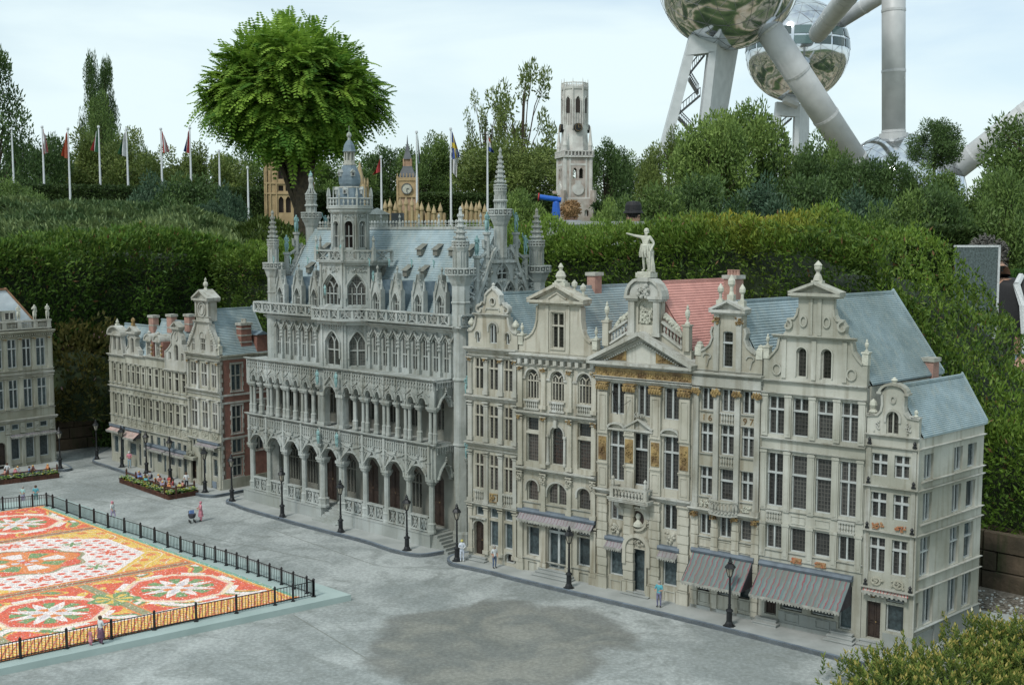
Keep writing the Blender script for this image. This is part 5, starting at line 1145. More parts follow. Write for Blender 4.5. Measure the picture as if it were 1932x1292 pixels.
    m.lathe([(.5,33.25),(.5,33.55)], cx, cy, 0, 8, rot=.5); m.lathe([(.3,33.3),(.3,34.3)], cx, cy, 0, 8); m.lathe([(.5,34.25),(.52,34.35)], cx, cy, 0, 8, rot=.5); m.build('top_lantern', TRIM, d_)
    m = MB(); m.lathe([(.64,34.35),(.58,34.5),(.5,34.9),(.3,35.25),(.15,35.4)], cx, cy, 0, 8, rot=.5); m.build('lantern_cap', SLATE2, d_)
    m = MB(); m.lathe([(.16,35.35),(.12,35.6),(.24,35.8),(.2,36.0),(.04,36.15)], cx, cy, 0, 8); m.tube([(cx,cy,36.1),(cx,cy,36.7)], .03, 4); m.build('finial', KSTONE, d_)
    for a0, z, r_ in ((-.4,32.1,1.0), (-1.7,32.1,1.0), (-1.05,30.5,1.22), (-2.4,30.5,1.22), (.4,30.5,1.22)):
        a = a0-.0; x, y = cx+r_*math.cos(a), cy+r_*math.sin(a); m = MB(); m.box(-.18,.18,-.14,.3,-.02,.38); m.prism([(-.24,.36),(.24,.36),(0,.65)], -.18, .3); o = m.build('tower_dormer', KSTONE, d_, (x, y, z)); o.rotation_euler = (0, 0, a+math.pi/2)
        p_ = MB(); p_.box(-.1,.1,-.16,-.13,.05,.3); p_.build('pane', GLASS, o)
    # small statues high on the front
    for x, y, z in ((11.9,.2,25.0),(15.3,.2,25.0),(17.6,2.0,22.6),(13.7,-.4,21.3)):
        kstat(H, x, y, z, int(x) % 2, .55)
    return H
build_king()
# ================================================================ the small row on the left and the house at the frame's edge
C_O = Vector((-1.8872, 5.4215, 0)); C_ANG = R(-43.42)
def build_c(i):
    D = 5.0
    spec = {
     1: dict(u=(.1,3.92), lab='narrow grey house with two attic windows under a round pediment, end of the small row', w=[(1.14,1.77),(2.46,3.1)], cor=13.0),
     2: dict(u=(3.98,8.4), lab='grey house with single arched attic window under a small triangular pediment in the small row', w=[(4.3,4.95),(5.35,6.03),(6.38,7.1),(7.6,8.2)], cor=13.2),
     3: dict(u=(8.45,12.7), lab='grey house with two domed dormers flanked by little gilded balls, middle of the small row', w=[(9.05,9.76),(10.4,11.2),(11.86,12.5)], cor=13.3),
     4: dict(u=(12.75,17.15), lab='grey house with tall scrolled gable holding an oval window in the small row', w=[(13.3,13.96),(14.65,15.44),(16.06,16.8)], cor=12.2)}[i]
    u0, u1 = spec['u']; H = house('gabled_house', spec['lab'], (u0+u1)/2, C_O, C_ANG, 'houses of the small row')
    hs = []; K = []
    for a, b in spec['w']:
        hs += [(a,b,9.78,11.95),(a,b,5.98,8.4)]; K += [('trans',.66),('trans',.62)]
    g0 = len(hs)
    if i == 1: hs += [(.7,1.8,1.35,3.4),(2.2,3.1,.6,3.6),(.8,1.7,3.7,4.3)]
    elif i == 2: hs += [(4.35,5.9,1.5,3.0),(4.35,5.9,3.2,4.1),(6.4,7.0,.5,3.1),(7.4,8.2,1.6,4.2)]
    elif i == 3: hs += [(8.75,9.3,.5,2.7),(9.05,9.66,3.35,4.4),(10.4,11.45,1.45,2.6),(10.4,11.3,3.35,4.4),(11.8,12.4,.5,2.7),(11.8,12.4,3.35,4.4)]
    else: hs += [(13.2,14.2,1.5,2.7),(13.23,14.29,3.35,4.33),(14.7,15.6,1.5,2.7),(14.7,15.6,3.35,4.3),(15.9,16.7,.5,2.7),(15.9,16.7,3.35,4.2)]
    m = MB(); facade(m, [(0,u0,u1),(spec['cor']-.2,u0,u1)], hs, .5); m.build('front_wall', CSTONE, H)
    for n_, h in enumerate(hs):
        k, t = K[n_] if n_ < g0 else ('plain', .5); window(H, *h, k, t, fm=CSTONE if n_ < g0 else TRIM, gm=GLASS if n_ < g0 else GLASS2, mw=.11, y=.12)
    for z, h, p in ((spec['cor']-.3,.3,.32), (9.1,.22,.24), (9.55,.12,.12), (8.45,.12,.14), (5.75,.12,.14), (4.62,.2,.26), (12.05,.1,.12)):
        if z > spec['cor']-.3+.01: continue
        m = MB(); m.mould(u0-.05, u1+.05, z, h, p); m.build('stone_ledge', TRIM, H)
    xs = sorted({round(x, 2) for a, b in spec['w'] for x in (a-.2, b+.2)}); keep = []
    for x in xs:
        if not keep or x-keep[-1] > .45: keep.append(x)
    for x in keep:
        for z0, z1 in ((9.6,12.1),(5.8,8.5)): m = MB(); pilaster(m, x, .2, z0, z1, .12, cap=.2, base=.15); m.build('pilaster', CSTONE, H)
    m = MB()
    for a, b in spec['w']: m.ribbon([(a-.05,4.95),(b+.05,4.95),(b+.05,5.6),(a-.05,5.6)], .07, -.06, 0, True); carve(m, (a+b)/2, 5.28, .45, .4, 0, .08, 5); carve(m, (a+b)/2, 8.85, .6, .3, 0, .08, 6)
    m.build('carved_band', CSTONE, H)
    # roof with ridge along the row
    zr = 16.3 if i < 3 else 17.2; m = MB(); n = 14; ze = spec['cor']-.1; yr = 2.2
    for i_ in range(n):
        a, b = i_/n, (i_+1)/n
        for y0_ in (.35, 4.6):
            ya, yb = y0_+(yr-y0_)*a**.8, y0_+(yr-y0_)*b**.8; za, zb = ze+(zr-ze)*a, ze+(zr-ze)*b
            m.add([(u0,ya,za+.07),(u1,ya,za+.07),(u1,yb,zb+.01),(u0,yb,zb+.01),(u0,ya,za-.05),(u1,ya,za-.05)], [(0,1,2,3),(0,4,5,1)])
    for u in (u0, u1): m.add([(u,.35+(yr-.35)*(k/7)**.8,ze+(zr-ze)*k/7) for k in range(8)]+[(u,4.6+(yr-4.6)*(k/7)**.8,ze+(zr-ze)*k/7) for k in range(6,-1,-1)], [tuple(range(15))])
    m.box(u0,u1,yr-.12,yr+.12,zr-.05,zr+.1); m.build('roof', SLATE, H)
    m = MB(); m.box(u0,u1,.5,D-.4,0,ze); m.build('rear_wall', CSTONE, H)
    def gab(P, hs_, extra):
        m = MB(); facade(m, P, hs_, .4); m.build('gable', TRIM, H)
        for h in hs_: window(H, h[0], h[1], h[2], h[3], 'plain', .5, (h+(0,))[4], y=.22, fm=TRIM)
        m = MB(); extra(m); L = [(p[1], p[0]) for p in P]; Rr = [(p[2], p[0]) for p in P]; m.ribbon(L, .12, -.1, .45); m.ribbon(Rr, .12, -.1, .45); m.build('gable_moulding', TRIM, H)
    if i == 1:
        def ex(m): m.ribbon(arcline(.45,3.5,15.25,.95), .2, -.35, .6); m.box(.35,3.6,-.3,.5,15.15,15.35)
        gab([(13.0,.5,3.6),(13.6,.5,3.5),(14.2,.75,3.3),(15.2,.9,3.15),(15.3,.6,3.4),(15.8,.9,3.1),(16.1,1.5,2.5)], [(1.25,1.84,13.4,15.05),(2.35,2.95,13.4,15.05)], ex)
        m = MB(); m.box(1.8,2.2,0,.4,16.1,16.5); m.lathe([(.1,0),(.2,.2),(.02,.6)], 2.0, .2, 16.5, 7); m.build('finial', STATUE, H)
    if i == 2:
        def ex(m): tri(m, 4.65, 6.75, 15.7, 16.4, -.3, .5, .14)
        gab([(13.2,4.2,7.2),(13.7,4.25,7.1),(14.1,4.8,6.5),(14.8,4.95,6.4),(15.1,4.7,6.7),(15.3,5.0,6.35),(15.7,5.0,6.3),(16.3,5.6,5.75)], [(5.3,5.95,13.35,15.1,.3)], ex)
        m = MB(); m.box(5.5,5.85,0,.35,16.3,16.75); m.lathe([(.12,0),(.24,.25),(.22,.45),(.02,.65)], 5.67, .18, 16.75, 8); m.build('finial', GOLD, H)
    if i == 3:
        for a in (9.1, 11.1):
            m = MB(); facade(m, [(13.3,a-.62,a+.62),(15.0,a-.62,a+.62)], [(a-.36,a+.36,13.4,14.75)], .4, .1); m.ribbon(arcline(a-.7,a+.7,15.05,.65), .16, -.12, 1.5); m.prism(arcline(a-.65,a+.65,15.0,.6), 0, 1.4); m.box(a-.75,a+.75,-.14,1.2,14.95,15.1)
            m.lathe([(.1,0),(.2,.2),(.02,.4)], a, .2, 15.7, 7); o = m.build('dormer', TRIM, H); w_ = window(H, a-.36, a+.36, 13.4, 14.75, 'cross', .6, fm=TRIM, mw=.07); w_.location.y = .1*S
        for a in (10.05, 12.1):
            m = MB(); m.box(a-.2,a+.25,0,1,13.3,15.0); m.build('brick_pier', REDBRICK, H)
            m = MB()
            for z in (13.6,14.05,14.5): m.ball(a, -.08, z, .16, None, 7)
            m.build('gilded_balls', GOLD, H)
    if i == 4:
        def ex(m): tri(m, 14.35, 16.1, 16.75, 17.4, -.3, .5, .14); m.ribbon([(15.2+.3*math.cos(q*math.pi/6),15.85+.45*math.sin(q*math.pi/6)) for q in range(12)], .1, -.1, 0, True)
        gab([(12.2,12.85,17.1),(14.1,12.85,17.1),(14.2,13.2,16.85),(14.6,13.75,16.6),(15.0,14.2,16.3),(15.5,14.1,16.35),(15.9,14.25,16.2),(16.3,14.6,15.8),(16.7,14.65,15.8),(17.3,15.15,15.35)], [(14.7,15.45,13.15,14.95,.35),(13.45,13.95,13.2,14.05),(16.0,16.5,13.2,14.05)], ex)
    for u, z0, z1, uu in ((6.98,15.6,17.5,2),(10.9,15.3,17.8,3),(14.6,16.2,18.0,4)):
        if uu == i: chimney(H, u, 2.0, z0, z1, 1.0, .7, 1, 0, CHIMB, sh=False)
    if i == 3: pass
    if i == 1: awning(H, .4, 3.3, 4.1, 4.5, .7, AWN2, 10, side=False)
    if i == 2: awning(H, 4.1, 7.0, 3.75, 4.45, .9, AWN2, 12, side=True)
    if i in (3, 4): awning(H, u0+.1, u1-.1, 2.95, 3.2, .55, AWN3, 14, side=False)
    settle(H, (u0+u1)/2)
for i in (1, 2, 3, 4): build_c(i)

def build_c5():
    H = house('brick_sided_house', 'tall corner house with pale front, red brick side wall and round topped gable tower', 20.3, C_O, C_ANG, 'houses of the small row')
    C = [(17.87,18.97),(19.93,20.99),(21.88,22.96)]; hs = []; K = []
    for a, b in C:
        hs += [(a,b,10.88,13.38),(a,b,6.45,9.35)]; K += [('cross',.57),('cross',.6)]
    hs += [(17.9,18.45,4.2,5.05),(17.3,18.5,.66,2.7),(19.85,20.45,1.5,3.35),(19.6,20.6,3.6,4.1),(21.8,22.65,1.5,3.4),(21.6,22.7,3.65,4.15)]
    m = MB(); facade(m, [(0,17.2,23.43),(14.0,17.2,23.43)], hs, .5); m.build('front_wall', CSTONE, H)
    for n_, h in enumerate(hs):
        if n_ == 7: doorset(H, *h); continue
        k, t = K[n_] if n_ < 6 else ('plain', .5); window(H, *h, k, t, fm=TRIM, gm=GLASS if n_ < 6 else GLASS2, mw=.12, y=.15)
    for z, h, p in ((14.05,.36,.42), (13.6,.2,.2), (10.35,.26,.4), (10.0,.14,.18), (9.5,.14,.14), (6.2,.14,.16), (5.1,.2,.3)):
        m = MB(); m.mould(17.15, 23.55, z, h, p); m.build('stone_ledge', TRIM, H)
    for x in (17.55, 19.45, 21.42, 23.2):
        for z0, z1 in ((10.6,13.65),(6.3,9.6)): m = MB(); pilaster(m, x, .32, z0, z1, .18); m.build('pilaster', TRIM, H)
        g = MB(); carve(g, x, 13.45, .4, .3, -.2, .1, 6); g.build('capital', GOLD, H)
        m = MB(); pilaster(m, x, .4, .2, 4.9, .16); m.build('pilaster', CSTONE, H)
    m = MB()
    for a, b in C: carve(m, (a+b)/2, 5.75, 1.0, .5, 0, .12, 10); m.ribbon([(a-.1,5.4),(b+.1,5.4),(b+.1,6.1),(a-.1,6.1)], .07, -.07, 0, True)
    m.build('carved_band', CSTONE, H)
    m = MB(); m.box(17.0,18.8,-.55,0,2.85,3.05); m.box(16.9,18.9,-.6,0,3.05,3.2); carve(m, 17.9, 3.5, 1.5, .5, -.2, .3, 22); m.build('door_canopy', CSTONE, H)
    awning(H, 19.4, 23.2, 4.7, 5.0, .6, AWN3, 12, side=False)
    m = MB(); m.box(21.2,22.4,-.06,0,.3,1.0); m.build('cellar_vent', KERB, H)
    P = [(14.4,17.5,23.2),(15.0,17.55,23.15),(15.3,17.9,22.9),(15.9,18.3,22.6),(16.6,18.8,22.1),(17.4,19.2,21.85),(17.5,19.25,21.85)]
    m = MB(); facade(m, P, [(18.3,18.8,14.6,15.85),(19.95,20.85,14.65,15.95),(21.85,22.35,14.6,15.85)], .45); m.build('gable', TRIM, H)
    for h in ((18.3,18.8,14.6,15.85),(19.95,20.85,14.65,15.95),(21.85,22.35,14.6,15.85)): window(H, *h, 'cross', .6, y=.22, fm=TRIM, mw=.06)
    m = MB(); L = [(p[1], p[0]) for p in P]; Rr = [(p[2], p[0]) for p in P]; m.ribbon(L[1:], .2, -.2, .5); m.ribbon(Rr[1:], .2, -.2, .5)
    for q in range(8):
        t = q/8; m.ball(17.75+1.35*t, -.1, 15.3+1.9*t, .2, None, 5); m.ball(22.95-1.2*t, -.1, 15.3+1.9*t, .2, None, 5)
    hood(m, 19.9, 20.9, 16.2, .4); m.mould(18.9, 22.2, 17.5, .3, .3); m.mould(19.0,22.1,18.1,.16,.16); m.build('gable_moulding', TRIM, H)
    m = MB(); m.box(19.3,21.8,-.05,.9,17.8,20.0); m.ribbon([(20.55+.75*math.cos(q*math.pi/7),19.0+.75*math.sin(q*math.pi/7)) for q in range(14)], .14, -.2, -.04, True); m.ribbon([(20.55+.42*math.cos(q*math.pi/7),19.0+.5*math.sin(q*math.pi/7)) for q in range(14)], .1, -.2, -.04, True)
    for x in (19.45, 21.65): m.box(x-.16,x+.16,-.18,0,18.3,19.9)
    m.build('gable_tower', TRIM, H)
    m = MB(); tri(m, 19.05, 22.05, 20.05, 21.0, -.45, 1.2, .18); m.prism([(19.3,20.05),(21.8,20.05),(20.55,20.85)], -.1, .95); m.build('tower_pediment', TRIM, H)
    m = MB(); m.lathe([(.35,0),(.2,.25),(.12,.4),(.26,.65),(.26,.85),(.1,1.05),(.14,1.2),(.02,1.45)], 20.55, .4, 20.85, 8); m.build('finial', STATUE, H)
    for x in (17.6, 23.15): m = MB(); urn(m, x, .2, 15.3, 1.0, .5); m.box(x-.22,x+.22,0,.45,14.4,15.3); m.build('urn', STATUE, H)
    gable_roof(H, 17.25, 23.4, 18.85, 14.3, 6.1, SLATE, .4, sh=False, courses=22)
    # red brick side wall with stone dressings
    hs = [(1.4,2.65,10.55,13.3),(1.38,2.6,6.1,8.95),(1.36,2.6,3.98,5.4),(1.35,2.55,1.5,3.45),(4.2,5.3,10.55,13.3),(4.2,5.3,6.1,8.95),(4.2,5.3,3.98,5.4)]
    m = MB(); facade(m, [(1.3,.02,6.0),(13.9,.02,6.0)], hs, .45); sw = m.build('side_wall', REDBRICK, H, (23.43, 0, 0)); sw.rotation_euler = (0, 0, R(90))
    for n_, h in enumerate(hs): window(sw, *h, 'cross' if n_ not in (2, 6) else 'mull', .57, fm=TRIM, mw=.1, gm=GLASS2)
    m = MB()
    for z in (13.9, 10.1, 9.3, 5.6): m.box(0,6.05,-.07,.02,z-.08,z+.12)
    for h in hs:
        for x in (h[0], h[1]):
            for k in range(6): zz = h[2]+(h[3]-h[2])*k/6; s_ = -1 if x == h[0] else 1; e_ = .22 if k % 2 else .12; m.box(min(x, x+s_*e_), max(x, x+s_*e_), -.04, .02, zz, zz+(h[3]-h[2])/6-.02)
        m.box(h[0]-.2,h[1]+.2,-.08,.02,h[2]-.16,h[2]-.02); m.box(h[0]-.2,h[1]+.2,-.05,.02,h[3]+.02,h[3]+.2)
    for k in range(28): zz = 1.4+k*.44; m.box(0,.34 if k % 2 else .2,-.04,.02,zz,zz+.4)
    o = m.build('stone_dressing', TRIM, H, (23.43, 0, 0)); o.rotation_euler = (0, 0, R(90))
    m = MB(); m.box(0,6.05,-.12,.4,0,1.35); m.mould(0,6.05,14.0,.3,.3); o = m.build('side_plinth', CSTONE, H, (23.43, 0, 0)); o.rotation_euler = (0, 0, R(90))
    m = MB(); m.box(17.3,22.9,.5,5.9,0,14.2); m.build('rear_wall', REDBRICK, H)
    chimney(H, 22.6, 3.6, 14.3, 17.4, .9, 1.25, 4, 3, REDBRICK, sh=False, capm=TRIM)
    d = MB(); d.box(21.6,23.5,4.6,5.9,14.3,16.2); d.build('dormer', REDBRICK, H); d = MB(); d.add([(21.4,4.4,16.2),(23.7,4.4,16.2),(23.7,6.1,16.2),(21.4,6.1,16.2),(21.4,5.25,16.6),(23.7,5.25,16.6)],[(0,1,5,4),(2,3,4,5),(0,4,3),(1,2,5)]); d.build('dormer_roof', SLATE2, H)
    settle(H, 20.3)
build_c5()

B_O = Vector((-2.3091, 5.2133, 0)); B_ANG = R(49.09)
SCALE_ST = [skin_mesh('stone_statue_a', [STATUE], HANDS, robe=True), skin_mesh('stone_statue_b', [STATUE], dict(elR=(-.34,.0,1.2), haR=(-.16,-.18,1.3), fiR=(-.12,-.2,1.34)), robe=True)]
def build_b():
    H = house('balustraded_house', 'grey stone house cut by the left edge, roof balustrade carrying pale statues', 1.8, B_O, B_ANG)
    C = [(-.6,.42),(1.05,2.06),(2.77,3.77),(4.41,5.48)]; hs = []; K = []
    for i, (a, b) in enumerate(C):
        hs += [(a,b,11.67,14.88),(a,b,7.02,10.28),(a+.15,b,4.55,5.22)]; K += [('cross',.67),('cross',.67),('plain',.5)]
        if i: hs.append((a,b,1.14,3.6)); K.append(('plain',.5))
    hs.append((-.75,.42,.3,3.3,.5)); m = MB(); facade(m, [(0,-3.2,6.4),(15.4,-3.2,6.4)], hs, .5); m.build('front_wall', CSTONE, H)
    for h, (k, t) in zip(hs, K): window(H, *h, k, t, fm=PAINT, gm=GLASS2, mw=.12, y=.2)
    doorset(H, -.75, .42, .3, 3.3, .5)
    for x in (-.1+.83, 2.42, 4.1, 5.95, -1.0):
        for z0, z1 in ((11.3,15.1),(6.9,10.6)): m = MB(); pilaster(m, x, .42, z0, z1, .2); m.build('pilaster', CSTONE, H); g = MB(); carve(g, x, z1-.2, .45, .3, -.22, .1, 6); g.build('capital', GOLD if z0 > 11 else CSTONE, H)
        m = MB(); pilaster(m, x, .42, .2, 4.3, .16); carve(m, x, 4.75, .5, .55, -.1, .14, 7); m.box(x-.25,x+.25,-.14,0,4.3,5.3); m.build('pilaster', STONE2, H)
    for z, h, p in ((15.4,.4,.5), (15.1,.16,.2), (10.7,.3,.28), (10.45,.12,.16), (6.7,.12,.14), (5.45,.34,.4), (11.2,.14,.14), (.6,.14,.14)):
        m = MB(); m.mould(-3.2, 6.6 if p > .3 else 6.45, z, h, p); m.build('cornice' if z > 15 else 'stone_ledge', TRIM if z < 15 else CSTONE, H)
    m = MB()
    for i in range(34): m.box(-2.4+i*.26,-2.28+i*.26,-.32,0,15.22,15.4)
    m.build('dentils', CSTONE, H)
    awning(H, .9, 6.35, 3.85, 4.05, .4, AWN3, 16, side=False, box=False)
    m = MB(); m.box(-3.2,6.35,-.1,.35,15.95,16.1); m.box(-3.2,6.38,-.12,.4,16.8,16.98); 
    for x in (-1.2,.8,2.55,4.45,6.05): m.box(x-.24,x+.24,-.1,.4,16.1,16.8)
    for a, b in ((-1.0,.5),(1.1,2.25),(2.85,4.15),(4.75,5.75)): balusters(m, a, b, 16.1, 16.8, .12, 7, .08)
    m.build('balustrade', TRIM, H)
    for i, x in enumerate((2.55,4.45,6.0)): o = put('statue', SCALE_ST[i % 2], H, (x,.12,17.0)); o.scale = (1, 1, 1)
    m = MB(); m.add([(-3.2,.5,16.0),(5.2,.5,16.0),(-3.2,2.3,20.5),(2.2,2.3,20.5),(5.2,5,16.0),(-3.2,5,16)], [(0,1,3,2),(1,4,3),(2,3,4,5)]); m.build('roof', ROOFW, H)
    m = MB(); 
    m.ribbon([(5.25,16.0),(2.2,20.6)], .22, .4, .8); m.xf(lambda x, y, z: (x, y+(z-16)*.4, z)); m.box(-3.2,2.3,2.1,2.5,20.4,20.6); m.build('roof_ridge', BROWNROOF, H)
    m = MB(); m.add([(-3.2,1.85,19.2),(3.0,1.85,19.2),(2.25,2.32,20.55),(-3.2,2.32,20.55)],[(0,1,2,3)]); m.build('upper_roof', BROWNROOF, H)
    m = MB(); m.box(.85,2.4,.5,2,16.1,18.1); m.build('dormer', STONE2, H); w_ = window(H, 1.07, 2.18, 17.1, 17.95, 'mull', .5, y=.0, fm=TRIM); w_.location.y = .48*S
    m = MB(); m.box(-3.2,6.38,.5,5,0,15.9); m.build('rear_wall', CSTONE, H)
    m = MB(); m.box(-.4,.2,.5,1.1,17,22); m.mould(-.5,.3,19.5,.3,.3,.5); m.build('chimney', CSTONE, H)
    settle(H, 1.8)
ROOFW = mat('pale_lead_roof', (.52,.57,.6), (.42,.47,.5), .6, 30, .2); BROWNROOF = mat('brown_tile_roof', (.30,.17,.09), (.22,.12,.07), .8, 60, .3)
build_b()

# ---------------------------------------------------------------- statue standing on the pedimented house
GSTAT = skin_mesh('roof_statue', [STATUE], dict(elR=(-.5,-.1,1.5), haR=(-.8,-.18,1.58), fiR=(-.88,-.2,1.6), elL=(.32,.08,1.18), haL=(.27,-.1,.9), fiL=(.27,-.12,.82), knL=(.14,-.12,.5), waist=(-.02,0,1.1)), scale=.04*1.72, sub=2)
gs = thing('statue', 'pale stone figure pointing with outstretched arm on top of the pedimented house', 'statue', rowpt(11.36, .28, 24.16), G_ANG)
o = put('figure', GSTAT, gs)
m = MB(); m.lathe([(.34,1.2),(.42,1.9),(.3,2.0)], 0, 0, 0, 10)
for i in range(14):
    a = i/14*6.28; m.tube([(.36*math.cos(a),.3*math.sin(a),2.0),(.5*math.cos(a),.42*math.sin(a),1.3),(.46*math.cos(a+.1),.4*math.sin(a+.1),1.05)], .07, 4)
m.build('tunic', STATUE, gs)
m = MB(); m.lathe([(.16,0),(.2,.1),(.17,.25),(.05,.34)], 0, 0, 2.8, 8); m.box(.35,.5,-.3,.25,.1,1.5); m.lathe([(.3,0),(.25,.5),(.1,1.2)], .45, 0, 0, 7); m.build('cap_and_shield', STATUE, gs)
# ================================================================ plaza, pavements, flower carpet, fences, lamps, figures
def plaza_mat():
    m = bpy.data.materials.new('worn_grey_paving'); m.use_nodes = True; t = m.node_tree; b = t.nodes['Principled BSDF']; L = t.links.new
    g = t.nodes.new('ShaderNodeNewGeometry'); P = g.outputs['Position']
    def noise_(sc, det=5, dist=0, vec=P):
        n = t.nodes.new('ShaderNodeTexNoise'); n.inputs['Scale'].default_value = sc; n.inputs['Detail'].default_value = det; n.inputs['Distortion'].default_value = dist; L(vec, n.inputs['Vector']); return n.outputs['Fac']
    def ramp(f, a, c, ca, cb):
        r = t.nodes.new('ShaderNodeValToRGB'); r.color_ramp.elements[0].position = a; r.color_ramp.elements[1].position = c
        r.color_ramp.elements[0].color = (*ca, 1); r.color_ramp.elements[1].color = (*cb, 1); L(f, r.inputs[0]); return r.outputs[0]
    def mix(f, a, c, mode='MIX'):
        x = t.nodes.new('ShaderNodeMix'); x.data_type = 'RGBA'; x.blend_type = mode
        if isinstance(f, float): x.inputs[0].default_value = f
        else: L(f, x.inputs[0])
        L(a, x.inputs[6]); 
        if isinstance(c, tuple): x.inputs[7].default_value = (*c, 1)
        else: L(c, x.inputs[7])
        return x.outputs[2]
    c0 = ramp(noise_(2.6, 6, 1.2), .38, .60, (.255,.28,.27), (.41,.435,.42))
    c0 = mix(ramp(noise_(7, 5, 2), .48, .66, (0,0,0), (.7,.7,.7)), c0, (.22,.24,.225))
    mp_ = t.nodes.new('ShaderNodeMapping'); mp_.inputs['Location'].default_value = (.05, -3.0, 0); L(P, mp_.inputs[0])
    m2 = t.nodes.new('ShaderNodeMapping'); m2.inputs['Scale'].default_value = (1/.37, 1/.36, 0); L(mp_.outputs[0], m2.inputs[0])
    ln = t.nodes.new('ShaderNodeVectorMath'); ln.operation = 'LENGTH'; L(m2.outputs[0], ln.inputs[0])
    ad = t.nodes.new('ShaderNodeMath'); ad.operation = 'MULTIPLY_ADD'; ad.inputs[1].default_value = .9; L(noise_(4, 5, .6), ad.inputs[0]); L(ln.outputs['Value'], ad.inputs[2]); hf = t.nodes.new('ShaderNodeMath'); hf.operation = 'MULTIPLY'; hf.inputs[1].default_value = .5; L(ad.outputs[0], hf.inputs[0])
    c0 = mix(ramp(hf.outputs[0], .62, .74, (.85,.85,.85), (0,0,0)), c0, mix(ramp(noise_(5.5, 6, 1.5), .4, .6, (0,0,0), (1,1,1)), ramp(noise_(3, 2), 0, 1, (.15,.16,.145), (.15,.16,.145)), (.235,.235,.20)))
    eg = ramp(hf.outputs[0], .60, .66, (0,0,0), (1,1,1)); eg2 = ramp(hf.outputs[0], .67, .72, (1,1,1), (0,0,0)); c0 = mix(ramp(mix(1.0, eg, eg2, 'MULTIPLY'), 0, 1, (0,0,0), (.55,.55,.55)), c0, (.15,.155,.14))
    fine = ramp(noise_(420, 3), .3, .7, (.80,.80,.80), (1.12,1.12,1.12)); c0 = mix(1.0, c0, fine, 'MULTIPLY')
    fine2 = ramp(noise_(110, 4), .35, .7, (.88,.88,.88), (1.08,1.08,1.08)); c0 = mix(1.0, c0, fine2, 'MULTIPLY')
    vo = t.nodes.new('ShaderNodeTexVoronoi'); vo.inputs['Scale'].default_value = 95; L(P, vo.inputs['Vector']); c0 = mix(1.0, c0, ramp(vo.outputs['Distance'], .1, .75, (1.08,1.08,1.08), (.84,.84,.84)), 'MULTIPLY')
    L(c0, b.inputs['Base Color']); b.inputs['Roughness'].default_value = .8
    bp = t.nodes.new('ShaderNodeBump'); bp.inputs['Strength'].default_value = .5; bp.inputs['Distance'].default_value = .0015; L(noise_(260, 3), bp.inputs['Height']); L(bp.outputs[0], b.inputs['Normal'])
    return m
PLAZA = plaza_mat()
GREENPAINT = mat('pale_green_grey_slab', (.36, .44, .42), (.31, .39, .37), .7, 10, .2)
GRAVELM = mat('gravel_soil', (.20, .18, .15), (.10, .09, .07), .95, 60, .8)
WALLM = mat('old_garden_wall', (.13, .095, .065), (.055, .045, .03), .95, 12, .8, streak=.6, stain=(.03, .05, .015))
def poly(name, pts, z0, z1, mt, kind=None):
    m = MB(); m.slab(pts, z0, z1); o = m.build(name, mt, scale=1)
    if kind: tag(o, kind=kind)
    return o
# ---- plaza table (a raised display) in four cast slabs
poly('plaza', [(-5,1.2),(3.2,1.2),(3.2,7.2),(-5,7.2)], -.6, 0, PLAZA, 'structure')
def curb(name, pts, z, wdt, mt=KERB):
    m = MB(); n = len(pts)
    for i in range(n-1):
        a, b = Vector((*pts[i], 0)), Vector((*pts[i+1], 0)); d = (b-a).normalized(); q = Vector((-d.y, d.x, 0))*wdt
        m.add([tuple(a+Vector((0,0,z0)))if k == 0 else tuple(a+q+Vector((0,0,z0))) for z0 in (0, z) for k in (0, 1)]+[tuple(b+Vector((0,0,z0))) if k == 0 else tuple(b+q+Vector((0,0,z0))) for z0 in (0, z) for k in (0, 1)],
              [(0,4,6,2),(2,6,7,3),(1,3,7,5),(0,2,3,1),(4,5,7,6)])
    o = m.build(name, mt, scale=1); tag(o, kind='structure'); return o
def smoothp(pts, n=5):
    out = []; P = [Vector(p) for p in pts]
    for i in range(len(P)-1):
        p0, p1, p2, p3 = P[max(i-1,0)], P[i], P[i+1], P[min(i+2,len(P)-1)]
        for k in range(n):
            t = k/n; out.append(tuple(.5*((2*p1)+(-p0+p2)*t+(2*p0-5*p1+4*p2-p3)*t*t+(-p0+3*p1-3*p2+p3)*t**3)))
    return out+[tuple(P[-1])]
SW = .012
kk = smoothp([(-1.115,4.673),(-1.143,4.626),(-1.144,4.583),(-1.104,4.537),(-1.034,4.455),(-.876,4.305),(-.787,4.221),(-.573,4.036),(-.489,3.958),(-.416,3.875),(-.349,3.823),(-.306,3.809),(-.266,3.823),(-.186,3.879)])
poly('pavement', kk+[(.1,4.2),(-.6,5.2)], 0, SW-.001, CONC, 'structure'); curb('kerb', kk, SW, .008)
gk = smoothp([(-.12,3.86),(-.17,3.825),(-.201,3.802),(-.214,3.756),(-.203,3.713),(-.182,3.691),(-.069,3.609),(.039,3.516),(.518,3.129),(.801,2.885),(1.02,2.70)])
poly('pavement', gk+[(1.5,3.12),(1.35,3.22),(.3,4.0)], 0, SW-.001, CONC, 'structure'); curb('kerb', gk, SW, .008)
ck = smoothp([(-2.0,5.95),(-2.01,5.6),(-1.985,5.45),(-1.963,5.392),(-1.872,5.297),(-1.77,5.19),(-1.5,4.92),(-1.299,4.721),(-1.253,4.69),(-1.206,4.69),(-1.114,4.79)])
poly('pavement', ck+[(-.9,5.3),(-1.6,6.0)], 0, SW-.001, CONC, 'structure'); curb('kerb', ck, SW, .008)
bk = smoothp([(-3.2,4.3),(-2.254,5.075),(-2.058,5.19),(-2.022,5.204),(-2.005,5.235),(-2.025,5.273),(-2.08,5.34),(-2.2,5.46)])
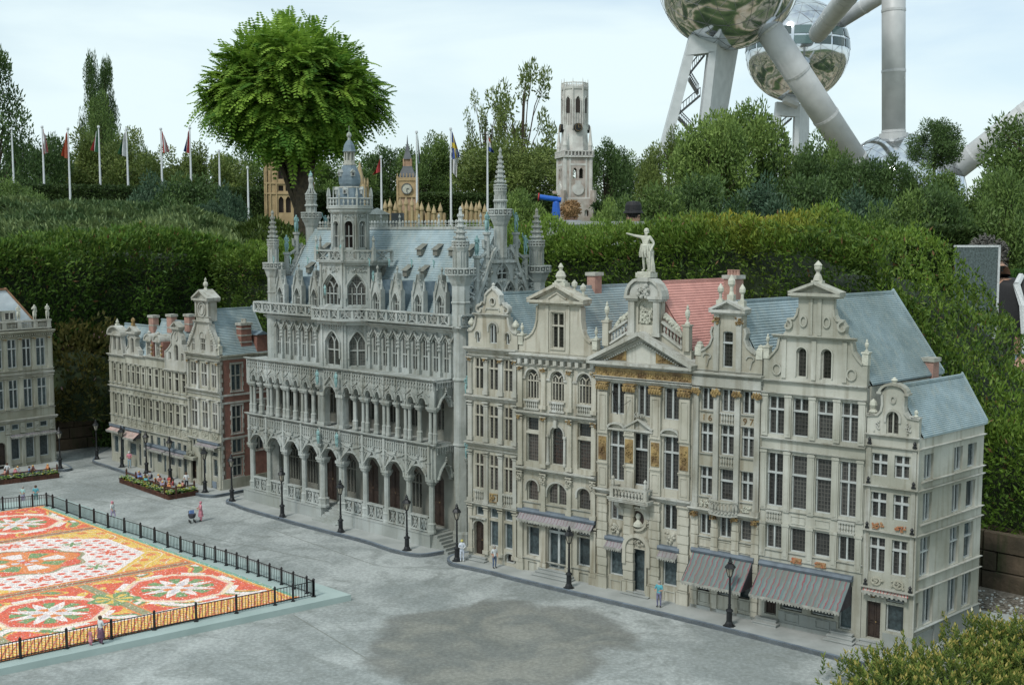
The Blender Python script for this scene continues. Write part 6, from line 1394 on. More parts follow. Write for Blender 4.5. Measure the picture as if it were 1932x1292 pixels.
poly('pavement', bk+[(-3.6,6.0),(-4,4.6)], 0, SW-.001, CONC, 'structure'); curb('kerb', bk, SW, .008)
# seams between the cast slabs: narrow dark joint fillets
m = MB()
for a, b in (((-.62,3.22),(-.37,2.88)), ((-1.3,4.2),(-.6,3.75)), ((-.9,4.2),(-.45,3.72)), ((-1.9,5.0),(-1.2,4.45))):
    d = (Vector(b)-Vector(a)).normalized(); q = Vector((-d.y, d.x))*.0014
    m.add([(a[0]-q.x,a[1]-q.y,.0006),(a[0]+q.x,a[1]+q.y,.0006),(b[0]+q.x,b[1]+q.y,.0006),(b[0]-q.x,b[1]-q.y,.0006)],[(0,1,2,3)])
JOINT = mat('dark_joint', (.22,.235,.21), (.17,.18,.16), .9, 80)
tag(m.build('plaza_joint', JOINT, scale=1), kind='structure')
# scraps and leaf litter on the paving
m = MB(); rr = random.Random(5)
for i in range(130):
    x, y = rr.uniform(-1.9,1.1), rr.uniform(2.4,5.0)
    if x+y*.0 > .2 and y > 3.1+(.5-x)*.8: continue
    s_ = rr.uniform(.001,.0035); a = rr.uniform(0,3); m.add([(x+s_*math.cos(a),y+s_*math.sin(a),.0012),(x+s_*math.cos(a+2),y+s_*math.sin(a+2),.0014),(x+s_*math.cos(a+4),y+s_*math.sin(a+4),.0025)],[(0,1,2)])
tag(m.build('litter', JOINT, scale=1), kind='stuff')
# ---- raised slab of the flower carpet
PT = .018
poly('carpet_terrace', [(-.474,3.35),(-2.4,1.9),(-3.6,3.6),(-1.83,4.62)], 0, PT, GREENPAINT, 'structure')
CO = Vector((-.652,3.31)); CA = Vector((-.782,-.623)); CB = Vector((-.7265,.6872))
def carpet():
    st = .0031; na, nb = int(1.2/st), int(1.66/st); a0, b0 = -.03, -.012
    ia = np.arange(na+1); ib = np.arange(nb+1); A_, B2 = np.meshgrid(a0+ia*st, b0+ib*st, indexing='ij')
    X = CO.x+CA.x*A_+CB.x*B2; Y = CO.y+CA.y*A_+CB.y*B2; rng = np.random.default_rng(3)
    Z = PT+.003+rng.random(X.shape)*.0014
    co = np.stack([X, Y, Z], -1).reshape(-1, 3).astype(np.float32)
    idx = (np.arange(na)[:, None]*(nb+1)+np.arange(nb)[None, :]); F = np.stack([idx, idx+nb+1, idx+nb+2, idx+1], -1).reshape(-1, 4)
    a = (a0+(np.arange(na)+.5)*st)[:, None]+np.zeros((1, nb)); b = (b0+(np.arange(nb)+.5)*st)[None, :]+np.zeros((na, 1))
    C = {k: np.array(v) for k, v in dict(red=(.68,.13,.075), org=(.70,.24,.08), gold=(.72,.48,.11), wht=(.78,.70,.66), grn=(.17,.30,.13), dgr=(.30,.30,.17), pink=(.72,.40,.36), mar=(.36,.08,.06), lil=(.60,.55,.56), cream=(.78,.64,.45), teal=(.17,.36,.28)).items()}
    img = np.empty((na, nb, 3)); img[:] = C['red']
    def put_(mask, c): img[mask] = C[c]
    def rosette(ca, cb, s=1):
        da, db = (a-ca)/s, (b-cb)/s; r = np.hypot(da, db); th = np.arctan2(db, da); k8 = np.cos((((th+math.pi/8) % (math.pi/4))-math.pi/8)); ro = r*k8
        inside = ro < .165
        put_((ro < .165) & (r > .1) & (np.cos(8*th) > -.2), 'wht'); put_(ro < .146, 'cream'); put_(ro < .132, 'pink'); put_(ro < .127, 'red')
        star = .045+.065*np.abs(((th/(math.pi/4)) % 1)*2-1)**1.5
        put_((r < .10) & (r > .035) & (np.abs(((th/(math.pi/4)+.5) % 1)*2-1) > .55), 'grn')
        put_(r < star*.98, 'wht'); put_(r < star*.62, 'lil'); put_((r < .045) & (np.cos(4*th) > .3), 'org'); put_(r < .018, 'wht')
        return inside
    def curls(mask, f=38, ph=0):
        v = np.sin(f*a+2.2*np.sin(f*.8*b+ph))+np.cos(f*b+1.8*np.sin(f*.9*a+ph)); put_(mask & (np.abs(v-.45) < .22), 'gold'); put_(mask & (v > .95), 'grn'); put_(mask & (v > 1.55), 'wht')
    P_ = .75
    am = np.mod(a, P_)
    row1 = (b > .11) & (b < .5); row3 = (b > 1.2) & (b < 1.6); mid = (b > .56) & (b < 1.15)
    curls(row1 | row3)
    a_keep = a
    for base in (0, .75):
        for ca in (.171, .545):
            for cb in (.295, 1.41): rosette(base+ca, cb)
    # dividers between the squares
    for base in (0, .75):
        dv = np.abs(a-(base+.358)); q = (row1 | row3) & (dv < .02); put_(q, 'dgr'); put_((row1 | row3) & (dv < .02) & (dv > .014), 'org')
        dv = np.abs(a-(base+.74)); put_((row1 | row3) & (dv < .02), 'dgr')
        for cb in (.31, 1.4):
            r = np.hypot(a-(base+.358), b-cb); th = np.arctan2(b-cb, a-(base+.358)); put_(r < .062+.012*np.cos(5*th), 'grn'); put_((r < .05) & (np.cos(7*th) > .1), 'gold')
    # bands along the carpet
    for cb in (.53, 1.175):
        d = np.abs(b-cb); put_(d < .03, 'org'); put_(d < .017, 'dgr'); put_(d < .006, 'mar')
    # gold spandrels and the large central medallion
    put_(mid, 'gold'); put_(mid & (np.sin(70*(a+b))+np.sin(64*(a-b)) > .9), 'org'); put_(mid & (np.abs(np.sin(46*a+3*np.sin(20*b))) < .12), 'cream')
    for base in (-.37, .37, 1.12):
        da, db = a-base, (b-.865)*1.08; r = np.hypot(da, db); th = np.arctan2(db, da); ro = r*np.cos((((th+math.pi/8) % (math.pi/4))-math.pi/8)); lob = .33
        put_((ro < lob) & mid, 'wht'); u, v = (da+db)*.707, (da-db)*.707
        lat = (np.sin(100*u)*np.sin(100*v)); m_ = (ro < lob-.012) & (ro > .19) & mid; put_(m_ & (lat > .28), 'pink'); put_(m_ & (lat > .45), 'red'); put_(m_ & (lat < -.75), 'lil')
        for k in range(8):
            aa = k*math.pi/4+.2; rr_ = np.hypot(da-.25*math.cos(aa), db-.25*math.sin(aa)); tt = np.arctan2(db-.25*math.sin(aa), da-.25*math.cos(aa)); sr = .022+.014*np.cos(6*tt); put_((rr_ < sr+.008) & m_, 'wht'); put_((rr_ < sr) & m_, 'grn' if k % 2 else 'red')
        rim = .185+.012*np.cos(8*th); put_((r < rim) & mid, 'wht'); put_((r < rim-.008) & mid, 'dgr'); put_((r < rim-.022) & mid, 'red'); put_((r < .145+.02*np.cos(4*th)) & mid, 'org')
        put_((r < .12) & (np.cos(4*th) > .45), 'wht'); put_((r < .12) & (np.cos(4*th) < -.5), 'grn'); put_((r < .055), 'org'); put_((r < .04) & (np.cos(4*th) > 0), 'lil'); put_(r < .015, 'red')
    # lattice of gold and wine red along the near edge
    q = b < .1; lat = np.abs(np.sin(150*a+ 95*b))*1.0; lat2 = np.abs(np.sin(150*a-95*b)); put_(q, 'gold'); put_(q & (lat < .34), 'mar'); put_(q & (lat2 < .3), 'red'); put_(q & (lat > .97) & (lat2 > .9), 'cream')
    put_((b > .1) & (b < .115), 'wht'); put_((a < .0), 'org'); put_((a < -.008), 'gold')
    put_((a < -.014), 'teal'); put_(b < -.004, 'org'); put_(b > 1.63, 'org')
    sp = rng.random((na, nb)); img[sp < .03] = C['wht']; img[(sp > .97)] = C['org']
    fine = np.abs(np.sin(210*a+60*b)*np.sin(210*b-60*a)) < .10; img[fine & (sp > .3)] = img[fine & (sp > .3)]*.72+np.array(C['pink'])*.28
    g_ = rng.random((na, nb, 1))*.5+.72; img2 = np.clip(img*g_+rng.normal(0, .012, (na, nb, 3)), 0, 1); img = img2
    me = bpy.data.meshes.new('flower_carpet'); nf = len(F)
    me.vertices.add(len(co)); me.vertices.foreach_set('co', co.ravel()); me.loops.add(nf*4); me.loops.foreach_set('vertex_index', F.ravel().astype(np.int32))
    me.polygons.add(nf); me.polygons.foreach_set('loop_start', np.arange(0, nf*4, 4, dtype=np.int32)); me.update(calc_edges=True)
    at_ = me.attributes.new('petal', 'FLOAT_COLOR', 'FACE'); at_.data.foreach_set('color', np.concatenate([img, np.ones((na, nb, 1))], -1).astype(np.float32).ravel())
    mt = bpy.data.materials.new('flower_heads'); mt.use_nodes = True; t = mt.node_tree; at2 = t.nodes.new('ShaderNodeAttribute'); at2.attribute_name = 'petal'
    t.links.new(at2.outputs['Color'], t.nodes['Principled BSDF'].inputs['Base Color']); t.nodes['Principled BSDF'].inputs['Roughness'].default_value = .9; me.materials.append(mt)
    o = put('flower_carpet', me); tag(o, 'bright red, orange and white carpet of flower heads with rosettes inside the low iron fence', 'flower carpet'); return o
carpet()
m = MB(); 
for i in range(40):
    pass
# ---- low iron fence round the carpet
def fence(name, label, pts, z0, h=.047, bars=9, group=None):
    """posts at the points, a panel of thin bars in every span"""
    T = thing(name, label, 'fence', (pts[0][0], pts[0][1], z0), 0, group)
    O = Vector((pts[0][0], pts[0][1], z0))
    pm = MB(); pm.box(-.0028,.0028,-.0028,.0028,0,h+.004); pm.box(-.005,.005,-.005,.005,0,.003); pm.lathe([(.0035,0),(.004,.002),(.0005,.006)], 0, 0, h+.003, 5); pm_ = pm.mesh('post', IRON, 1)
    for p in pts: put('post', pm_, T, Vector((*p, z0))-O, 1)
    for a, b in zip(pts, pts[1:]):
        a, b = Vector((*a, z0)), Vector((*b, z0)); d = b-a; q = Vector((-d.y, d.x, 0)).normalized()*.0007; m = MB()
        def bar(p, r, za, zb, w_=.0007):
            m.add([tuple(p-O+Vector((sx*w_, sy*w_, z))) for z in (za, zb) for sx, sy in ((-1,-1),(1,-1),(1,1),(-1,1))], [(0,1,5,4),(1,2,6,5),(2,3,7,6),(3,0,4,7),(4,5,6,7)])
        n = max(6, int(d.length/.0085))
        for i in range(1, n): bar(a+d*i/n, 0, .004, h)
        for z in (.006, h-.002):
            m.add([tuple(p-O+q*s_+Vector((0,0,zz))) for p in (a, b) for s_ in (-1, 1) for zz in (z, z+.0022)], [(0,1,5,4),(2,6,7,3),(1,3,7,5),(0,4,6,2)])
        m.build('bar_panel', IRON, T, scale=1)
    return T
k_ = .983
far = [(-.58,3.33),(-.606,3.36)]+[(x*k_,y*k_) for x, y in [(-.665,3.463),(-.71,3.508),(-.755,3.55),(-.8,3.594),(-.843,3.635),(-.887,3.676),(-.931,3.714),(-.976,3.752),(-1.02,3.785),(-1.064,3.82),(-1.125,3.876),(-1.186,3.934),(-1.25,3.997),(-1.319,4.06),(-1.4,4.13),(-1.484,4.202),(-1.56,4.272),(-1.64,4.345),(-1.72,4.425),(-1.807,4.508),(-1.844,4.54)]]
near = [(-.582,3.33)]+[(x*k_,y*k_) for x, y in [(-.644,3.352-.008),(-.69,3.308),(-.785,3.236),(-.881,3.166),(-.976,3.096),(-1.069,3.025),(-1.161,2.953),(-1.252,2.882),(-1.345,2.81),(-1.44,2.738)]]
bck = [(-1.813,4.463)]+[(x*k_,y*k_) for x, y in [(-1.889,4.515),(-1.932,4.495),(-1.987,4.47),(-2.06,4.43)]]
fence('iron_fence', 'long low black iron fence between the flower carpet and the open plaza', far, PT)
fence('iron_fence', 'low black iron fence along the near edge of the carpet before its gold lattice', near, PT)
fence('iron_fence', 'short low black iron fence behind the flower carpet by two turquoise figures', bck, PT)

# ---- street lamps
def make_lamp():
    T = thing('street_lamp', 'x', 'street lamp', (0, 0, 0), 0, 'black street lamps round the plaza')
    m = MB(); m.lathe([(.5,0),(.5,.08),(.3,.14),(.26,.3),(.2,.42),(.19,1.05),(.27,1.12),(.24,1.22),(.12,1.3)], 0, 0, 0, 8); m.build('base', IRON, T)
    m = MB(); m.lathe([(.12,1.25),(.1,1.5),(.13,1.55),(.09,1.62),(.075,3.0),(.1,3.05),(.075,3.1),(.07,3.45),(.16,3.52),(.1,3.58)], 0, 0, 0, 8); m.build('pole', IRON, T)
    m = MB()
    for i in range(6):
        a = i*math.pi/3; m.tube([(.14*math.cos(a),.14*math.sin(a),3.55),(.3*math.cos(a),.3*math.sin(a),4.15)], .025, 4)
    m.lathe([(.34,0),(.4,.03),(.36,.1),(.22,.28),(.14,.33),(.18,.4),(.1,.5),(.12,.56),(.02,.75)], 0, 0, 4.12, 6)
    for i in range(6): a = i*math.pi/3; m.lathe([(.03,0),(.01,.12)], .34*math.cos(a), .34*math.sin(a), 4.2, 4)
    l = m.build('lantern', IRON, T); g = MB(); g.lathe([(.12,3.58),(.27,4.12)], 0, 0, 0, 6); g.build('glass', LAMPGLASS, l); return T
LAMPS = [(-2.054,5.225,'black street lamp beside the grey balustraded house at the left edge'), (-1.966,5.447,'black street lamp at the far pavement corner in front of the garden wall'),
 (-1.785,5.261,'black street lamp near the pink dressed figure, left end of the small row'), (-1.63,5.125,'black street lamp rising behind the left part of the cafe terrace'),
 (-1.485,4.99,'black street lamp behind the waiter on the cafe terrace'), (-1.269,4.742,'black street lamp at the corner of the brick sided house'),
 (-1.12,4.584,'black street lamp at the left tip of the palace pavement'), (-.867,4.321,'black street lamp before the left arches of the gothic palace'),
 (-.614,4.099,'black street lamp next to the palace front stairs'), (-.355,3.86,'black street lamp before the right arches of the gothic palace'),
 (-.18,3.731,'black street lamp at the rounded pavement corner beside the white figure'), (.172,3.44,'black street lamp in front of the stairs of the arched window house'),
 (.593,3.098,'black street lamp in front of the two striped awnings')]
lp = make_lamp()
for i, (x, y, lab) in enumerate(LAMPS):
    o = lp if i == 0 else copy_tree(lp); o.location = (x, y, SW*.6); o.rotation_euler.z = i*.7; o['label'] = lab

# ---- little plaza figures
def cm(n, c, r=.7): return mat(n, c, tuple(v*.7 for v in c), r, 120)
SKIN = cm('skin', (.48,.27,.19)); HAIRB = cm('brown_hair', (.09,.05,.03)); HAIRG = cm('grey_hair', (.30,.29,.27)); SHOE = cm('dark_shoes', (.03,.03,.03))
WHITEC = cm('white_cloth', (.62,.64,.64)); JEANS = cm('blue_denim', (.10,.14,.22)); TEALC = cm('turquoise_cloth', (.10,.36,.42)); PINKC = cm('pink_cloth', (.55,.22,.27)); DARKC = cm('dark_cloth', (.05,.05,.06))
REDC = cm('red_cloth', (.45,.08,.07)); YELC = cm('yellow_cloth', (.55,.50,.15)); BLUEC = cm('blue_cloth', (.15,.25,.5)); ORAC = cm('orange_cloth', (.6,.25,.1)); SALC = cm('salmon_cloth', (.62,.30,.24)); LILC = cm('lilac_cloth', (.35,.30,.42)); GREYC = cm('grey_cloth', (.30,.32,.34))
WALK = dict(knL=(.11,-.16,.52), anL=(.11,-.12,.1), toL=(.12,-.28,.06), knR=(-.11,.04,.5), anR=(-.11,.26,.12), toR=(-.12,.14,.04), elL=(.25,.1,1.17), haL=(.24,.12,.93), elR=(-.25,-.08,1.17), haR=(-.22,-.26,1.0), fiR=(-.21,-.3,.95))
SIT = dict(pelvis=(0,0,.52), waist=(0,.02,.66), chest=(0,.03,.88), neck=(0,.02,1.05), head=(0,0,1.17), crown=(0,.01,1.29), shL=(.18,.02,.99), elL=(.25,-.06,.75), haL=(.14,-.28,.72), fiL=(.1,-.33,.74), shR=(-.18,.02,.99), elR=(-.25,-.06,.75), haR=(-.14,-.28,.72), fiR=(-.1,-.33,.74),
           hipL=(.1,-.03,.48), knL=(.12,-.44,.5), anL=(.12,-.44,.08), toL=(.12,-.58,.04), hipR=(-.1,-.03,.48), knR=(-.12,-.44,.5), anR=(-.12,-.44,.08), toR=(-.12,-.58,.04))
HOLD = dict(elR=(-.27,-.08,1.18), haR=(-.14,-.3,1.15), fiR=(-.1,-.34,1.15), elL=(.27,-.08,1.18), haL=(.14,-.3,1.15), fiL=(.1,-.34,1.15))
def fig(name, lab, x, y, z, rz, mats, pose, k=1.0, group=None, robe=False, hair=True, hairmat=None, cat='figurine'):
    T = thing('figurine', lab, cat, (x, y, z), rz, group); me = skin_mesh(name, mats, pose, robe=robe, scale=S*k); put('body', me, T)
    J = dict(head=(0,-.01,1.62)); J.update(pose); h = J['head']
    if hair: m = MB(); m.lathe([(.1,-.05),(.125,.03),(.12,.09),(.08,.14),(.01,.155)], h[0], h[1]+.025, h[2], 8); m.build('hair', hairmat or HAIRB, T, scale=S*k)
    if robe: m = MB(); m.lathe([(.24,.45),(.2,.7),(.14,1.05)], 0, 0, 0, 10); m.build('skirt', mats[2], T, scale=S*k)
    return T
KF = 1.08
fig('fig_a', 'tiny dark haired woman figure in white top before the near fence beside a child', -1.065, 2.935, PT, R(140), [SKIN,WHITEC,cm('wine_skirt', (.16,.08,.13)),HAIRB,SHOE], HOLD, KF, robe=True)
fig('fig_b', 'tiny child figure in pink dress standing before the near iron fence', -1.088, 2.925, PT, R(150), [SKIN,PINKC,PINKC,ORAC,SHOE], {}, .62, robe=True, hairmat=ORAC)
fig('fig_c', 'tiny pale figure walking on the plaza behind the long fence run', -1.50, 4.30, 0, R(60), [SKIN,WHITEC,LILC,PINKC,SHOE], WALK, KF, hairmat=PINKC)
fig('fig_d', 'tiny figure in bright turquoise jumper behind the back fence, nearest the corner post', -1.90, 4.575, 0, R(10), [SKIN,TEALC,cm('green_trousers', (.14,.26,.26)),HAIRB,SHOE], HANDS, KF)
fig('fig_e', 'tiny figure in pale mint shirt and mauve trousers behind the back fence', -1.945, 4.56, 0, R(-20), [SKIN,cm('mint_cloth', (.35,.55,.52)),LILC,HAIRG,SHOE], HANDS, KF, hairmat=HAIRG)
pf = fig('fig_f', 'tiny woman figure in long pink coat pushing a dark pram across the plaza', -1.168, 4.296, 0, R(-60), [SKIN,PINKC,PINKC,PINKC,SHOE], HOLD, KF, robe=True, hairmat=PINKC)
T = thing('pram', 'tiny dark pram pushed by the pink figure on the open plaza', 'pram', (-1.195, 4.275, 0), R(120))
m = MB(); m.lathe([(.25,.45),(.34,.6),(.38,.85),(.3,.86)], 0, 0, 0, 8); m.build('basket', DARKC, T)
m = MB(); m.prism([(.36*math.cos(q*math.pi/6),.85+.36*math.sin(q*math.pi/6)) for q in range(4)]+[(0,.85)], -.2, .2); m.build('hood', BLUEC, T)
for x in (-.25, .25):
    for y in (-.22, .22): m = MB(); m.lathe([(.14,-.03),(.14,.03)], 0, 0, 0, 10); m.xf(lambda a, b, c, x=x, y=y: (x+a, y+c, .15+b)); m.build('wheel', SHOE, T)
m = MB(); m.tube([(.3,.2,.75),(.55,.2,1.0),(.55,-.2,1.0),(.3,-.2,.75)], .03, 4); m.build('handle', IRON, T)
fig('fig_g', 'tiny figure in blue shirt and red trousers sitting on the palace front stairs', -.702, 4.432, .022, R(-30), [SKIN,cm('light_blue_shirt', (.3,.4,.55)),REDC,SKIN,SHOE], SIT, KF)
fig('fig_h', 'tiny white dressed woman figure standing beside the lamp at the rounded pavement corner', -.163, 3.722, SW, R(10), [WHITEC,cm('white_dress', (.58,.62,.68)),cm('white_dress2', (.55,.60,.68)),YELC,WHITEC], HANDS, 1.02, hairmat=YELC)
fig('fig_i', 'tiny man figure in white shirt and dark jeans on the pavement before the narrow house', -.056, 3.644, SW, R(35), [SKIN,WHITEC,JEANS,HAIRG,SHOE], dict(elR=(-.26,.05,1.17), haR=(-.2,-.12,.98)), 1.05, hairmat=HAIRG)
fig('fig_j', 'tiny grey haired man figure in turquoise jacket reading on the pavement near the awnings', .421, 3.255, SW, R(-30), [SKIN,TEALC,cm('blue_grey_trousers', (.17,.17,.27)),HAIRG,SHOE], HOLD, 1.1, hairmat=HAIRG)
fig('fig_k', 'tiny figure in pink top on the pavement beside a lamp at the small row', -1.742, 5.235, SW, R(10), [SKIN,PINKC,cm('pale_blue_skirt', (.3,.4,.45)),HAIRG,SHOE], HANDS, KF, hairmat=WHITEC)

# ---- cafe terraces: planted troughs, tables, seated guests
FLOWERG = [cm('lettuce_green', (.22,.38,.07)), cm('yellow_flowers', (.62,.55,.08)), cm('dark_leaf', (.06,.14,.05)), cm('pale_flowers', (.5,.5,.35))]
def trough(lab, a, b, wd=.028, h=.02, flowers=420, group='planted troughs round the terraces'):
    a, b = Vector((*a, 0)), Vector((*b, 0)); d = b-a; L_ = d.length; T = thing('planter', lab, 'planter', a, math.atan2(d.y, d.x), group)
    m = MB(); m.box(0,L_,0,wd,.0,h); m.box(-.002,L_+.002,-.002,wd+.002,h-.003,h); n = int(L_/.012)
    for i in range(n): m.box(L_*(i+.5)/n-.0008,L_*(i+.5)/n+.0008,-.002,0,.001,h-.003)
    m.build('trough', WOODB, T, scale=1)
    rr = random.Random(int(L_*1e4)); m = MB()
    for i in range(flowers):
        x, y = rr.uniform(.003, L_-.003), rr.uniform(-.003, wd+.003); r_ = rr.uniform(.003, .0065); z = h+rr.uniform(-.001,.013); m.m = rr.choice((0,0,1,2,2,3)); q = rr.uniform(0,3)
        for k in range(3):
            c, s_ = math.cos(q+k*1.05), math.sin(q+k*1.05); m.add([(x-c*r_,y-s_*r_,z+rr.uniform(0,.003)),(x+s_*r_*.5,y-c*r_*.5,z+.002),(x+c*r_,y+s_*r_,z+rr.uniform(0,.004)),(x-s_*r_*.5,y+c*r_*.5,z+.002)],[(0,1,2,3)])
    tag(m.build('flowers', FLOWERG, T, scale=1), kind='stuff'); 
    m = MB(); nn = max(2, int(L_/.085)+1)
    for i in range(nn): x = L_*i/(nn-1); m = MB(); m.box(x-.003,x+.003,wd+.003,wd+.009,0,.052); m.lathe([(.004,0),(.001,.006)], x, wd+.006, .052, 4); m.build('rail_post', WOODB, T, scale=1)
    m = MB(); m.box(0,L_,wd+.0045,wd+.0075,.036,.040); m.build('rail', WOODB, T, scale=1); return T
t1 = (-1.703,4.977); t2 = (-1.392,4.645); t3 = (-1.295,4.735); t0 = (-1.62,5.07)
trough('long brown trough of yellow and green plants fronting the terrace by the small row', t1, t2)
trough('short brown trough of yellow plants closing the right end of the cafe terrace', t2, t3)
trough('long brown trough of pale green plants at the left edge below the balustraded house', (-2.33,4.83), (-2.0,5.075), flowers=620)
def table():
    T = thing('cafe_table', 'x', 'table', (0,0,0), 0, 'cafe tables on the terraces'); m = MB(); m.lathe([(.38,.72),(.4,.74),(.4,.77),(.05,.78)], 0, 0, 0, 10); m.build('tabletop', GREYC, T); m = MB(); m.lathe([(.22,0),(.06,.06),(.05,.7)], 0, 0, 0, 6); m.build('leg', IRON, T); return T
def chair_(): 
    T = thing('cafe_chair', 'x', 'chair', (0,0,0), 0, 'cafe chairs on the terraces'); m = MB(); m.box(-.2,.2,-.2,.2,.42,.46); m.build('seat', WOODB, T); m = MB(); m.box(-.2,.2,.18,.22,.5,.9); m.build('backrest', WOODB, T)
    for a in (-.18,.18):
        for b in (-.18,.18): m = MB(); m.box(a-.02,a+.02,b-.02,b+.02,0,.44); m.build('leg', IRON, T)
    return T
tb = table(); chp = chair_(); used = [False, False]
TOPS = [(WHITEC,'white'),(REDC,'red'),(SALC,'salmon'),(PINKC,'pink'),(YELC,'yellow'),(BLUEC,'blue'),(ORAC,'orange'),(GREYC,'grey'),(TEALC,'turquoise'),(LILC,'lilac')]
seatmesh = [skin_mesh('seated_'+n, [SKIN,mt_,JEANS if i % 2 else DARKC,HAIRB if i % 3 else YELC,SHOE], SIT, scale=S*1.05) for i, (mt_, n) in enumerate(TOPS)]
ORD = ['first', 'second', 'third', 'fourth', 'fifth', 'sixth']
def guests(org, ang, spots, place, fr='left'):
    c, s_ = math.cos(ang), math.sin(ang)
    for i, (u, v, chairs) in enumerate(spots):
        X, Y = org[0]+c*u-s_*v, org[1]+s_*u+c*v
        o = tb if not used[0] else copy_tree(tb); used[0] = True; o.location = (X, Y, .001); nth = ORD[i]+' from the '+fr; o['label'] = 'tiny round grey cafe table, %s, on the terrace %s' % (nth, place)
        for (da, ti) in chairs:
            x, y = X+.032*math.cos(da), Y+.032*math.sin(da); rz = da-math.pi/2
            q = chp if not used[1] else copy_tree(chp); used[1] = True; q.location = (x, y, .001); q.rotation_euler.z = rz; q['label'] = 'tiny chair under the %s topped guest, %s table, terrace %s' % (TOPS[ti][1], ORD[i], place)
            f = thing('figurine', 'tiny guest in %s top, %s table from the left, terrace %s' % (TOPS[ti][1], ORD[i], place), 'figurine', (x, y, .001), rz, 'guests seated on the terraces'); put('body', seatmesh[ti], f)
            h = MB(); h.lathe([(.1,-.04),(.125,.03),(.12,.09),(.01,.155)], 0, .02, 1.17, 7); h.build('hair', HAIRB if ti % 3 else ORAC, f)
ga = math.atan2(t2[1]-t1[1], t2[0]-t1[0])
guests(t1, ga, [(.10,.062,[(.8,7),(2.4,9),(4.6,5)]),(.18,.058,[(.5,0),(2.6,4),(4.4,8)]),(.255,.075,[(.9,1),(2.2,2),(3.8,0)]),(.31,.058,[(.2,1),(1.9,7),(4.7,9)]),(.375,.07,[(.6,2),(2.6,3),(4.2,6)]),(.41,.045,[(1.0,4)])], 'before the small row')
guests((-2.33,4.83), math.atan2(.245,.33), [(.08,.07,[(.8,9),(2.6,6)]),(.17,.075,[(.6,2),(2.4,8),(4.4,1)]),(.27,.075,[(.4,5),(2.4,0),(4.3,3)]),(.35,.07,[(.8,6),(3.2,3)])], 'below the balustraded house')
fig('fig_w', 'tiny waiter figure in white shirt and dark apron standing on the cafe terrace', -1.37, 4.83, 0, R(20), [SKIN,WHITEC,DARKC,HAIRB,SHOE], HOLD, KF)
fig('fig_x', 'tiny standing figure in white shirt on the terrace by the left edge', -2.21, 5.03, 0, R(30), [SKIN,WHITEC,GREYC,HAIRB,SHOE], HOLD, KF)

# ---- garden walls behind the display
def gwall(name, lab, pts, h, th=.12, seed=1):
    T = thing(name, lab, 'wall', (pts[0][0], pts[0][1], 0), 0); O = Vector((pts[0][0], pts[0][1], 0)); rr = random.Random(seed)
    for (a, b) in zip(pts, pts[1:]):
        a, b = Vector((*a, 0)), Vector((*b, 0)); d = b-a; L_ = d.length; an = math.atan2(d.y, d.x); rows = max(2, round(h/.055))
        back = MB(); back.box(0,L_,.014,th,-.05,h-.01); o = back.build('wall_core', WALLM, T, scale=1); o.location = a-O; o.rotation_euler.z = an
        for r_ in range(rows):
            x = -rr.uniform(0,.1); z0 = h*r_/rows
            while x < L_:
                w_ = rr.uniform(.1,.24); x1 = min(x+w_, L_); m = MB()
                if x1-max(x,0) > .02:
                    j = rr.uniform(-.005,.006); A_ = max(x,0)+.003; m.add([(A_,j,z0+.003),(x1-.003,j,z0+.003),(x1-.003,j,z0+h/rows-.003),(A_,j,z0+h/rows-.003),(A_-.002,.02,z0),(x1,.02,z0),(x1,.02,z0+h/rows),(A_-.002,.02,z0+h/rows)],[(0,1,2,3),(0,4,5,1),(1,5,6,2),(2,6,7,3),(3,7,4,0)])
                    o = m.build('stone', WALLM, T, scale=1); o.location = a-O; o.rotation_euler.z = an
                x = x1
    return T
gwall('garden_wall', 'low dark stone garden wall between the two houses at the left', [(-3.0,4.99),(-2.243,5.70),(-1.55,6.35)], .17, seed=3)
gwall('garden_wall', 'low mossy stone garden wall behind the end of the guild row at the right', [(1.05,3.86),(1.43,3.47),(1.56,3.34),(1.9,3.0)], .18, seed=5)
# gravel bed and small path at the right
m = MB(); rr = random.Random(9)
poly('gravel_bed', [(1.27,3.5),(1.30,3.2),(1.36,3.16),(1.9,2.85),(2.2,3.0),(1.5,3.7)], 0, .006, GRAVELM, 'structure')
for i in range(900):
    t = rr.random(); x = 1.32+rr.random()*.45; y = 3.52-(x-1.32)*.9-rr.random()*.26; r_ = rr.uniform(.002,.007); m.m = rr.choice((0,0,1)); m.lathe([(r_*.6,-r_*.4),(r_,0),(r_*.5,r_*.5)], x, y, .008, 5, rot=rr.random())
tag(m.build('gravel', [GRAVELM, CONC], scale=1), kind='stuff')
# ================================================================ vegetation
def leafmesh(name, P, D, U, ln, wd, col, mt, fold=0.0):
    """P base points, D unit axes, U unit normals; one four-sided leaf each"""
    n = len(P); W_ = np.cross(D, U); W_ /= (np.linalg.norm(W_, axis=1, keepdims=True)+1e-9)
    ln = np.broadcast_to(ln, (n,))[:, None]; wd = np.broadcast_to(wd, (n,))[:, None]
    v = np.empty((n, 4, 3), np.float32); v[:, 0] = P; v[:, 1] = P+D*ln*.45+W_*wd*.5+U*wd*fold; v[:, 2] = P+D*ln; v[:, 3] = P+D*ln*.45-W_*wd*.5+U*wd*fold
    me = bpy.data.meshes.new(name); me.vertices.add(n*4); me.vertices.foreach_set('co', v.ravel()); me.loops.add(n*4); me.loops.foreach_set('vertex_index', np.arange(n*4, dtype=np.int32))
    me.polygons.add(n); me.polygons.foreach_set('loop_start', np.arange(0, n*4, 4, dtype=np.int32)); me.update(calc_edges=True)
    a = me.attributes.new('leafcol', 'FLOAT_COLOR', 'FACE'); a.data.foreach_set('color', np.concatenate([np.clip(col, 0, 1), np.ones((n, 1))], 1).astype(np.float32).ravel())
    me.materials.append(mt); return me
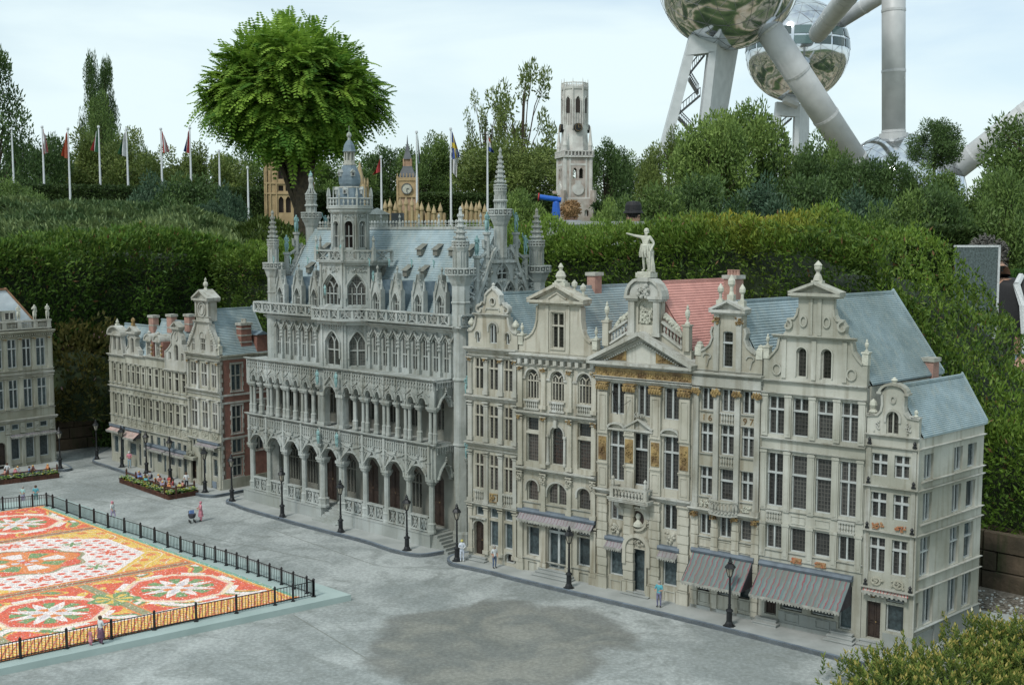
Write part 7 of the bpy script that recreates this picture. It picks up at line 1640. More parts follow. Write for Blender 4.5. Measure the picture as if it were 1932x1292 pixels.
LEAF = leafmat('leaves', .42); LEAFD = leafmat('evergreen_leaves', .2, .55)
CORE = mat('dark_foliage_core', (.022,.036,.012), (.012,.02,.008), .95, 30, .5)  # dark colour of solid cores added behind leaves to stop see-through
BARK = mat('bark', (.10,.075,.05), (.05,.04,.03), .95, 25, .6)
RNG = np.random.default_rng(11)
def unit(v): return v/(np.linalg.norm(v, axis=-1, keepdims=True)+1e-9)
def fbm(P, sc, seed=0):
    """cheap smooth noise for arrays"""
    r = np.random.default_rng(seed); out = np.zeros(len(P)); amp = 1; f = sc
    for o in range(4):
        K_ = r.normal(size=(5, 3))*f; ph = r.uniform(0, 6.28, 5); out += amp*np.sin(P@K_.T+ph).mean(1)*1.6; amp *= .55; f *= 2.05
    return out
def cmix(a, b, t): return np.array(a)[None]*(1-t[:, None])+np.array(b)[None]*t[:, None]

def hedge(name, lab, path, width, hfun, n, leaf, cols, seed=0, amp=.05, cat='hedge', yel=None, upto=0):
    """clipped hedge: path is its front foot line, body goes to the left of the walking direction; hfun(s) gives the height"""
    P0 = np.array(path, float); seg = np.linalg.norm(np.diff(P0, axis=0), axis=1); cum = np.concatenate([[0], np.cumsum(seg)]); T_ = cum[-1]; r = np.random.default_rng(seed)
    def base(s):
        i = np.clip(np.searchsorted(cum, s)-1, 0, len(seg)-1); t = (s-cum[i])/seg[i]; a = P0[i]; b = P0[i+1]; d = (b-a)/seg[i][:, None]; nrm = np.stack([-d[:, 1], d[:, 0]], 1); return a+(b-a)*t[:, None], nrm, d
    s = r.random(n)*T_; h = hfun(s); q = r.random(n); perim = h+width; w_ = q*(1.0)
    front = q < h/(h+width*.8); R_ = .10
    B_, nr, dd = base(s); z = np.where(front, r.random(n)**.9*h, h); off = np.where(front, 0, r.random(n)*width)
    # rounded shoulder
    zz = np.clip((z-(h-R_))/R_, 0, 1); off = np.where(front, off+R_*(1-np.sqrt(1-zz**2*.98)), off); sh_ = (~front) & (off < R_); z = np.where(sh_, h-R_+R_*np.sqrt(np.clip(1-((R_-off)/R_)**2, 0, 1)), z)
    Nrm = np.where(front[:, None], np.concatenate([-nr, zz[:, None]*1.5], 1), np.concatenate([-nr*np.where(sh_, (R_-off)/R_, 0)[:, None], np.ones((n, 1))], 1)); Nrm = unit(Nrm)
    s3 = (s > 3.7) & (r.random(n) < .25) if seed == 2 else np.zeros(n, bool); off = np.where(s3, r.random(n)*width, off); z = np.where(s3, h-.01, z); s2 = r.random(n) < .16; th_ = r.random(n)*1.5; z = np.where(s2, h-R_+R_*np.sin(th_), z); off = np.where(s2, R_*(1-np.cos(th_)), off)
    Nrm = np.where(s2[:, None], np.concatenate([-nr*np.cos(th_)[:, None], np.sin(th_)[:, None]], 1), Nrm)
    P = np.concatenate([B_+nr*off[:, None], z[:, None]], 1); dsp = fbm(P, 5, seed)*amp+fbm(P, 16, seed+1)*amp*.5; P = P+Nrm*(dsp+r.normal(0, .008, n)-.005)[:, None]
    D = unit(Nrm*.75+r.normal(0, .55, (n, 3))+np.array([0, 0, .45])); U = unit(np.cross(D, r.normal(size=(n, 3))))
    t = np.clip(.45+fbm(P, 9, seed+2)*.35+r.normal(0, .22, n)+dsp*4, 0, 1); C = cmix(cols[0], cols[1], t); top_ = np.clip((z-h*.55)/(h*.45), 0, 1)*np.clip(r.normal(.35, .3, n), 0, 1); C = C*(1-top_[:, None]*.5)+np.array(cols[2])[None]*top_[:, None]*.5  # new growth, plus a top highlight put into the upper leaf colour
    if yel is not None:
        dist = np.linalg.norm((P[:, :2]-np.array(yel[0]))/yel[1], axis=1); k = np.clip(1.4-dist, 0, 1)*(r.random(n) < .75)*np.clip((z-h*.45)/(h*.4), 0, 1); C = C*(1-k[:, None])+np.array([.33,.30,.035])[None]*k[:, None]
    br = r.random(n) < .015; C[br] = [.16,.09,.04]
    T = thing(name, lab, cat, (P0[0][0], P0[0][1], 0)); O = np.array([P0[0][0], P0[0][1], 0])
    me = leafmesh('leaves', P-O, D, U, leaf*r.uniform(.6, 1.3, n), leaf*.34*r.uniform(.7, 1.3, n), C, LEAFD); tag(put('foliage', me, T), kind='stuff')
    m = MB(); NS = 60; NZ = 10; sv2 = np.linspace(0, T_*.9999, NS); Bb, nn_, _ = base(sv2); hh = hfun(sv2); g = []
    for i in range(NS):
        row = []
        for k in range(NZ): row.append((Bb[i]+nn_[i]*.055, (hh[i]-.13)*k/(NZ-1)))
        row.append((Bb[i]+nn_[i]*.075, hh[i]-.085))
        for k in range(1, 7): row.append((Bb[i]+nn_[i]*(.055+(width-.055)*(k/6)**1.5), hh[i]-.055))
        g.append([tuple(np.append(p, z_)) for p, z_ in row])
    V_ = []; F_ = []; M_ = len(g[0])
    for row in g: V_ += [tuple(np.array(p)-O) for p in row]
    Va = np.array(V_); dz = fbm(Va+O, 6, seed+5)*amp*.6; V_ = [(v[0], v[1], v[2]*(1-(.13 if seed == 2 and sv2[i//M_] > 3.75 else 0))+dz[i]*.5) for i, v in enumerate(V_)]
    for i in range(NS-1):
        for k in range(M_-1): F_.append((i*M_+k, (i+1)*M_+k, (i+1)*M_+k+1, i*M_+k+1))
    m.add(V_, F_); m.build('branches', CORE, T, scale=1); return T  # solid dark core added inside the hedge, no modelled twigs
GC = [(.028,.07,.012), (.12,.21,.028), (.25,.33,.05)]
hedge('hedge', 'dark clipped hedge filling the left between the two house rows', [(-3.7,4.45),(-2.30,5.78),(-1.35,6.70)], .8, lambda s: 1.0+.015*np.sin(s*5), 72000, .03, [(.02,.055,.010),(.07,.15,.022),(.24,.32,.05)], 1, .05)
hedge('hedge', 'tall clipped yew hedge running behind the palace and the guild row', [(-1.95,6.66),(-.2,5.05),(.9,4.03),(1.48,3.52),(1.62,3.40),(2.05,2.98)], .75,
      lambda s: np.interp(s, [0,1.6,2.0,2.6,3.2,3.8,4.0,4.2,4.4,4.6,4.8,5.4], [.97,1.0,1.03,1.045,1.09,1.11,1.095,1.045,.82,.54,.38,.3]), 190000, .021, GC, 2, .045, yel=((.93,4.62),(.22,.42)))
def blob(name, lab, c, rad, n, leaf, cols, mt=None, seed=0, amp=.16, cat='shrub', group=None, up=.5, flowers=None, core=True, flat=False, kind=None, wr=.4):
    r = np.random.default_rng(seed); c = np.array(c, float); rad = np.array(rad, float)
    v = unit(r.normal(size=(n, 3))); v[:, 2] = np.abs(v[:, 2])*(1 if not flat else .6); v = unit(v); d = 1+amp*fbm(v*1.0, 2.6, seed)+amp*.6*fbm(v, 7, seed+1); k = d*(1-.22*r.random(n)**2)
    P = v*rad*k[:, None]; D = unit(v*.8+r.normal(0, .6, (n, 3))+np.array([0, 0, up])); U = unit(np.cross(D, r.normal(size=(n, 3))))
    t = np.clip(.5+fbm(v, 5, seed+2)*.45+r.normal(0, .2, n), 0, 1); C = cmix(cols[0], cols[1], t)
    if flowers is not None: q = r.random(n) < flowers[0]; C[q] = flowers[1]
    T = thing(name, lab, cat, tuple(c), 0, group); me = leafmesh('leaves', P, D, U, leaf*r.uniform(.6, 1.3, n), leaf*wr*r.uniform(.7, 1.3, n), C, mt or LEAFD); tag(put('foliage', me, T), kind='stuff')
    if core:
        m = MB(); m.lathe([(.01,1),(.5,.87),(.8,.6),(.97,.25),(1,0)][::-1], 0, 0, 0, 16); m.xf(lambda x, y, z: (x*rad[0]*.8, y*rad[1]*.8, z*rad[2]*.8)); m.build('branches', CORE, T, scale=1)  # added solid dark core filling the shrub behind its leaves
    return T
# flowering shrub and trailing ivy on the left wall
blob('flowering_shrub', 'loose shrub with pale pink blossoms leaning over the left garden wall', (-2.18,5.82,.16), (.36,.22,.42), 6500, .034, [(.03,.05,.012),(.12,.11,.03)], LEAF, 21, .22, flowers=(.012, (.75,.45,.5)), cat='shrub')
r_ = np.random.default_rng(4)
n = 700; s_ = r_.random(n); Pv = np.stack([-2.04+.03*r_.normal(size=n)*(1+.6*s_), 5.84+.01*r_.normal(size=n)-.02, .2-.22*s_], 1); Dv = unit(r_.normal(0, .5, (n, 3))+[0,-.4,-.8]); Uv = unit(r_.normal(size=(n, 3)))
T = thing('ivy', 'trailing green ivy hanging down the left garden wall', 'ivy', (-2.05,5.82,0)); tag(put('foliage', leafmesh('ivy', Pv-np.array([-2.05,5.82,0]), Dv, Uv, .02, .014, cmix((.03,.07,.015), (.12,.2,.05), r_.random(n)), LEAF), T), kind='stuff')
n = 500; Pv = np.stack([-1.84+.05*r_.normal(size=n), 5.98+.01*r_.normal(size=n), .02+.3*r_.random(n)], 1); Dv = unit(r_.normal(0, .5, (n, 3))+[0,-.4,.3])
T = thing('ivy', 'bright green climber beside the narrow house with two attic windows', 'ivy', (-1.84,5.98,0)); tag(put('foliage', leafmesh('ivy', Pv-np.array([-1.84,5.98,0]), Dv, unit(r_.normal(size=(n, 3))), .024, .015, cmix((.03,.09,.02), (.10,.22,.06), r_.random(n)), LEAF), T), kind='stuff')
# foreground bush with yellow tips
def near_bush(lab, c, rad, n, seed):
    r = np.random.default_rng(seed); ns = n//26; v = unit(r.normal(size=(ns, 3))); v[:, 2] = np.abs(v[:, 2])*.8+.1; rad = np.array(rad); base_ = v*rad*(.55+.5*r.random((ns, 1)))*(1+.25*fbm(v, 4, seed))[:, None]; ax = unit(v*.35+r.normal(0, .28, (ns, 3))+[0, 0, 1.0])
    tt = np.tile(np.linspace(0, 1, 26), ns); bi = np.repeat(np.arange(ns), 26); L_ = r.uniform(.03, .06, ns)[bi]; P = base_[bi]+ax[bi]*(tt*L_)[:, None]
    an = np.tile(np.arange(26)*2.4, ns)+bi; a1 = unit(np.cross(ax, [.3,.2,.9])); a2 = np.cross(ax, a1); rd = a1[bi]*np.cos(an)[:, None]+a2[bi]*np.sin(an)[:, None]; D = unit(rd+ax[bi]*(.5+tt[:, None])); U = unit(ax[bi]-D*np.sum(ax[bi]*D, 1, keepdims=True))
    t = np.clip(.25+.75*tt**2+r.normal(0, .15, len(tt)), 0, 1); C = cmix((.045,.095,.024), (.22,.28,.06), t); tip = (tt > .86) & (r.random(len(tt)) < .55); C[tip] = [.42,.36,.10]; q = r.random(len(tt)) < .012; C[q] = [.7,.66,.5]
    T = thing('bush', lab, 'bush', tuple(c)); tag(put('foliage', leafmesh('leaves', P, D, U, .0125*r.uniform(.7, 1.3, len(tt)), .0052, C, LEAF), T), kind='stuff')
    m = MB(); m.lathe([(.01,1),(.5,.87),(.8,.6),(.97,.25),(1,0)][::-1], 0, 0, 0, 14); m.xf(lambda x, y, z: (x*rad[0]*.62, y*rad[1]*.62, z*rad[2]*.55)); m.build('branches', CORE, T, scale=1)  # added dark dome closing the gaps between the bush leaves
NB = [('small leaved bush with yellow tips at the lower right corner, nearest the corner house stairs', (.98,2.60,0), (.25,.22,.062), 14000), ('small leaved bush with yellow tips at the right edge beside the corner house side wall', (1.27,2.78,0), (.21,.19,.085), 14000),
      ('low end of the yellow tipped bushes reaching left along the bottom edge', (.77,2.45,0), (.11,.12,.035), 4500)]
for i, (l_, c, rd, n) in enumerate(NB): near_bush(l_, c, rd, n, 40+i)
for i, (x, y, l_) in enumerate(((.495,2.50,'single leafy sprig poking up at the bottom edge, further left'), (.60,2.53,'single leafy sprig at the bottom edge, nearer the bushes'))): near_bush(l_, (x,y,-.012), (.014,.014,.02), 160, 60+i)

# ---- land behind the display
def tz(Y): return float(np.interp(Y, [0,7,10,14,17,20,27,45,120,400], [-.66,-.66,-.62,-.36,0,.5,1.2,2.0,1.0,-4]))
GRASS = mat('park_grass', (.07,.11,.03), (.045,.075,.02), .95, 3, .4)
_t = GRASS.node_tree; _g = _t.nodes.new('ShaderNodeNewGeometry'); _n = _t.nodes.new('ShaderNodeTexNoise'); _n.inputs['Scale'].default_value = .022; _n.inputs['Detail'].default_value = 8; _n.inputs['Distortion'].default_value = 1.5
_r = _t.nodes.new('ShaderNodeValToRGB'); _e = _r.color_ramp.elements; _e[0].position = .40; _e[0].color = (.02,.035,.012,1); _e[1].position = .47; _e[1].color = (.06,.09,.03,1)
for _p, _c in ((.50,(.30,.24,.16,1)), (.54,(.42,.36,.27,1)), (.56,(.05,.08,.025,1)), (.64,(.28,.25,.2,1)), (.66,(.03,.05,.02,1))): _q = _e.new(_p); _q.color = _c  # far tan and dark patches added for the steel spheres to mirror
_m = _t.nodes.new('ShaderNodeMix'); _m.data_type = 'RGBA'; _mr = _t.nodes.new('ShaderNodeMapRange'); _mr.inputs[1].default_value = 60; _mr.inputs[2].default_value = 90; _sx = _t.nodes.new('ShaderNodeSeparateXYZ')
_L = _t.links.new; _L(_g.outputs['Position'], _n.inputs['Vector']); _L(_n.outputs['Fac'], _r.inputs[0]); _L(_g.outputs['Position'], _sx.inputs[0]); _L(_sx.outputs[1], _mr.inputs[0]); _L(_mr.outputs[0], _m.inputs[0])
_b = _t.nodes['Principled BSDF']; _o = _b.inputs['Base Color'].links[0].from_socket; _L(_o, _m.inputs[6]); _L(_r.outputs[0], _m.inputs[7]); _L(_m.outputs[2], _b.inputs['Base Color'])
ys = [-40,0,7,8,9,10,12,14,17,20,24,27,32,38,45,60,90,120,200,400,900,2500]; xs_ = [-2500,-400,-100,-40,-20,-10,-5,0,5,10,20,40,100,400,2500]
m = MB(); m.add([(x,y,tz(y)) for y in ys for x in xs_], [(j*len(xs_)+i, j*len(xs_)+i+1, (j+1)*len(xs_)+i+1, (j+1)*len(xs_)+i) for j in range(len(ys)-1) for i in range(len(xs_)-1)])
tag(m.build('park_ground', GRASS, scale=1), kind='structure')
# ---- the big round headed tree: compound leaves in drooping sprays
def bigtree():
    base = at(574, 438, 14); T = thing('tree', 'big round headed tree with bright green feathery leaves rising behind the palace', 'tree', (base.x, 14, tz(14)))
    O = np.array([base.x, 14, tz(14)]); c = np.array([at(556,438,14).x, 14, 2.66]); r = np.random.default_rng(5)
    ns = 5200; v = unit(r.normal(size=(ns, 3))); rad = np.stack([np.full(ns, .95), np.full(ns, .95), np.where(v[:, 2] > 0, .69, .52)], 1)
    rr = (.42+.52*r.random(ns)**.5)*(1+.26*fbm(v, 4.5, 3)); B = c+v*rad*rr[:, None]; hor = unit(v*np.array([1,1,.45])+r.normal(0, .5, (ns, 3)))
    L_ = r.uniform(.2,.34, ns); droop = r.uniform(.1,.75, ns); NL = 11; t = np.tile((np.arange(NL)+.6)/NL, ns*2); bi = np.repeat(np.arange(ns), NL*2); 
    t = np.tile(np.concatenate([(np.arange(NL)+.6)/NL]*2), ns); side = np.tile(np.concatenate([np.ones(NL), -np.ones(NL)]), ns)
    ax = hor[bi]; up_ = np.clip(v[:, 2], -.2, 1)[bi]*.5; P = B[bi]+ax*(t*L_[bi])[:, None]; P[:, 2] += (up_*t-droop[bi]*t*t)*L_[bi]
    tang = ax.copy(); tang[:, 2] += up_-2*droop[bi]*t; tang = unit(tang); sd = unit(np.cross(tang, [0,0,1.0])); D = unit(sd*side[:, None]+tang*.45-np.array([0,0,.25])+r.normal(0, .08, P.shape)); U = unit(np.cross(D, tang)*side[:, None]+[0,0,.3]); U[:, 2] = np.abs(U[:, 2])
    q = np.clip(.5+.35*fbm(v, 6, 9)+r.normal(0, .22, ns), 0, 1)[bi]; C = cmix((.07,.17,.024), (.32,.48,.07), np.clip(q*.9+r.normal(0, .12, len(t)), 0, 1))
    ll = .07*np.sin(np.pi*(.18+.75*t))+.014
    tag(put('crown', leafmesh('leaflets', P-O, D, U, ll, .031, C, LEAF), T), kind='stuff')
    m = MB(); m.tube([(0,0,0),(.01,0,.5),(-.01,0,1.1),(.0,0,1.75),(.02,0,2.2)], .165, 10, .10); m.build('trunk', BARK, T, scale=1)
    cc = Vector(c-O); m = MB(); rr2 = random.Random(2)
    for i in range(16):
        a = rr2.uniform(0, 6.28); e = rr2.uniform(-.15, 1.2); d = Vector((math.cos(a)*math.cos(e), math.sin(a)*math.cos(e), math.sin(e)*.9)); s0 = Vector((0,0,1.45+rr2.uniform(0,.5))); m.tube([s0, s0+(cc+d*.45-s0)*.6, cc+d*.75], .04, 5, .01)
    m.build('limb', BARK, T, scale=1)
bigtree()
# ---- trees and shrubs of the park: a few crowns shared by many things
def crown_mesh(seed, n, kind, leaf, c0, c1):
    r = np.random.default_rng(seed); nc = {'round':55,'cone':60,'wisp':44,'sparse':34}[kind]; cv = unit(r.normal(size=(nc, 3)))
    if kind == 'cone': z = r.random(nc); a = r.random(nc)*6.28; rr = (1-z)**.65*(.55+.45*r.random(nc))*.5+.03; C0 = np.stack([rr*np.cos(a), rr*np.sin(a), z], 1); cs = .10+.06*(1-z)
    elif kind == 'wisp': z = .08+.86*r.random(nc)**.8; a = r.random(nc)*6.28; rr = np.sqrt(np.clip(1-(z*1.05-.35)**2*1.6, .02, 1))*(.3+.7*r.random(nc)**.5)*.5; C0 = np.stack([rr*np.cos(a), rr*np.sin(a), z*(1+.12*r.normal(size=nc))], 1); cs = np.full(nc, .13)
    elif kind == 'sparse': C0 = cv*np.array([.5,.5,.42])*(.35+.65*r.random((nc, 1))**.5)+[0,0,.58]; cs = np.full(nc, .085)
    else: C0 = cv*np.array([.5,.5,.44])*(.45+.5*r.random((nc, 1))**.5)*(1+.15*fbm(cv, 3, seed))[:, None]+[0,0,.56]; cs = np.full(nc, .15)
    bi = r.integers(0, nc, n); v = unit(r.normal(size=(n, 3))); P = C0[bi]+v*np.broadcast_to(cs, (nc,))[bi][:, None]*(r.random((n, 1))**.4)*[1,1,1.0 if kind != 'wisp' else 1.5]
    D = unit(v*.6+r.normal(0, .5, (n, 3))+[0,0,.35 if kind != 'wisp' else .9]); U = unit(np.cross(D, r.normal(size=(n, 3)))); tone = r.random(nc)[bi]*.6+.2+r.normal(0, .15, n); P[:, 2] = np.maximum(P[:, 2], .01)
    me = leafmesh('crown', P, D, U, leaf*r.uniform(.6, 1.4, n), leaf*.42, cmix(c0, c1, np.clip(tone, 0, 1)), LEAFD); return me, C0
TC = {'dark': ((.035,.07,.022), (.10,.165,.05)), 'mid': ((.055,.10,.028), (.16,.24,.06)), 'olive': ((.07,.11,.03), (.20,.25,.065)), 'light': ((.08,.14,.035), (.22,.31,.075)), 'blue': ((.035,.075,.045), (.10,.165,.09))}
_cm = {}
def tree(px, ptop, wpx, Y, kind, tone, lab, pbase=None, name='tree', cat='tree', var=0):
    key = (kind, tone, var % 2)
    n_ = {'round':14000,'cone':14000,'wisp':14000,'sparse':3600}[kind]
    if key not in _cm: _cm[key] = crown_mesh(len(_cm)+50, n_, kind, {'round':.045,'cone':.032,'wisp':.045,'sparse':.04}[kind], *TC[tone])
    me, C0 = _cm[key]; top = at(px, ptop, Y); z0 = tz(Y) if pbase is None else at(px, pbase, Y).z; h = (top.z-z0)*(.9 if kind == 'wisp' else 1); w_ = wpx/2200*Y
    T = thing(name, lab, cat, (top.x, Y, z0), 0, None); o = put('crown', me, T); o.scale = (w_, w_, h); o.rotation_euler.z = (px*7+Y) % 6.28; tag(o, kind='stuff')
    m = MB(); m.tube([(0,0,-.3),(.02*w_,0,h*.3),(0,.02*w_,h*.8)], (.035 if kind != 'sparse' else .013)*h, 6, .006*h)
    for k in range(0, len(C0), 4 if kind != 'sparse' else 1):
        c = C0[k]; m.tube([(0,0,h*.25*min(1, c[2]*1.2)),(c[0]*w_*.55,c[1]*w_*.55,c[2]*h*.8),(c[0]*w_,c[1]*w_,c[2]*h)], .012*h if kind != 'sparse' else .0055*h, 4, .002*h)
    o2 = m.build('trunk', BARK, T, scale=1); o2.rotation_euler.z = o.rotation_euler.z
    return T
TREES = [
 (-25,105,190,30,'cone','dark','tall dark pine cut by the left edge',None), (172,118,66,42,'cone','dark','left spire of the pair of dark poplars behind the flagpoles',None), (200,124,62,43,'cone','dark','right spire of the pair of dark poplars behind the flagpoles',None), (188,190,110,41,'cone','mid','bushy lower poplar between the two poplar spires and the hedge',None),
 (62,245,120,34,'wisp','dark','dark bushy tree beside the pine at the left edge',None), (135,262,150,36,'wisp','olive','olive green tree below the twin poplars',None), (232,262,150,36,'wisp','olive','olive tree behind the white pole with the red and green flag',None), (255,262,70,45,'wisp','mid','small wispy tree between the poplars and the round headed tree',None),
 (330,290,130,40,'wisp','olive','low feathery olive tree behind the red and white flag',None), (400,285,130,38,'wisp','olive','feathery olive tree just left of the round headed tree',None), (455,290,130,40,'wisp','mid','airy green tree under the left side of the round crown',None), (640,300,130,38,'wisp','mid','green tree between the round headed tree trunk and the palace tower',None),
 (735,268,120,40,'wisp','dark','dark feathery tree behind the pole with the small red flag',None), (800,262,110,38,'wisp','mid','airy tree behind the miniature clock tower',None), (862,270,110,39,'wisp','olive','olive tree behind the pole with the blue and yellow flag',None),
 (985,120,150,36,'sparse','olive','tall thin tree with sparse leaves left of the pale belfry',None), (915,180,90,37,'sparse','olive','sparse upper branches of a thin tree over the palace roof',None), (950,270,170,34,'round','olive','broad olive green tree behind the palace roof',None), (1020,290,140,33,'round','olive','rounded olive shrub tree just left of the belfry foot',None),
 (1140,275,110,34,'wisp','dark','dark green tree just right of the belfry',None), (1192,300,100,36,'wisp','mid','feathery tree between belfry and the great leaning support',None), (1262,258,110,30,'wisp','olive','feathery olive tree before the foot of the great support',None), (1340,222,150,24,'round','light','light green leafy tree before the big steel sphere legs',None), (1405,210,150,25,'round','light','taller light green tree right of the great support',None),
 (1490,262,140,25,'wisp','dark','dark feathery tree before the small sphere support',None), (1560,262,120,26,'wisp','mid','feathery tree at the foot of the leaning tube',None), (1625,290,130,24,'wisp','dark','dark tree before the half hidden steel sphere',None), (1690,300,120,24,'wisp','dark','dark wispy tree directly below the upright tube',None), (1745,322,130,24,'wisp','mid','olive green tree right of the half hidden sphere',None),
 (1766,232,95,120,'round','dark','distant dark rounded tree between upright tube and right tube',330), (1975,215,190,26,'round','mid','large leafy tree cut by the right edge',None), (1835,338,150,20,'wisp','mid','bushy olive tree below the right tube',None), (1900,345,150,16,'round','mid','rounded green shrub tree at the right edge behind the grey haired man',None), (1765,370,150,15,'round','dark','dark green shrub behind the end of the clipped hedge',None)]
for i, (px, pt, wp, Y, kd, tn, lb, pb) in enumerate(TREES): tree(px, pt, wp, Y, kd, tn, lb, pb, var=i)
SHR = [(300,340,130,19,'blue','dark blue green shrub left of the white pole with the furled flag'), (360,345,150,18,'dark','dark shrub on the slope below the round headed tree'), (425,362,90,18,'blue','small dark shrub above the man in white'), (30,350,120,22,'mid','green shrub at the left edge below the pine'),
 (1240,372,160,16,'mid','green shrub bank right of the belfry behind the hedge'), (1330,350,170,17,'dark','dark shrub bank below the light green trees'), (1430,352,170,17,'blue','blue green shrub bank in the middle right'), (1530,350,170,17,'dark','dark shrub bank below the leaning tube foot'), (1630,372,170,16,'blue','blue green shrub below the half hidden sphere'), (1700,385,160,15,'mid','green shrub above the hedge end'), (1150,388,90,17,'light','light green shrub beside the belfry foot'), (980,372,110,18,'light','light green shrub behind the bronze figures of the palace gable')]
for i, (px, pt, wp, Y, tn, lb) in enumerate(SHR): tree(px, pt, wp, Y, 'round', tn, lb, None, 'shrub', 'shrub', i)
# long clipped hedges further back
def farhedge(lab, x0, x1, ytop0, ytop1, Y, seed):
    a, b = at(x0, ytop0, Y), at(x1, ytop1, Y); L_ = b.x-a.x; n = 26000; r = np.random.default_rng(seed); x = a.x+r.random(n)*L_; zt = a.z+(b.z-a.z)*(x-a.x)/L_; z0 = tz(Y)-.2; top = r.random(n) < .3; z = np.where(top, zt, z0+(zt-z0)*r.random(n)); y = np.where(top, Y+r.random(n)*.8, Y)
    P = np.stack([x-a.x, y-Y, z-z0], 1); P += r.normal(0, .02, P.shape); D = unit(r.normal(0, .6, (n, 3))+[0,-.5,.4]); U = unit(np.cross(D, r.normal(size=(n, 3)))); T = thing('clipped_hedge', lab, 'hedge', (a.x, Y, z0))
    tag(put('foliage', leafmesh('leaves', P, D, U, .075, .035, cmix((.022,.045,.014), (.07,.11,.03), np.clip(.5+.3*fbm(P, 2, seed)+r.normal(0, .2, n), 0, 1)), LEAFD), T), kind='stuff')
    m = MB(); m.add([(0,.03,0),(L_,.03,0),(L_,.03,b.z-z0-.03),(0,.03,a.z-z0-.03),(0,.8,0),(L_,.8,0),(L_,.8,b.z-z0-.03),(0,.8,a.z-z0-.03)], [(0,1,2,3),(3,2,6,7),(0,3,7,4),(1,5,6,2)]); m.build('branches', CORE, T, scale=1)  # added dark block that closes the far hedge behind its leaves
farhedge('long low clipped hedge on the slope behind the flagpoles at the left', -60, 560, 350, 360, 26, 5)
farhedge('long clipped hedge running behind the miniature clock tower and parliament', 575, 1050, 365, 372, 25, 6)
farhedge('short clipped hedge right of the belfry foot', 1125, 1330, 388, 392, 22, 7)
farhedge('clipped hedge seen between the shrubs above the hedge end at the right', 1690, 1850, 436, 442, 12, 8)
# spreading juniper mound at the left
def mound(lab, x0, x1, ya, yb, n, zf, cols, seed, leaf=.07, name='ground_cover', cat='ground cover', stuff=True):
    r = np.random.default_rng(seed); y = ya+(yb-ya)*r.random(n); x = (x0+(x1-x0)*r.random(n)-966)/2200*y; P = np.stack([x, y, np.zeros(n)], 1); sx = (x/y*2200+966-x0)/(x1-x0); t = (y-ya)/(yb-ya)
    P[:, 2] = zf(sx, t)+fbm(P*[1,1,0], 3.2, seed)*.05; D = unit(np.stack([r.normal(0, .8, n), -.5+r.normal(0, .5, n), .55+r.random(n)*.4], 1)); U = unit(np.stack([r.normal(0, .3, n), r.normal(0, .3, n), np.ones(n)], 1)); U = unit(U-D*np.sum(U*D, 1, keepdims=True))
    C = cmix(cols[0], cols[1], np.clip(.45+.4*fbm(P, 3, seed+1)+r.normal(0, .2, n), 0, 1)); me = leafmesh(name, P, D, U, leaf*r.uniform(.6,1.3,n), leaf*.3, C, LEAFD)
    if stuff: o = put(name, me); tag(o, kind='stuff'); T = None
    else: T = thing(name, lab, cat, (0, ya, 0)); o = put('foliage', me, T); o.location = (0, -ya, 0); tag(o, kind='stuff')
    m = MB(); N = 24; V = []; 
    for j in range(N+1):
        for i in range(N+1):
            yy = ya+(yb-ya)*j/N; xx = ((x0+(x1-x0)*i/N)-966)/2200*yy; V.append((xx, yy, float(zf(np.array([i/N]), np.array([j/N]))[0])-.04))
    m.add(V, [(j*(N+1)+i, j*(N+1)+i+1, (j+1)*(N+1)+i+1, (j+1)*(N+1)+i) for j in range(N) for i in range(N)]); c = m.build('branches' if T else 'planted_bank', CORE, T, scale=1)  # dark core sheet added under the mound leaves
    if T: c.location = (0, -ya, 0)
    else: tag(c, kind='structure')
mound('', -120, 470, 7.6, 12.5, 34000, lambda s, t: .99+.33*np.sin(np.clip(t*1.15,0,1)*1.57)*(1-.75*np.clip((s-.62)/.38,0,1)**1.6), [(.07,.12,.045),(.25,.31,.12)], 3)
mound('low bright green yew mound just left of the palace spires', 400, 600, 7.6, 9.5, 7000, lambda s, t: .92+.24*np.sin(np.clip(s,0,1)*3.14)*np.sin(np.clip(t*1.3,0,1)*1.57), [(.03,.06,.012),(.11,.15,.03)], 8, .05, 'shrub_mound', 'shrub', False)
T = tree(388, 385, 70, 11, 'wisp', 'blue', 'small silvery plant beside the man in white', 425, 'silver_plant', 'plant')
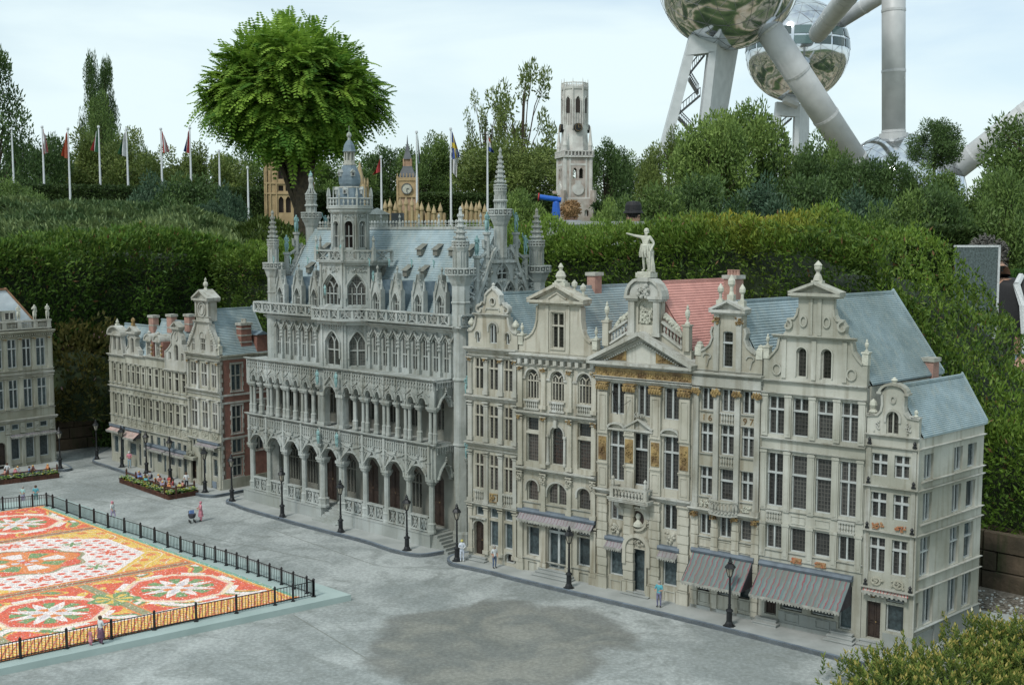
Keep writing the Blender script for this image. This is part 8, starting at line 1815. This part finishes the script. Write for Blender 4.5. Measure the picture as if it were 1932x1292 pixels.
# ================================================================ far things
STEEL = mat('polished_steel', (.70,.73,.76), (.55,.58,.61), .09, .4, metal=1)
TUBEM = mat('grey_tube_metal', (.52,.53,.53), (.44,.45,.45), .5, .6, metal=.1, streak=0)
CONCW = mat('pale_support_concrete', (.55,.58,.59), (.47,.50,.51), .8, .8)
SEAM = mat('dark_seam', (.20,.20,.20), (.13,.13,.13), .5, 1)
WINB = glassmat('sphere_window_glass', (.05,.08,.08), 0, .08, .8)
def sphere(par, c, r, seed, band=False):
    b = bmesh.new(); bmesh.ops.create_icosphere(b, subdivisions=5, radius=r)
    rr = random.Random(seed)
    for v in b.verts: v.co *= 1+rr.uniform(-.0006, .0006)+.004*math.sin(v.co.x*1.3+seed)*math.sin(v.co.y*1.1)*math.sin(v.co.z*1.2)
    me = bpy.data.meshes.new('steel_skin'); b.to_mesh(me); b.free(); me.materials.append(STEEL); me.polygons.foreach_set('use_smooth', [True]*len(me.polygons)); o = put('sphere', me, par, c, 1); o.rotation_euler = (.3*seed, .2, .5*seed)
    b = bmesh.new(); bmesh.ops.create_icosphere(b, subdivisions=3, radius=r*1.002); m = MB()
    for e in b.edges:
        p, q = e.verts[0].co, e.verts[1].co; m.tube([(p+(q-p)*t_).normalized()*r*1.001 for t_ in (0,.25,.5,.75,1)], r*.0028, 3)
    b.free(); s_ = m.build('panel_seam', SEAM, o, scale=1); tag(s_, kind='stuff')
    if band:
        for row, (za, zb) in enumerate(((-.02,.14), (.18,.34))):
            for k in range(16):
                a0, a1 = 2*math.pi*k/16-.3, 2*math.pi*(k+.86)/16-.3; m = MB(); V = []
                for z in (za, zb):
                    ra = math.sqrt(1-z*z)*r*1.012
                    for j in range(4): a = a0+(a1-a0)*j/3; V.append((ra*math.cos(a), ra*math.sin(a), z*r))
                m.add(V, [(j, j+1, j+5, j+4) for j in range(3)]); w_ = m.build('window', WINB, par, c, scale=1)
    return o
def tubeobj(par, a, b, r, name='tube'):
    m = MB(); a, b = Vector(a), Vector(b); m.tube([a, b], r, 20); o = m.build(name, TUBEM, par, scale=1)
    for p in o.data.polygons: p.use_smooth = len(p.vertices) == 4
    m = MB(); d = (b-a).normalized()
    for t in (.03,.33,.63,.93): p = a+(b-a)*t; m.tube([p, p+d*.35], r*1.035, 20)
    m.build('flange', SEAM if False else TUBEM, o, scale=1); return o
def hexa(m, q):
    """q: eight corners, bottom ring then top ring"""
    m.add([tuple(p) for p in q], [(3,2,1,0),(4,5,6,7),(0,1,5,4),(1,2,6,5),(2,3,7,6),(3,0,4,7)])
O1 = at(1690,438,160); O1.z = tz(160)
TW = thing('sphere_monument', 'giant monument of mirrored steel spheres joined by grey tubes on leaning supports', 'monument', O1)
c1 = at(1375,-42,152)-O1; c2 = at(1504,96,208)-O1; c3 = at(1692,378,163)-O1
sphere(TW, c1, 130/2200*152, 1); sphere(TW, c2, 94/2200*208, 2, True); sphere(TW, c3, 9.2, 3)
tubeobj(TW, at(1440,40,150)-O1, at(1622,318,156)-O1, 1.75); tubeobj(TW, at(1686,262,161)-O1, at(1686,-120,161)-O1, 1.55)
tubeobj(TW, at(1543,64,196)-O1, at(1640,-60,150)-O1, 1.5); tubeobj(TW, at(1580,44,205)-O1, at(1740,-55,190)-O1, 1.25); tubeobj(TW, at(1735,372,163)-O1, at(2060,120,150)-O1, 1.6)
m = MB(); m.tube([at(1686,268,161)-O1, at(1686,252,161)-O1], 1.9, 20); m.build('collar', TUBEM, TW, scale=1); m = MB(); m.tube([at(1480,185,206)-O1, at(1506,196,206)-O1], 1.0, 10); m.build('collar', TUBEM, TW, scale=1)
def pylon(par, A, B, C, A2, B2, C2, D, wl, wr, ytop, yo, lab):
    """front frame of two legs and a lintel, deep side wall to the right; all from the corner positions of its faces"""
    dep = Vector((0, 5.0 if D < 180 else 4.0, 0)); m = MB(); f = lambda p, d=0: at(p[0], p[1], D+d)-O1
    lerp = lambda p, q, t: (p[0]+(q[0]-p[0])*t, p[1]+(q[1]-p[1])*t)
    t0 = (yo-A[1])/(A2[1]-A[1]); Ao = lerp(A, A2, t0); Bo = lerp(B, B2, t0)
    def leg(p_top0, p_top1, p_bot0, p_bot1):
        hexa(m, [f(p_bot0), f(p_bot1), f(p_bot1)+dep*.4, f(p_bot0)+dep*.4, f(p_top0), f(p_top1), f(p_top1)+dep*.4, f(p_top0)+dep*.4])
    leg(Ao, (Ao[0]+wl, Ao[1]), A2, (A2[0]+wl*1.15, A2[1])); leg((Bo[0]-wr, Bo[1]), Bo, (B2[0]-wr*1.1, B2[1]), B2)
    hexa(m, [f(Ao), f(Bo), f(Bo)+dep*.4, f(Ao)+dep*.4, f(A), f(B), f(B)+dep*.4, f(A)+dep*.4]); m.build('support_frame', CONCW, par, scale=1)
    m = MB(); g = lambda p: at(p[0], p[1], D+6)-O1
    hexa(m, [f(B2)+Vector((.01,0,0)), g(C2), g(C2)+dep*.5, f(B2)+dep*.5, f(B)+Vector((.01,0,0)), g(C), g(C)+dep*.5, f(B)+dep*.5]); m.build('support_side', CONCW, par, scale=1)
    n = 3 if D < 180 else 2; st = MB(); 
    for i in range(n*2):
        ta, tb = t0+(1-t0)*(i+.1)/(n*2), t0+(1-t0)*(i+.95)/(n*2); L0, R0 = lerp(A, A2, ta), lerp(B, B2, ta); L1, R1 = lerp(A, A2, tb), lerp(B, B2, tb)
        p, q = ((R0[0]-wr-2, R0[1]), (L1[0]+wl+4, L1[1])) if i % 2 == 0 else ((L0[0]+wl+8, L0[1]), (R1[0]-wr-6, R1[1]))
        P, Q = f(p)+dep*.45, f(q)+dep*.45; hexa(st, [Q, Q+Vector((0,1.6,0)), P+Vector((0,1.6,0)), P, Q+Vector((0,0,.35)), Q+Vector((0,1.6,.35)), P+Vector((0,1.6,.35)), P+Vector((0,0,.35))])
        st.tube([P+Vector((0,0,1.2)), Q+Vector((0,0,1.2))], .06, 4); st.tube([P+Vector((0,1.6,1.2)), Q+Vector((0,1.6,1.2))], .06, 4)
        for k in range(9): s_ = P+(Q-P)*k/8; st.tube([s_, s_+Vector((0,0,1.2))], .04, 3)
    st.build('stair', SEAM, par, scale=1)
pylon(TW, (1303,66), (1356,58), (1394,88), (1232,330), (1326,330), (1352,330), 150, 17, 14, 66, 105, '')
pylon(TW, (1466,192), (1509,196), (1527,196), (1452,330), (1506,330), (1526,330), 208, 10, 8, 192, 218, '')

# ---- pale belfry miniature
BEL = mat('belfry_stone', (.50,.46,.42), (.36,.29,.25), .85, 6, .3, streak=.25, stain=(.55,.53,.5)); BELW = mat('belfry_white_stone', (.62,.62,.58), (.45,.43,.4), .8, 5, .2)
def belfry():
    D = 27; p0 = at(1083,424,D); k = D/2200; T = thing('belfry', 'tall pale brick and stone belfry miniature with octagonal top and black clock', 'tower', (p0.x, D, tz(D)), R(12)); z0 = p0.z-tz(D)
    zy = lambda y: (at(1083,y,D).z-tz(D))
    def sq(name, w0, w1, ya, yb, mt, holes=()):
        a, b = zy(ya), zy(yb); 
        for i in range(4):
            m = MB(); h0, h1 = w0/2*k, w1/2*k; facade(m, [(a,-h0,h0),(b,-h1,h1)], [(x0*k,x1*k,zy(y0),zy(y1),(zy(y1)-zy(y0))*.25,'p') for x0,x1,y0,y1 in holes], .05, -h0+.0, False); o = m.build(name, mt, T, scale=1); o.rotation_euler = (0, 0, i*math.pi/2)
    sq('base_stage', 62, 60, 426, 376, BEL, ((-22,-14,408,396),(12,20,408,396))); sq('middle_stage', 54, 50, 376, 297, BEL, ((-10,-2,338,318),(2,10,338,318)))
    m = MB(); 
    for i in range(4):
        s_ = MB(); w_ = 26.5*k; s_.box(-w_,w_,-w_-.02,-w_+.02,zy(376)-.02,zy(376)+.03); s_.box(-w_*1.04,w_*1.04,-w_-.05,-w_+.02,zy(297)-.02,zy(297)+.02)
        for q in range(9): s_.box(-w_+q*w_/4-.012,-w_+q*w_/4+.012,-w_-.05,-w_+.02,zy(297),zy(288))
        s_.box(-w_*1.04,w_*1.04,-w_-.05,-w_+.02,zy(288),zy(286)); s_.box(-.2*w_,.2*w_,-w_-.02,-w_+.02,zy(350),zy(342)); s_.box(-w_*.55,w_*.55,-w_-.01,-w_+.03,zy(314),zy(310))
        for x in (-1,-.6,.6,1): s_.box(x*w_*.97-.015,x*w_*.97+.015,-w_-.015,-w_+.02,zy(420),zy(300))
        o = s_.build('stage_moulding', BELW, T, scale=1); o.rotation_euler = (0, 0, i*math.pi/2)
        c_ = MB(); c_.prism([(11*k*math.cos(q*math.pi/8), zy(358)+11*k*math.sin(q*math.pi/8)) for q in range(16)], -w_-.03, -w_); o = c_.build('round_panel', BELW, T, scale=1); o.rotation_euler = (0, 0, i*math.pi/2)
    for sx in (-1,1):
        for sy in (-1,1):
            m = MB(); m.lathe([(4*k,zy(376)),(4*k,zy(280)),(4.8*k,zy(276)),(3.4*k,zy(268)),(.5*k,zy(240))], sx*24*k, sy*24*k, 0, 8); m.build('corner_turret', BELW, T, scale=1)
            m = MB(); m.lathe([(5*k,zy(390)),(6*k,zy(372)),(6*k,zy(360))], sx*29*k, sy*29*k, 0, 8); m.build('corner_buttress', BEL, T, scale=1)
    m = MB(); m.lathe([(27*k,zy(300)),(26.5*k,zy(284)),(25*k,zy(262)),(24*k,zy(246)),(23.5*k,zy(172)),(25*k,zy(170)),(25.5*k,zy(166))], 0, 0, 0, 8, rot=.5); m.build('octagon', BELW, T, scale=1)
    for i in range(8):
        a = i*math.pi/4; m = MB(); r = 23.2*k*math.cos(math.pi/8)
        m.prism([(-4*k,zy(215)),(4*k,zy(215)),(4*k,zy(192)),(0,zy(186)),(-4*k,zy(192))], -r-.02, -r); o = m.build('opening', DOORM, T, scale=1); o.rotation_euler = (0,0,a)
        m = MB(); m.ribbon([(-5.2*k,zy(236)),(-5.2*k,zy(190)),(0,zy(183)),(5.2*k,zy(190)),(5.2*k,zy(236))], 1.4*k, -r-.04, -r); m.box(-.8*k,.8*k,-r-.03,-r,zy(236),zy(216)); o = m.build('arch_moulding', BELW, T, scale=1); o.rotation_euler = (0,0,a)
        m = MB(); rc = 24.5*k; m.lathe([(1.6*k,zy(246)),(1.4*k,zy(166)),(1.6*k,zy(164)),(.3*k,zy(150))], rc*math.cos(a+math.pi/8), rc*math.sin(a+math.pi/8), 0, 6); m.build('pinnacle', BELW, T, scale=1)
        q0, q1 = (rc*math.cos(a-math.pi/8), rc*math.sin(a-math.pi/8)), (rc*math.cos(a+math.pi/8), rc*math.sin(a+math.pi/8)); m = MB(); m.tube([(*q0,zy(158)),(*q1,zy(158))], .9*k, 4)
        for t in (.2,.4,.6,.8): x, y = q0[0]+(q1[0]-q0[0])*t, q0[1]+(q1[1]-q0[1])*t; m.tube([(x,y,zy(166)),(x,y,zy(158))], .8*k, 4)
        m.build('crown_parapet', BELW, T, scale=1)
    for i in range(4):
        m = MB(); r = 25.5*k; m.prism([(8*k*math.cos(q*math.pi/8), zy(243)+8*k*math.sin(q*math.pi/8)) for q in range(16)], -r-.03, -r+.06); o = m.build('clock', IRON, T, scale=1); o.rotation_euler = (0,0,i*math.pi/2)
        h = MB(); h.ribbon([(6.5*k*math.cos(q*math.pi/6), zy(243)+6.5*k*math.sin(q*math.pi/6)) for q in range(12)], .6*k, -r-.035, -r-.028, True); h.box(-.4*k,.4*k,-r-.04,-r-.03,zy(243),zy(238)); h.box(0,4*k,-r-.04,-r-.03,zy(243)-.3*k,zy(243)+.3*k); h.build('clock_hands', GOLD, o, scale=1)
belfry()
# ---- miniature parliament: clock tower, square tower, spire, golden turrets
TAN = mat('tan_stone', (.42,.31,.17), (.31,.22,.12), .8, 8, .3); TANP = mat('pinkish_tan_stone', (.45,.30,.20), (.33,.21,.14), .8, 8, .3); GT = mat('golden_turret', (.40,.31,.17), (.29,.22,.12), .6, 8); DROOF = mat('dark_lead_roof', (.10,.11,.12), (.07,.075,.08), .6, 8)
D = 24; k = D/2200; pz = lambda y: at(770,y,D).z-tz(D)
T = thing('clock_tower', 'miniature tan clock tower with dark pointed roof and white dial behind the palace ridge', 'tower', (at(770,438,D).x, D, tz(D)))
m = MB(); w_ = 16*k; m.box(-w_,w_,-w_,w_,pz(425),pz(340)); m.build('shaft', TANP, T, scale=1)
m = MB(); w_ = 17.5*k; m.box(-w_,w_,-w_,w_,pz(372),pz(340)); m.box(-w_*1.06,w_*1.06,-w_*1.06,w_*1.06,pz(373),pz(370)); m.box(-w_*1.08,w_*1.08,-w_*1.08,w_*1.08,pz(342),pz(336))
for s_ in (-1,1): m.box(s_*w_-.02,s_*w_+.02,-w_-.02,w_+.02,pz(420),pz(334))
for q in range(7): m.box(-w_+q*w_/3-.008,-w_+q*w_/3+.008,-w_*1.07,-w_*1.04,pz(342),pz(328))
m.build('clock_stage', TAN, T, scale=1)
m = MB(); m.prism([(9.5*k*math.cos(q*math.pi/8), pz(357)+9.5*k*math.sin(q*math.pi/8)) for q in range(16)], -w_-.03, -w_); f_ = m.build('dial', STATUE, T, scale=1)
m = MB(); m.ribbon([(9.5*k*math.cos(q*math.pi/8), pz(357)+9.5*k*math.sin(q*math.pi/8)) for q in range(16)], 1.4*k, -w_-.04, -w_-.025, True); m.box(-.5*k,.5*k,-w_-.045,-w_-.035,pz(364),pz(357)); m.box(-.5*k,4*k,-w_-.045,-w_-.035,pz(357),pz(356)); m.build('clock_hands', DROOF, f_, scale=1)
m = MB(); m.lathe([(23*k,pz(336)),(18*k,pz(326)),(13*k,pz(318)),(11.5*k,pz(314))], 0, 0, 0, 4, rot=.5); m.lathe([(11*k,pz(301)),(6*k,pz(288)),(2*k,pz(272)),(.3*k,pz(255))], 0, 0, 0, 4, rot=.5); m.build('roof', DROOF, T, scale=1)
m = MB(); 
for sx in (-1,1):
    for sy in (-1,1): m.box(sx*7*k-.012,sx*7*k+.012,sy*7*k-.012,sy*7*k+.012,pz(315),pz(300))
m.box(-5*k,5*k,-5*k,5*k,pz(315),pz(301)); m.build('belfry_stage', TANP, T, scale=1)
T = thing('square_tower', 'miniature tall tan square tower with paired gothic windows beside the round headed tree trunk', 'tower', (at(548,438,D).x, D, tz(D)), R(8)); zy = lambda y: at(548,y,D).z-tz(D)
for i in range(4):
    m = MB(); h = 42*k; facade(m, [(zy(425),-h,h),(zy(303),-h,h)], [(x*k-4.5*k,x*k+4.5*k,zy(a),zy(b),(zy(b)-zy(a))*.2,'p') for x in (-14,-1,13) for a, b in ((402,372),(340,312))]+[(x*k-4.5*k,x*k+4.5*k,zy(362),zy(352),0,'p') for x in (-14,-1,13)], .06, -h, False); o = m.build('tower_wall', TAN, T, scale=1); o.rotation_euler = (0,0,i*math.pi/2)
    m = MB(); 
    for y in (368,349,306): m.box(-h*1.03,h*1.03,-h-.02,-h+.01,zy(y),zy(y-3))
    for x in (-40,-33,-22,22,33,40): m.box(x*k-.012,x*k+.012,-h-.025,-h,zy(425),zy(300))
    o = m.build('tower_moulding', TAN, T, scale=1); o.rotation_euler = (0,0,i*math.pi/2)
m = MB(); m.box(-40*k,40*k,-40*k,40*k,zy(425),zy(300)); m.v = [(x*.98, y*.98, z) for x, y, z in m.v]; m.xf(lambda x, y, z: (x*.9, y*.9, z)); m.build('tower_core', DOORM, T, scale=1)
T = thing('spire', 'pale pointed gothic spire half hidden behind the palace tower', 'spire', (at(680,438,D).x, D, tz(D))); zy = pz; m = MB(); m.lathe([(15*k,zy(425)),(15*k,zy(352)),(10*k,zy(347)),(1*k,zy(306))], 0, 0, 0, 8); m.build('spire_body', GT, T, scale=1)
for i in range(8): m = MB(); a = i*math.pi/4; m.lathe([(2*k,zy(400)),(2*k,zy(345)),(.3*k,zy(335))], 15*k*math.cos(a), 15*k*math.sin(a), 0, 5); m.build('pinnacle', GT, T, scale=1)
GTU = [(729,383),(738,380),(748,386),(757,378),(768,376),(779,378),(789,384),(797,386),(810,388),(820,392),(832,388),(873,388),(881,384),(890,386),(899,388),(905,384),(915,390)]
T = thing('parliament_miniature', 'long low miniature palace with rows of golden pointed turrets behind the palace ridge', 'miniature building', (at(820,438,22).x, 22, tz(22))); k2 = .01; X0 = at(820,438,22).x; zf = lambda y: at(820,y,22).z-tz(22)
for a, b, y in ((724,800,398),(803,840,402),(868,922,400)): m = MB(); m.box(at(a,438,22).x-X0, at(b,438,22).x-X0, -.15, .3, zf(440), zf(y)); m.build('wing', TAN, T, scale=1)
for x, y in GTU:
    m = MB(); xx = at(x,438,22).x-X0; m.lathe([(.03,zf(440)),(.03,zf(y+12)),(.045,zf(y+11)),(.045,zf(y+8)),(.03,zf(y+3)),(.008,zf(y-3)),(.002,zf(y-6))], xx, -.16, 0, 8); m.build('turret', GT, T, scale=1)
for i, (x, lab) in enumerate(((712,'small grey miniature hut with a pointed turret behind the palace tower'),)):
    T = thing('miniature_hut', lab, 'miniature building', (at(x,438,16).x, 16, tz(16))); z_ = lambda y: at(x,y,16).z-tz(16); m = MB(); m.box(-.16,.16,-.1,.1,z_(440),z_(405)); m.add([(-.18,-.12,z_(405)),(.18,-.12,z_(405)),(.18,.12,z_(405)),(-.18,.12,z_(405)),(0,0,z_(392))],[(0,1,4),(1,2,4),(2,3,4),(3,0,4)]); m.build('hut_body', KSTONE, T, scale=1); m = MB(); m.box(.2,.36,-.1,.1,z_(440),z_(402)); m.build('dark_end', DROOF, T, scale=1)

# ---- flagpoles
def fc(n, c): return mat('flag_'+n, c, tuple(v*.8 for v in c), .8, 8)
FR, FW, FG, FB, FY, FK, FO = fc('red', (.45,.05,.05)), fc('white', (.6,.6,.6)), fc('green', (.04,.15,.07)), fc('blue', (.04,.08,.28)), fc('yellow', (.6,.45,.04)), fc('black', (.03,.03,.03)), fc('orange', (.5,.12,.06))
POLEM = mat('white_pole_paint', (.62,.64,.66), (.55,.57,.6), .4, 4)
def flag(par, z, bands, length=.42, fly=.16, side=1, horiz=True, cross=None):
    """limp flag hanging in folds beside the pole"""
    nu, nv = 12, 10; V = []; m = MB()
    for i in range(nu+1):
        for j in range(nv+1):
            u, v = i/nu, j/nv; x = side*(.02+fly*u*(.35+.65*v)*(1-.25*u)); y = .05*math.sin(u*9+v*2)*(.3+v); V.append((x, y, z-v*length*(.62+.38*(1-u))-u*.16))
    mats_ = bands+([cross] if cross else []); 
    for i in range(nu):
        for j in range(nv):
            a = i*(nv+1)+j; t = (j+.5)/nv if horiz else (i+.5)/nu; m.m = min(len(bands)-1, int(t*len(bands)))
            if cross and (i in (4,5) or j in (4,5)): m.m = len(bands)
            o_ = len(m.v); m.v += [V[a], V[a+nv+1], V[a+nv+2], V[a+1]]; m.f.append((o_, o_+1, o_+2, o_+3)); m.mi.append(m.m)
    return m.build('flag', mats_, par, scale=1)
def pole(px, yt, yb, D, lab, fl=None):
    a, b = at(px, yb, D), at(px, yt, D); h = b.z-a.z; T = thing('flagpole', lab, 'flagpole', (a.x, D, a.z), 0, 'white flagpoles across the park'); m = MB(); r = 2.3/2200*D
    m.lathe([(r,0),(r*.75,h*.6),(r*.5,h),(r*1.2,h+.01),(r*1.1,h+.05),(.004,h+.06)], 0, 0, -.3, 8); m.xf(lambda x, y, z: (x, y, z if z > 0 else z)); m.build('pole', POLEM, T, scale=1)
    if fl: 
        bands, L_, fly, side, hz, cr_ = (list(fl)+[None]*6)[:6]; flag(T, h-.28-.02, bands, L_ or .5, fly or .2, side or 1, True if hz is None else hz, cr_)
FD = 27
pole(27,222,372,29,'faint white flagpole half hidden in the pine at the left edge')
pole(84,217,366,FD,'white flagpole with furled dark red and white flag, left of the poplars', ([FR,FW,FR],.6,.14,1,False))
pole(133,219,384,25,'white flagpole with orange red flag hanging before the twin poplars', ([FO],.6,.16,-1))
pole(190,217,366,FD,'white flagpole with red, white and green flag before the right poplar', ([FG,FW,FR],.55,.22,-1,False))
pole(242,221,356,FD,'white flagpole with dark green and white flag right of the poplars', ([FW,FG],.6,.24,-1,False))
pole(306,221,345,FD,'white flagpole with drooping red and white flag against the open sky', ([FR,FW,FR],.52,.24,1,False))
pole(361,219,360,FD,'white flagpole with red, white and blue striped flag left of the round headed tree', ([FR,FW,FB],.55,.16,-1,False))
pole(415,262,364,FD,'white flagpole whose top is lost in the lower left leaves of the round tree')
pole(469,290,404,23,'white flagpole standing directly left of the tan square tower')
pole(720,270,402,23,'white flagpole with small red flag at the right edge of the round crown', ([FR],.26,.2,-1))
pole(787,223,412,23,'white flagpole with furled grey flag next to the miniature clock tower', ([FG,FW,FK],.6,.08,1,False))
pole(851,217,412,23,'white flagpole with blue and yellow cross flag and a hanging white cloth', ([FB],.55,.22,1,True,FY))
pole(920,225,400,23,'white flagpole with red and dark blue flag left of the right palace spire', ([FR,FW,FB],.32,.15,1))
a = at(851,275,23); m = MB(); 
T = thing('pennant', 'long white cloth hanging from the pole with the blue and yellow flag', 'flag', (a.x, 23, a.z)); V = [(.03+.1*u*(1-.2*v), .04*math.sin(u*8+v*3), -.52*v-.1*u) for u in np.linspace(0,1,8) for v in np.linspace(0,1,8)]; m.add([tuple(map(float, v)) for v in V], [(i*8+j, i*8+j+1, (i+1)*8+j+1, (i+1)*8+j) for i in range(7) for j in range(7)]); m.build('cloth', FW, T, scale=1)

# ---- visitors
def hairball(par, c, r, mt, seed=0, n=260, curl=.05):
    rr = random.Random(seed); m = MB(); m.lathe([(.01,-.9),(.75,-.62),(1,0),(.8,.62),(.02,1)], 0, 0, 0, 12); m.xf(lambda x, y, z: (c[0]+x*r, c[1]+y*r*1.05, c[2]+z*r*.95))
    for i in range(n):
        v = Vector((rr.gauss(0,1), rr.gauss(0,1), rr.gauss(0,1)+.25)).normalized(); p = Vector(c)+v*r*rr.uniform(.9,1.08); q = p+Vector((rr.gauss(0,1), rr.gauss(0,1), rr.gauss(0,1))).normalized()*curl*.6+v*curl*.5; m.tube([p, (p+q)/2+v*curl*.3, q], curl*.2, 4)
    m.build('hair', mt, par, scale=1)
BLOND = mat('curly_fair_hair', (.30,.18,.08), (.16,.09,.04), .8, 90); HG = mat('grey_black_hair', (.13,.125,.11), (.035,.034,.03), .95, 60)
def visitor(lab, px, ytop, D, rz, mats, pose, hairm, hr=.115, curl=.05, size=1.0, extra=None):
    t = at(px, ytop, D); T = thing('person', lab, 'person', (t.x, D, t.z-1.80*size), rz); me = skin_mesh('visitor', mats, pose, scale=size, sub=2); put('body', me, T)
    J = dict(head=(0,-.01,1.62)); J.update(pose); h = J['head']; hairball(T, (h[0]*size, (h[1]+.035)*size, (h[2]+.06)*size), hr*size, hairm, int(px), curl=curl)
    if extra: extra(T)
    return T
BLK = cm('black_cloth', (.018,.018,.02)); DEN = cm('faded_denim', (.13,.17,.24)); GREYH = cm('grey_hood', (.28,.30,.33)); SKINV = mat('visitor_skin', (.50,.30,.21), (.42,.24,.17), .5, 20)
def collar(T):
    m = MB(); m.lathe([(.19,1.42),(.20,1.46),(.16,1.53),(.12,1.57)], 0, .02, 0, 14); m.build('hood', GREYH, T, scale=1)
visitor('person with curly fair hair in black grey hooded jacket seen from behind before the belfry', 1077, 379, 14, R(175), [SKINV,BLK,DEN,SKINV,SHOE], dict(shL=(.2,0,1.42), shR=(-.2,0,1.42)), BLOND, .108, .032, extra=collar)
def hat(T):
    m = MB(); m.lathe([(.125,1.68),(.12,1.7),(.105,1.71),(.1,1.78),(.08,1.82),(.01,1.83)], 0, 0, 0, 16); m.build('hat', BLK, T, scale=1)
visitor('person with round black hat and pink checked shirt just above the clipped hedge', 1195, 384, 14.5, R(170), [SKINV,PINKC,DEN,SKINV,SHOE], {}, BLK, .08, .02, extra=hat)
visitor('small distant man with bald head and white shirt behind the juniper mound', 408, 399, 13.5, R(20), [SKINV,WHITEC,DEN,SKINV,SHOE], {}, HAIRG, .085, .01)
SLEEVE = dict(head=(-.08,-.1,1.6), crown=(-.07,-.09,1.72), neck=(-.02,-.02,1.5), shL=(.2,0,1.42), elL=(.27,-.05,1.14), haL=(.18,-.24,.98), fiL=(.16,-.28,.95), shR=(-.2,0,1.42), elR=(-.27,-.12,1.2), haR=(-.22,-.33,1.28), fiR=(-.2,-.37,1.32))
def strap(T):
    m = MB(); m.tube([(.12,-.13,1.48),(.17,-.17,1.35),(.2,-.2,1.1),(.22,-.22,.9),(.24,-.2,.62)], .022, 6); m.tube([(.13,.1,1.48),(.12,-.02,1.53),(.12,-.13,1.48)], .022, 6); m.build('bag_strap', WHITEC, T, scale=1)
    m = MB()
    for s_ in ((.2,0,1.42),(.27,-.05,1.14)): pass
    m.tube([(.17,.0,1.43),(.22,0,1.40),(.27,-.05,1.14),(.2,-.2,1.01)], .078, 10, .055); m.build('denim_sleeve', DEN, T, scale=1)
    m = MB(); m.tube([(-.17,.0,1.43),(-.22,0,1.40),(-.27,-.12,1.2),(-.23,-.3,1.27)], .078, 10, .055); m.build('denim_sleeve', DEN, T, scale=1)
    m = MB(); m.box(.16,.4,-.3,-.1,.35,.66); m.build('bag', GREYH, T, scale=1)
visitor('grey haired man in black shirt with denim sleeves and white bag strap', 1893, 442, 7.6, R(-35), [SKINV,BLK,cm('light_jeans', (.28,.36,.42)),SKINV,SHOE], SLEEVE, HG, .108, .035, 1.0, strap)
SCR = glassmat('dark_screen_glass', (.035,.045,.045), 0, .18, .5); p = at(1850,464,6.9); T = thing('info_panel', 'dark glass information screen with white top edge behind the hedge at the right', 'information panel', (p.x, 6.9, tz(6.9)), R(12)); h = p.z-tz(6.9)
m = MB(); m.box(-.155,.118,-.01,.02,h-.52,h-.008); m.build('screen', SCR, T, scale=1); m = MB(); m.box(-.16,.125,-.014,.024,h-.008,h+.004); m.box(.112,.125,-.014,.024,h-.55,h); m.build('frame', WHITEC, T, scale=1); m = MB(); m.box(.02,.08,0,.03,0,h-.5); m.build('post', GREYH, T, scale=1)
p = at(1040,372,12); T = thing('viewer', 'blue pay telescope with a red ringed tube next to the belfry foot', 'telescope', (p.x+.05, 12, tz(12)), 0); h = p.z-tz(12); BLU = mat('blue_enamel', (.02,.12,.5), (.015,.09,.4), .35, 20)
m = MB(); m.tube([(-.17,-.02,h-.0),(.05,0,h-.03)],   .027, 12); m.build('tube', BLU, T, scale=1); m = MB(); m.tube([(-.175,-.02,h),(-.185,-.02,h+.001)], .04, 12); m.build('ring', FR, T, scale=1); m = MB(); m.lathe([(.04,0),(.025,.2),(.022,h-.25),(.045,h-.18),(.035,h-.06),(.02,h-.03)], 0, 0, 0, 10); m.build('pedestal', BLU, T, scale=1)
a, b = at(1030,424,10.5), at(1212,422,10.5); T = thing('stone_ledge_wall', 'low grey slab ledge between the belfry foot and the hedge top', 'low wall', (a.x, 10.5, tz(10.5))); m = MB(); m.box(0,b.x-a.x,0,.25,0,a.z-tz(10.5)); m.box(-.02,b.x-a.x+.02,-.02,.27,a.z-tz(10.5),a.z-tz(10.5)+.03); m.build('ledge', PLINTH, T, scale=1)
p = at(1918,490,8.6); T = blob('clipped_ball_shrub', 'smooth clipped green ball shrub behind the grey haired man', (p.x, 8.6, p.z-.42), (.2,.2,.34), 4000, .03, [(.03,.08,.015),(.07,.15,.03)], LEAFD, 77, .02)
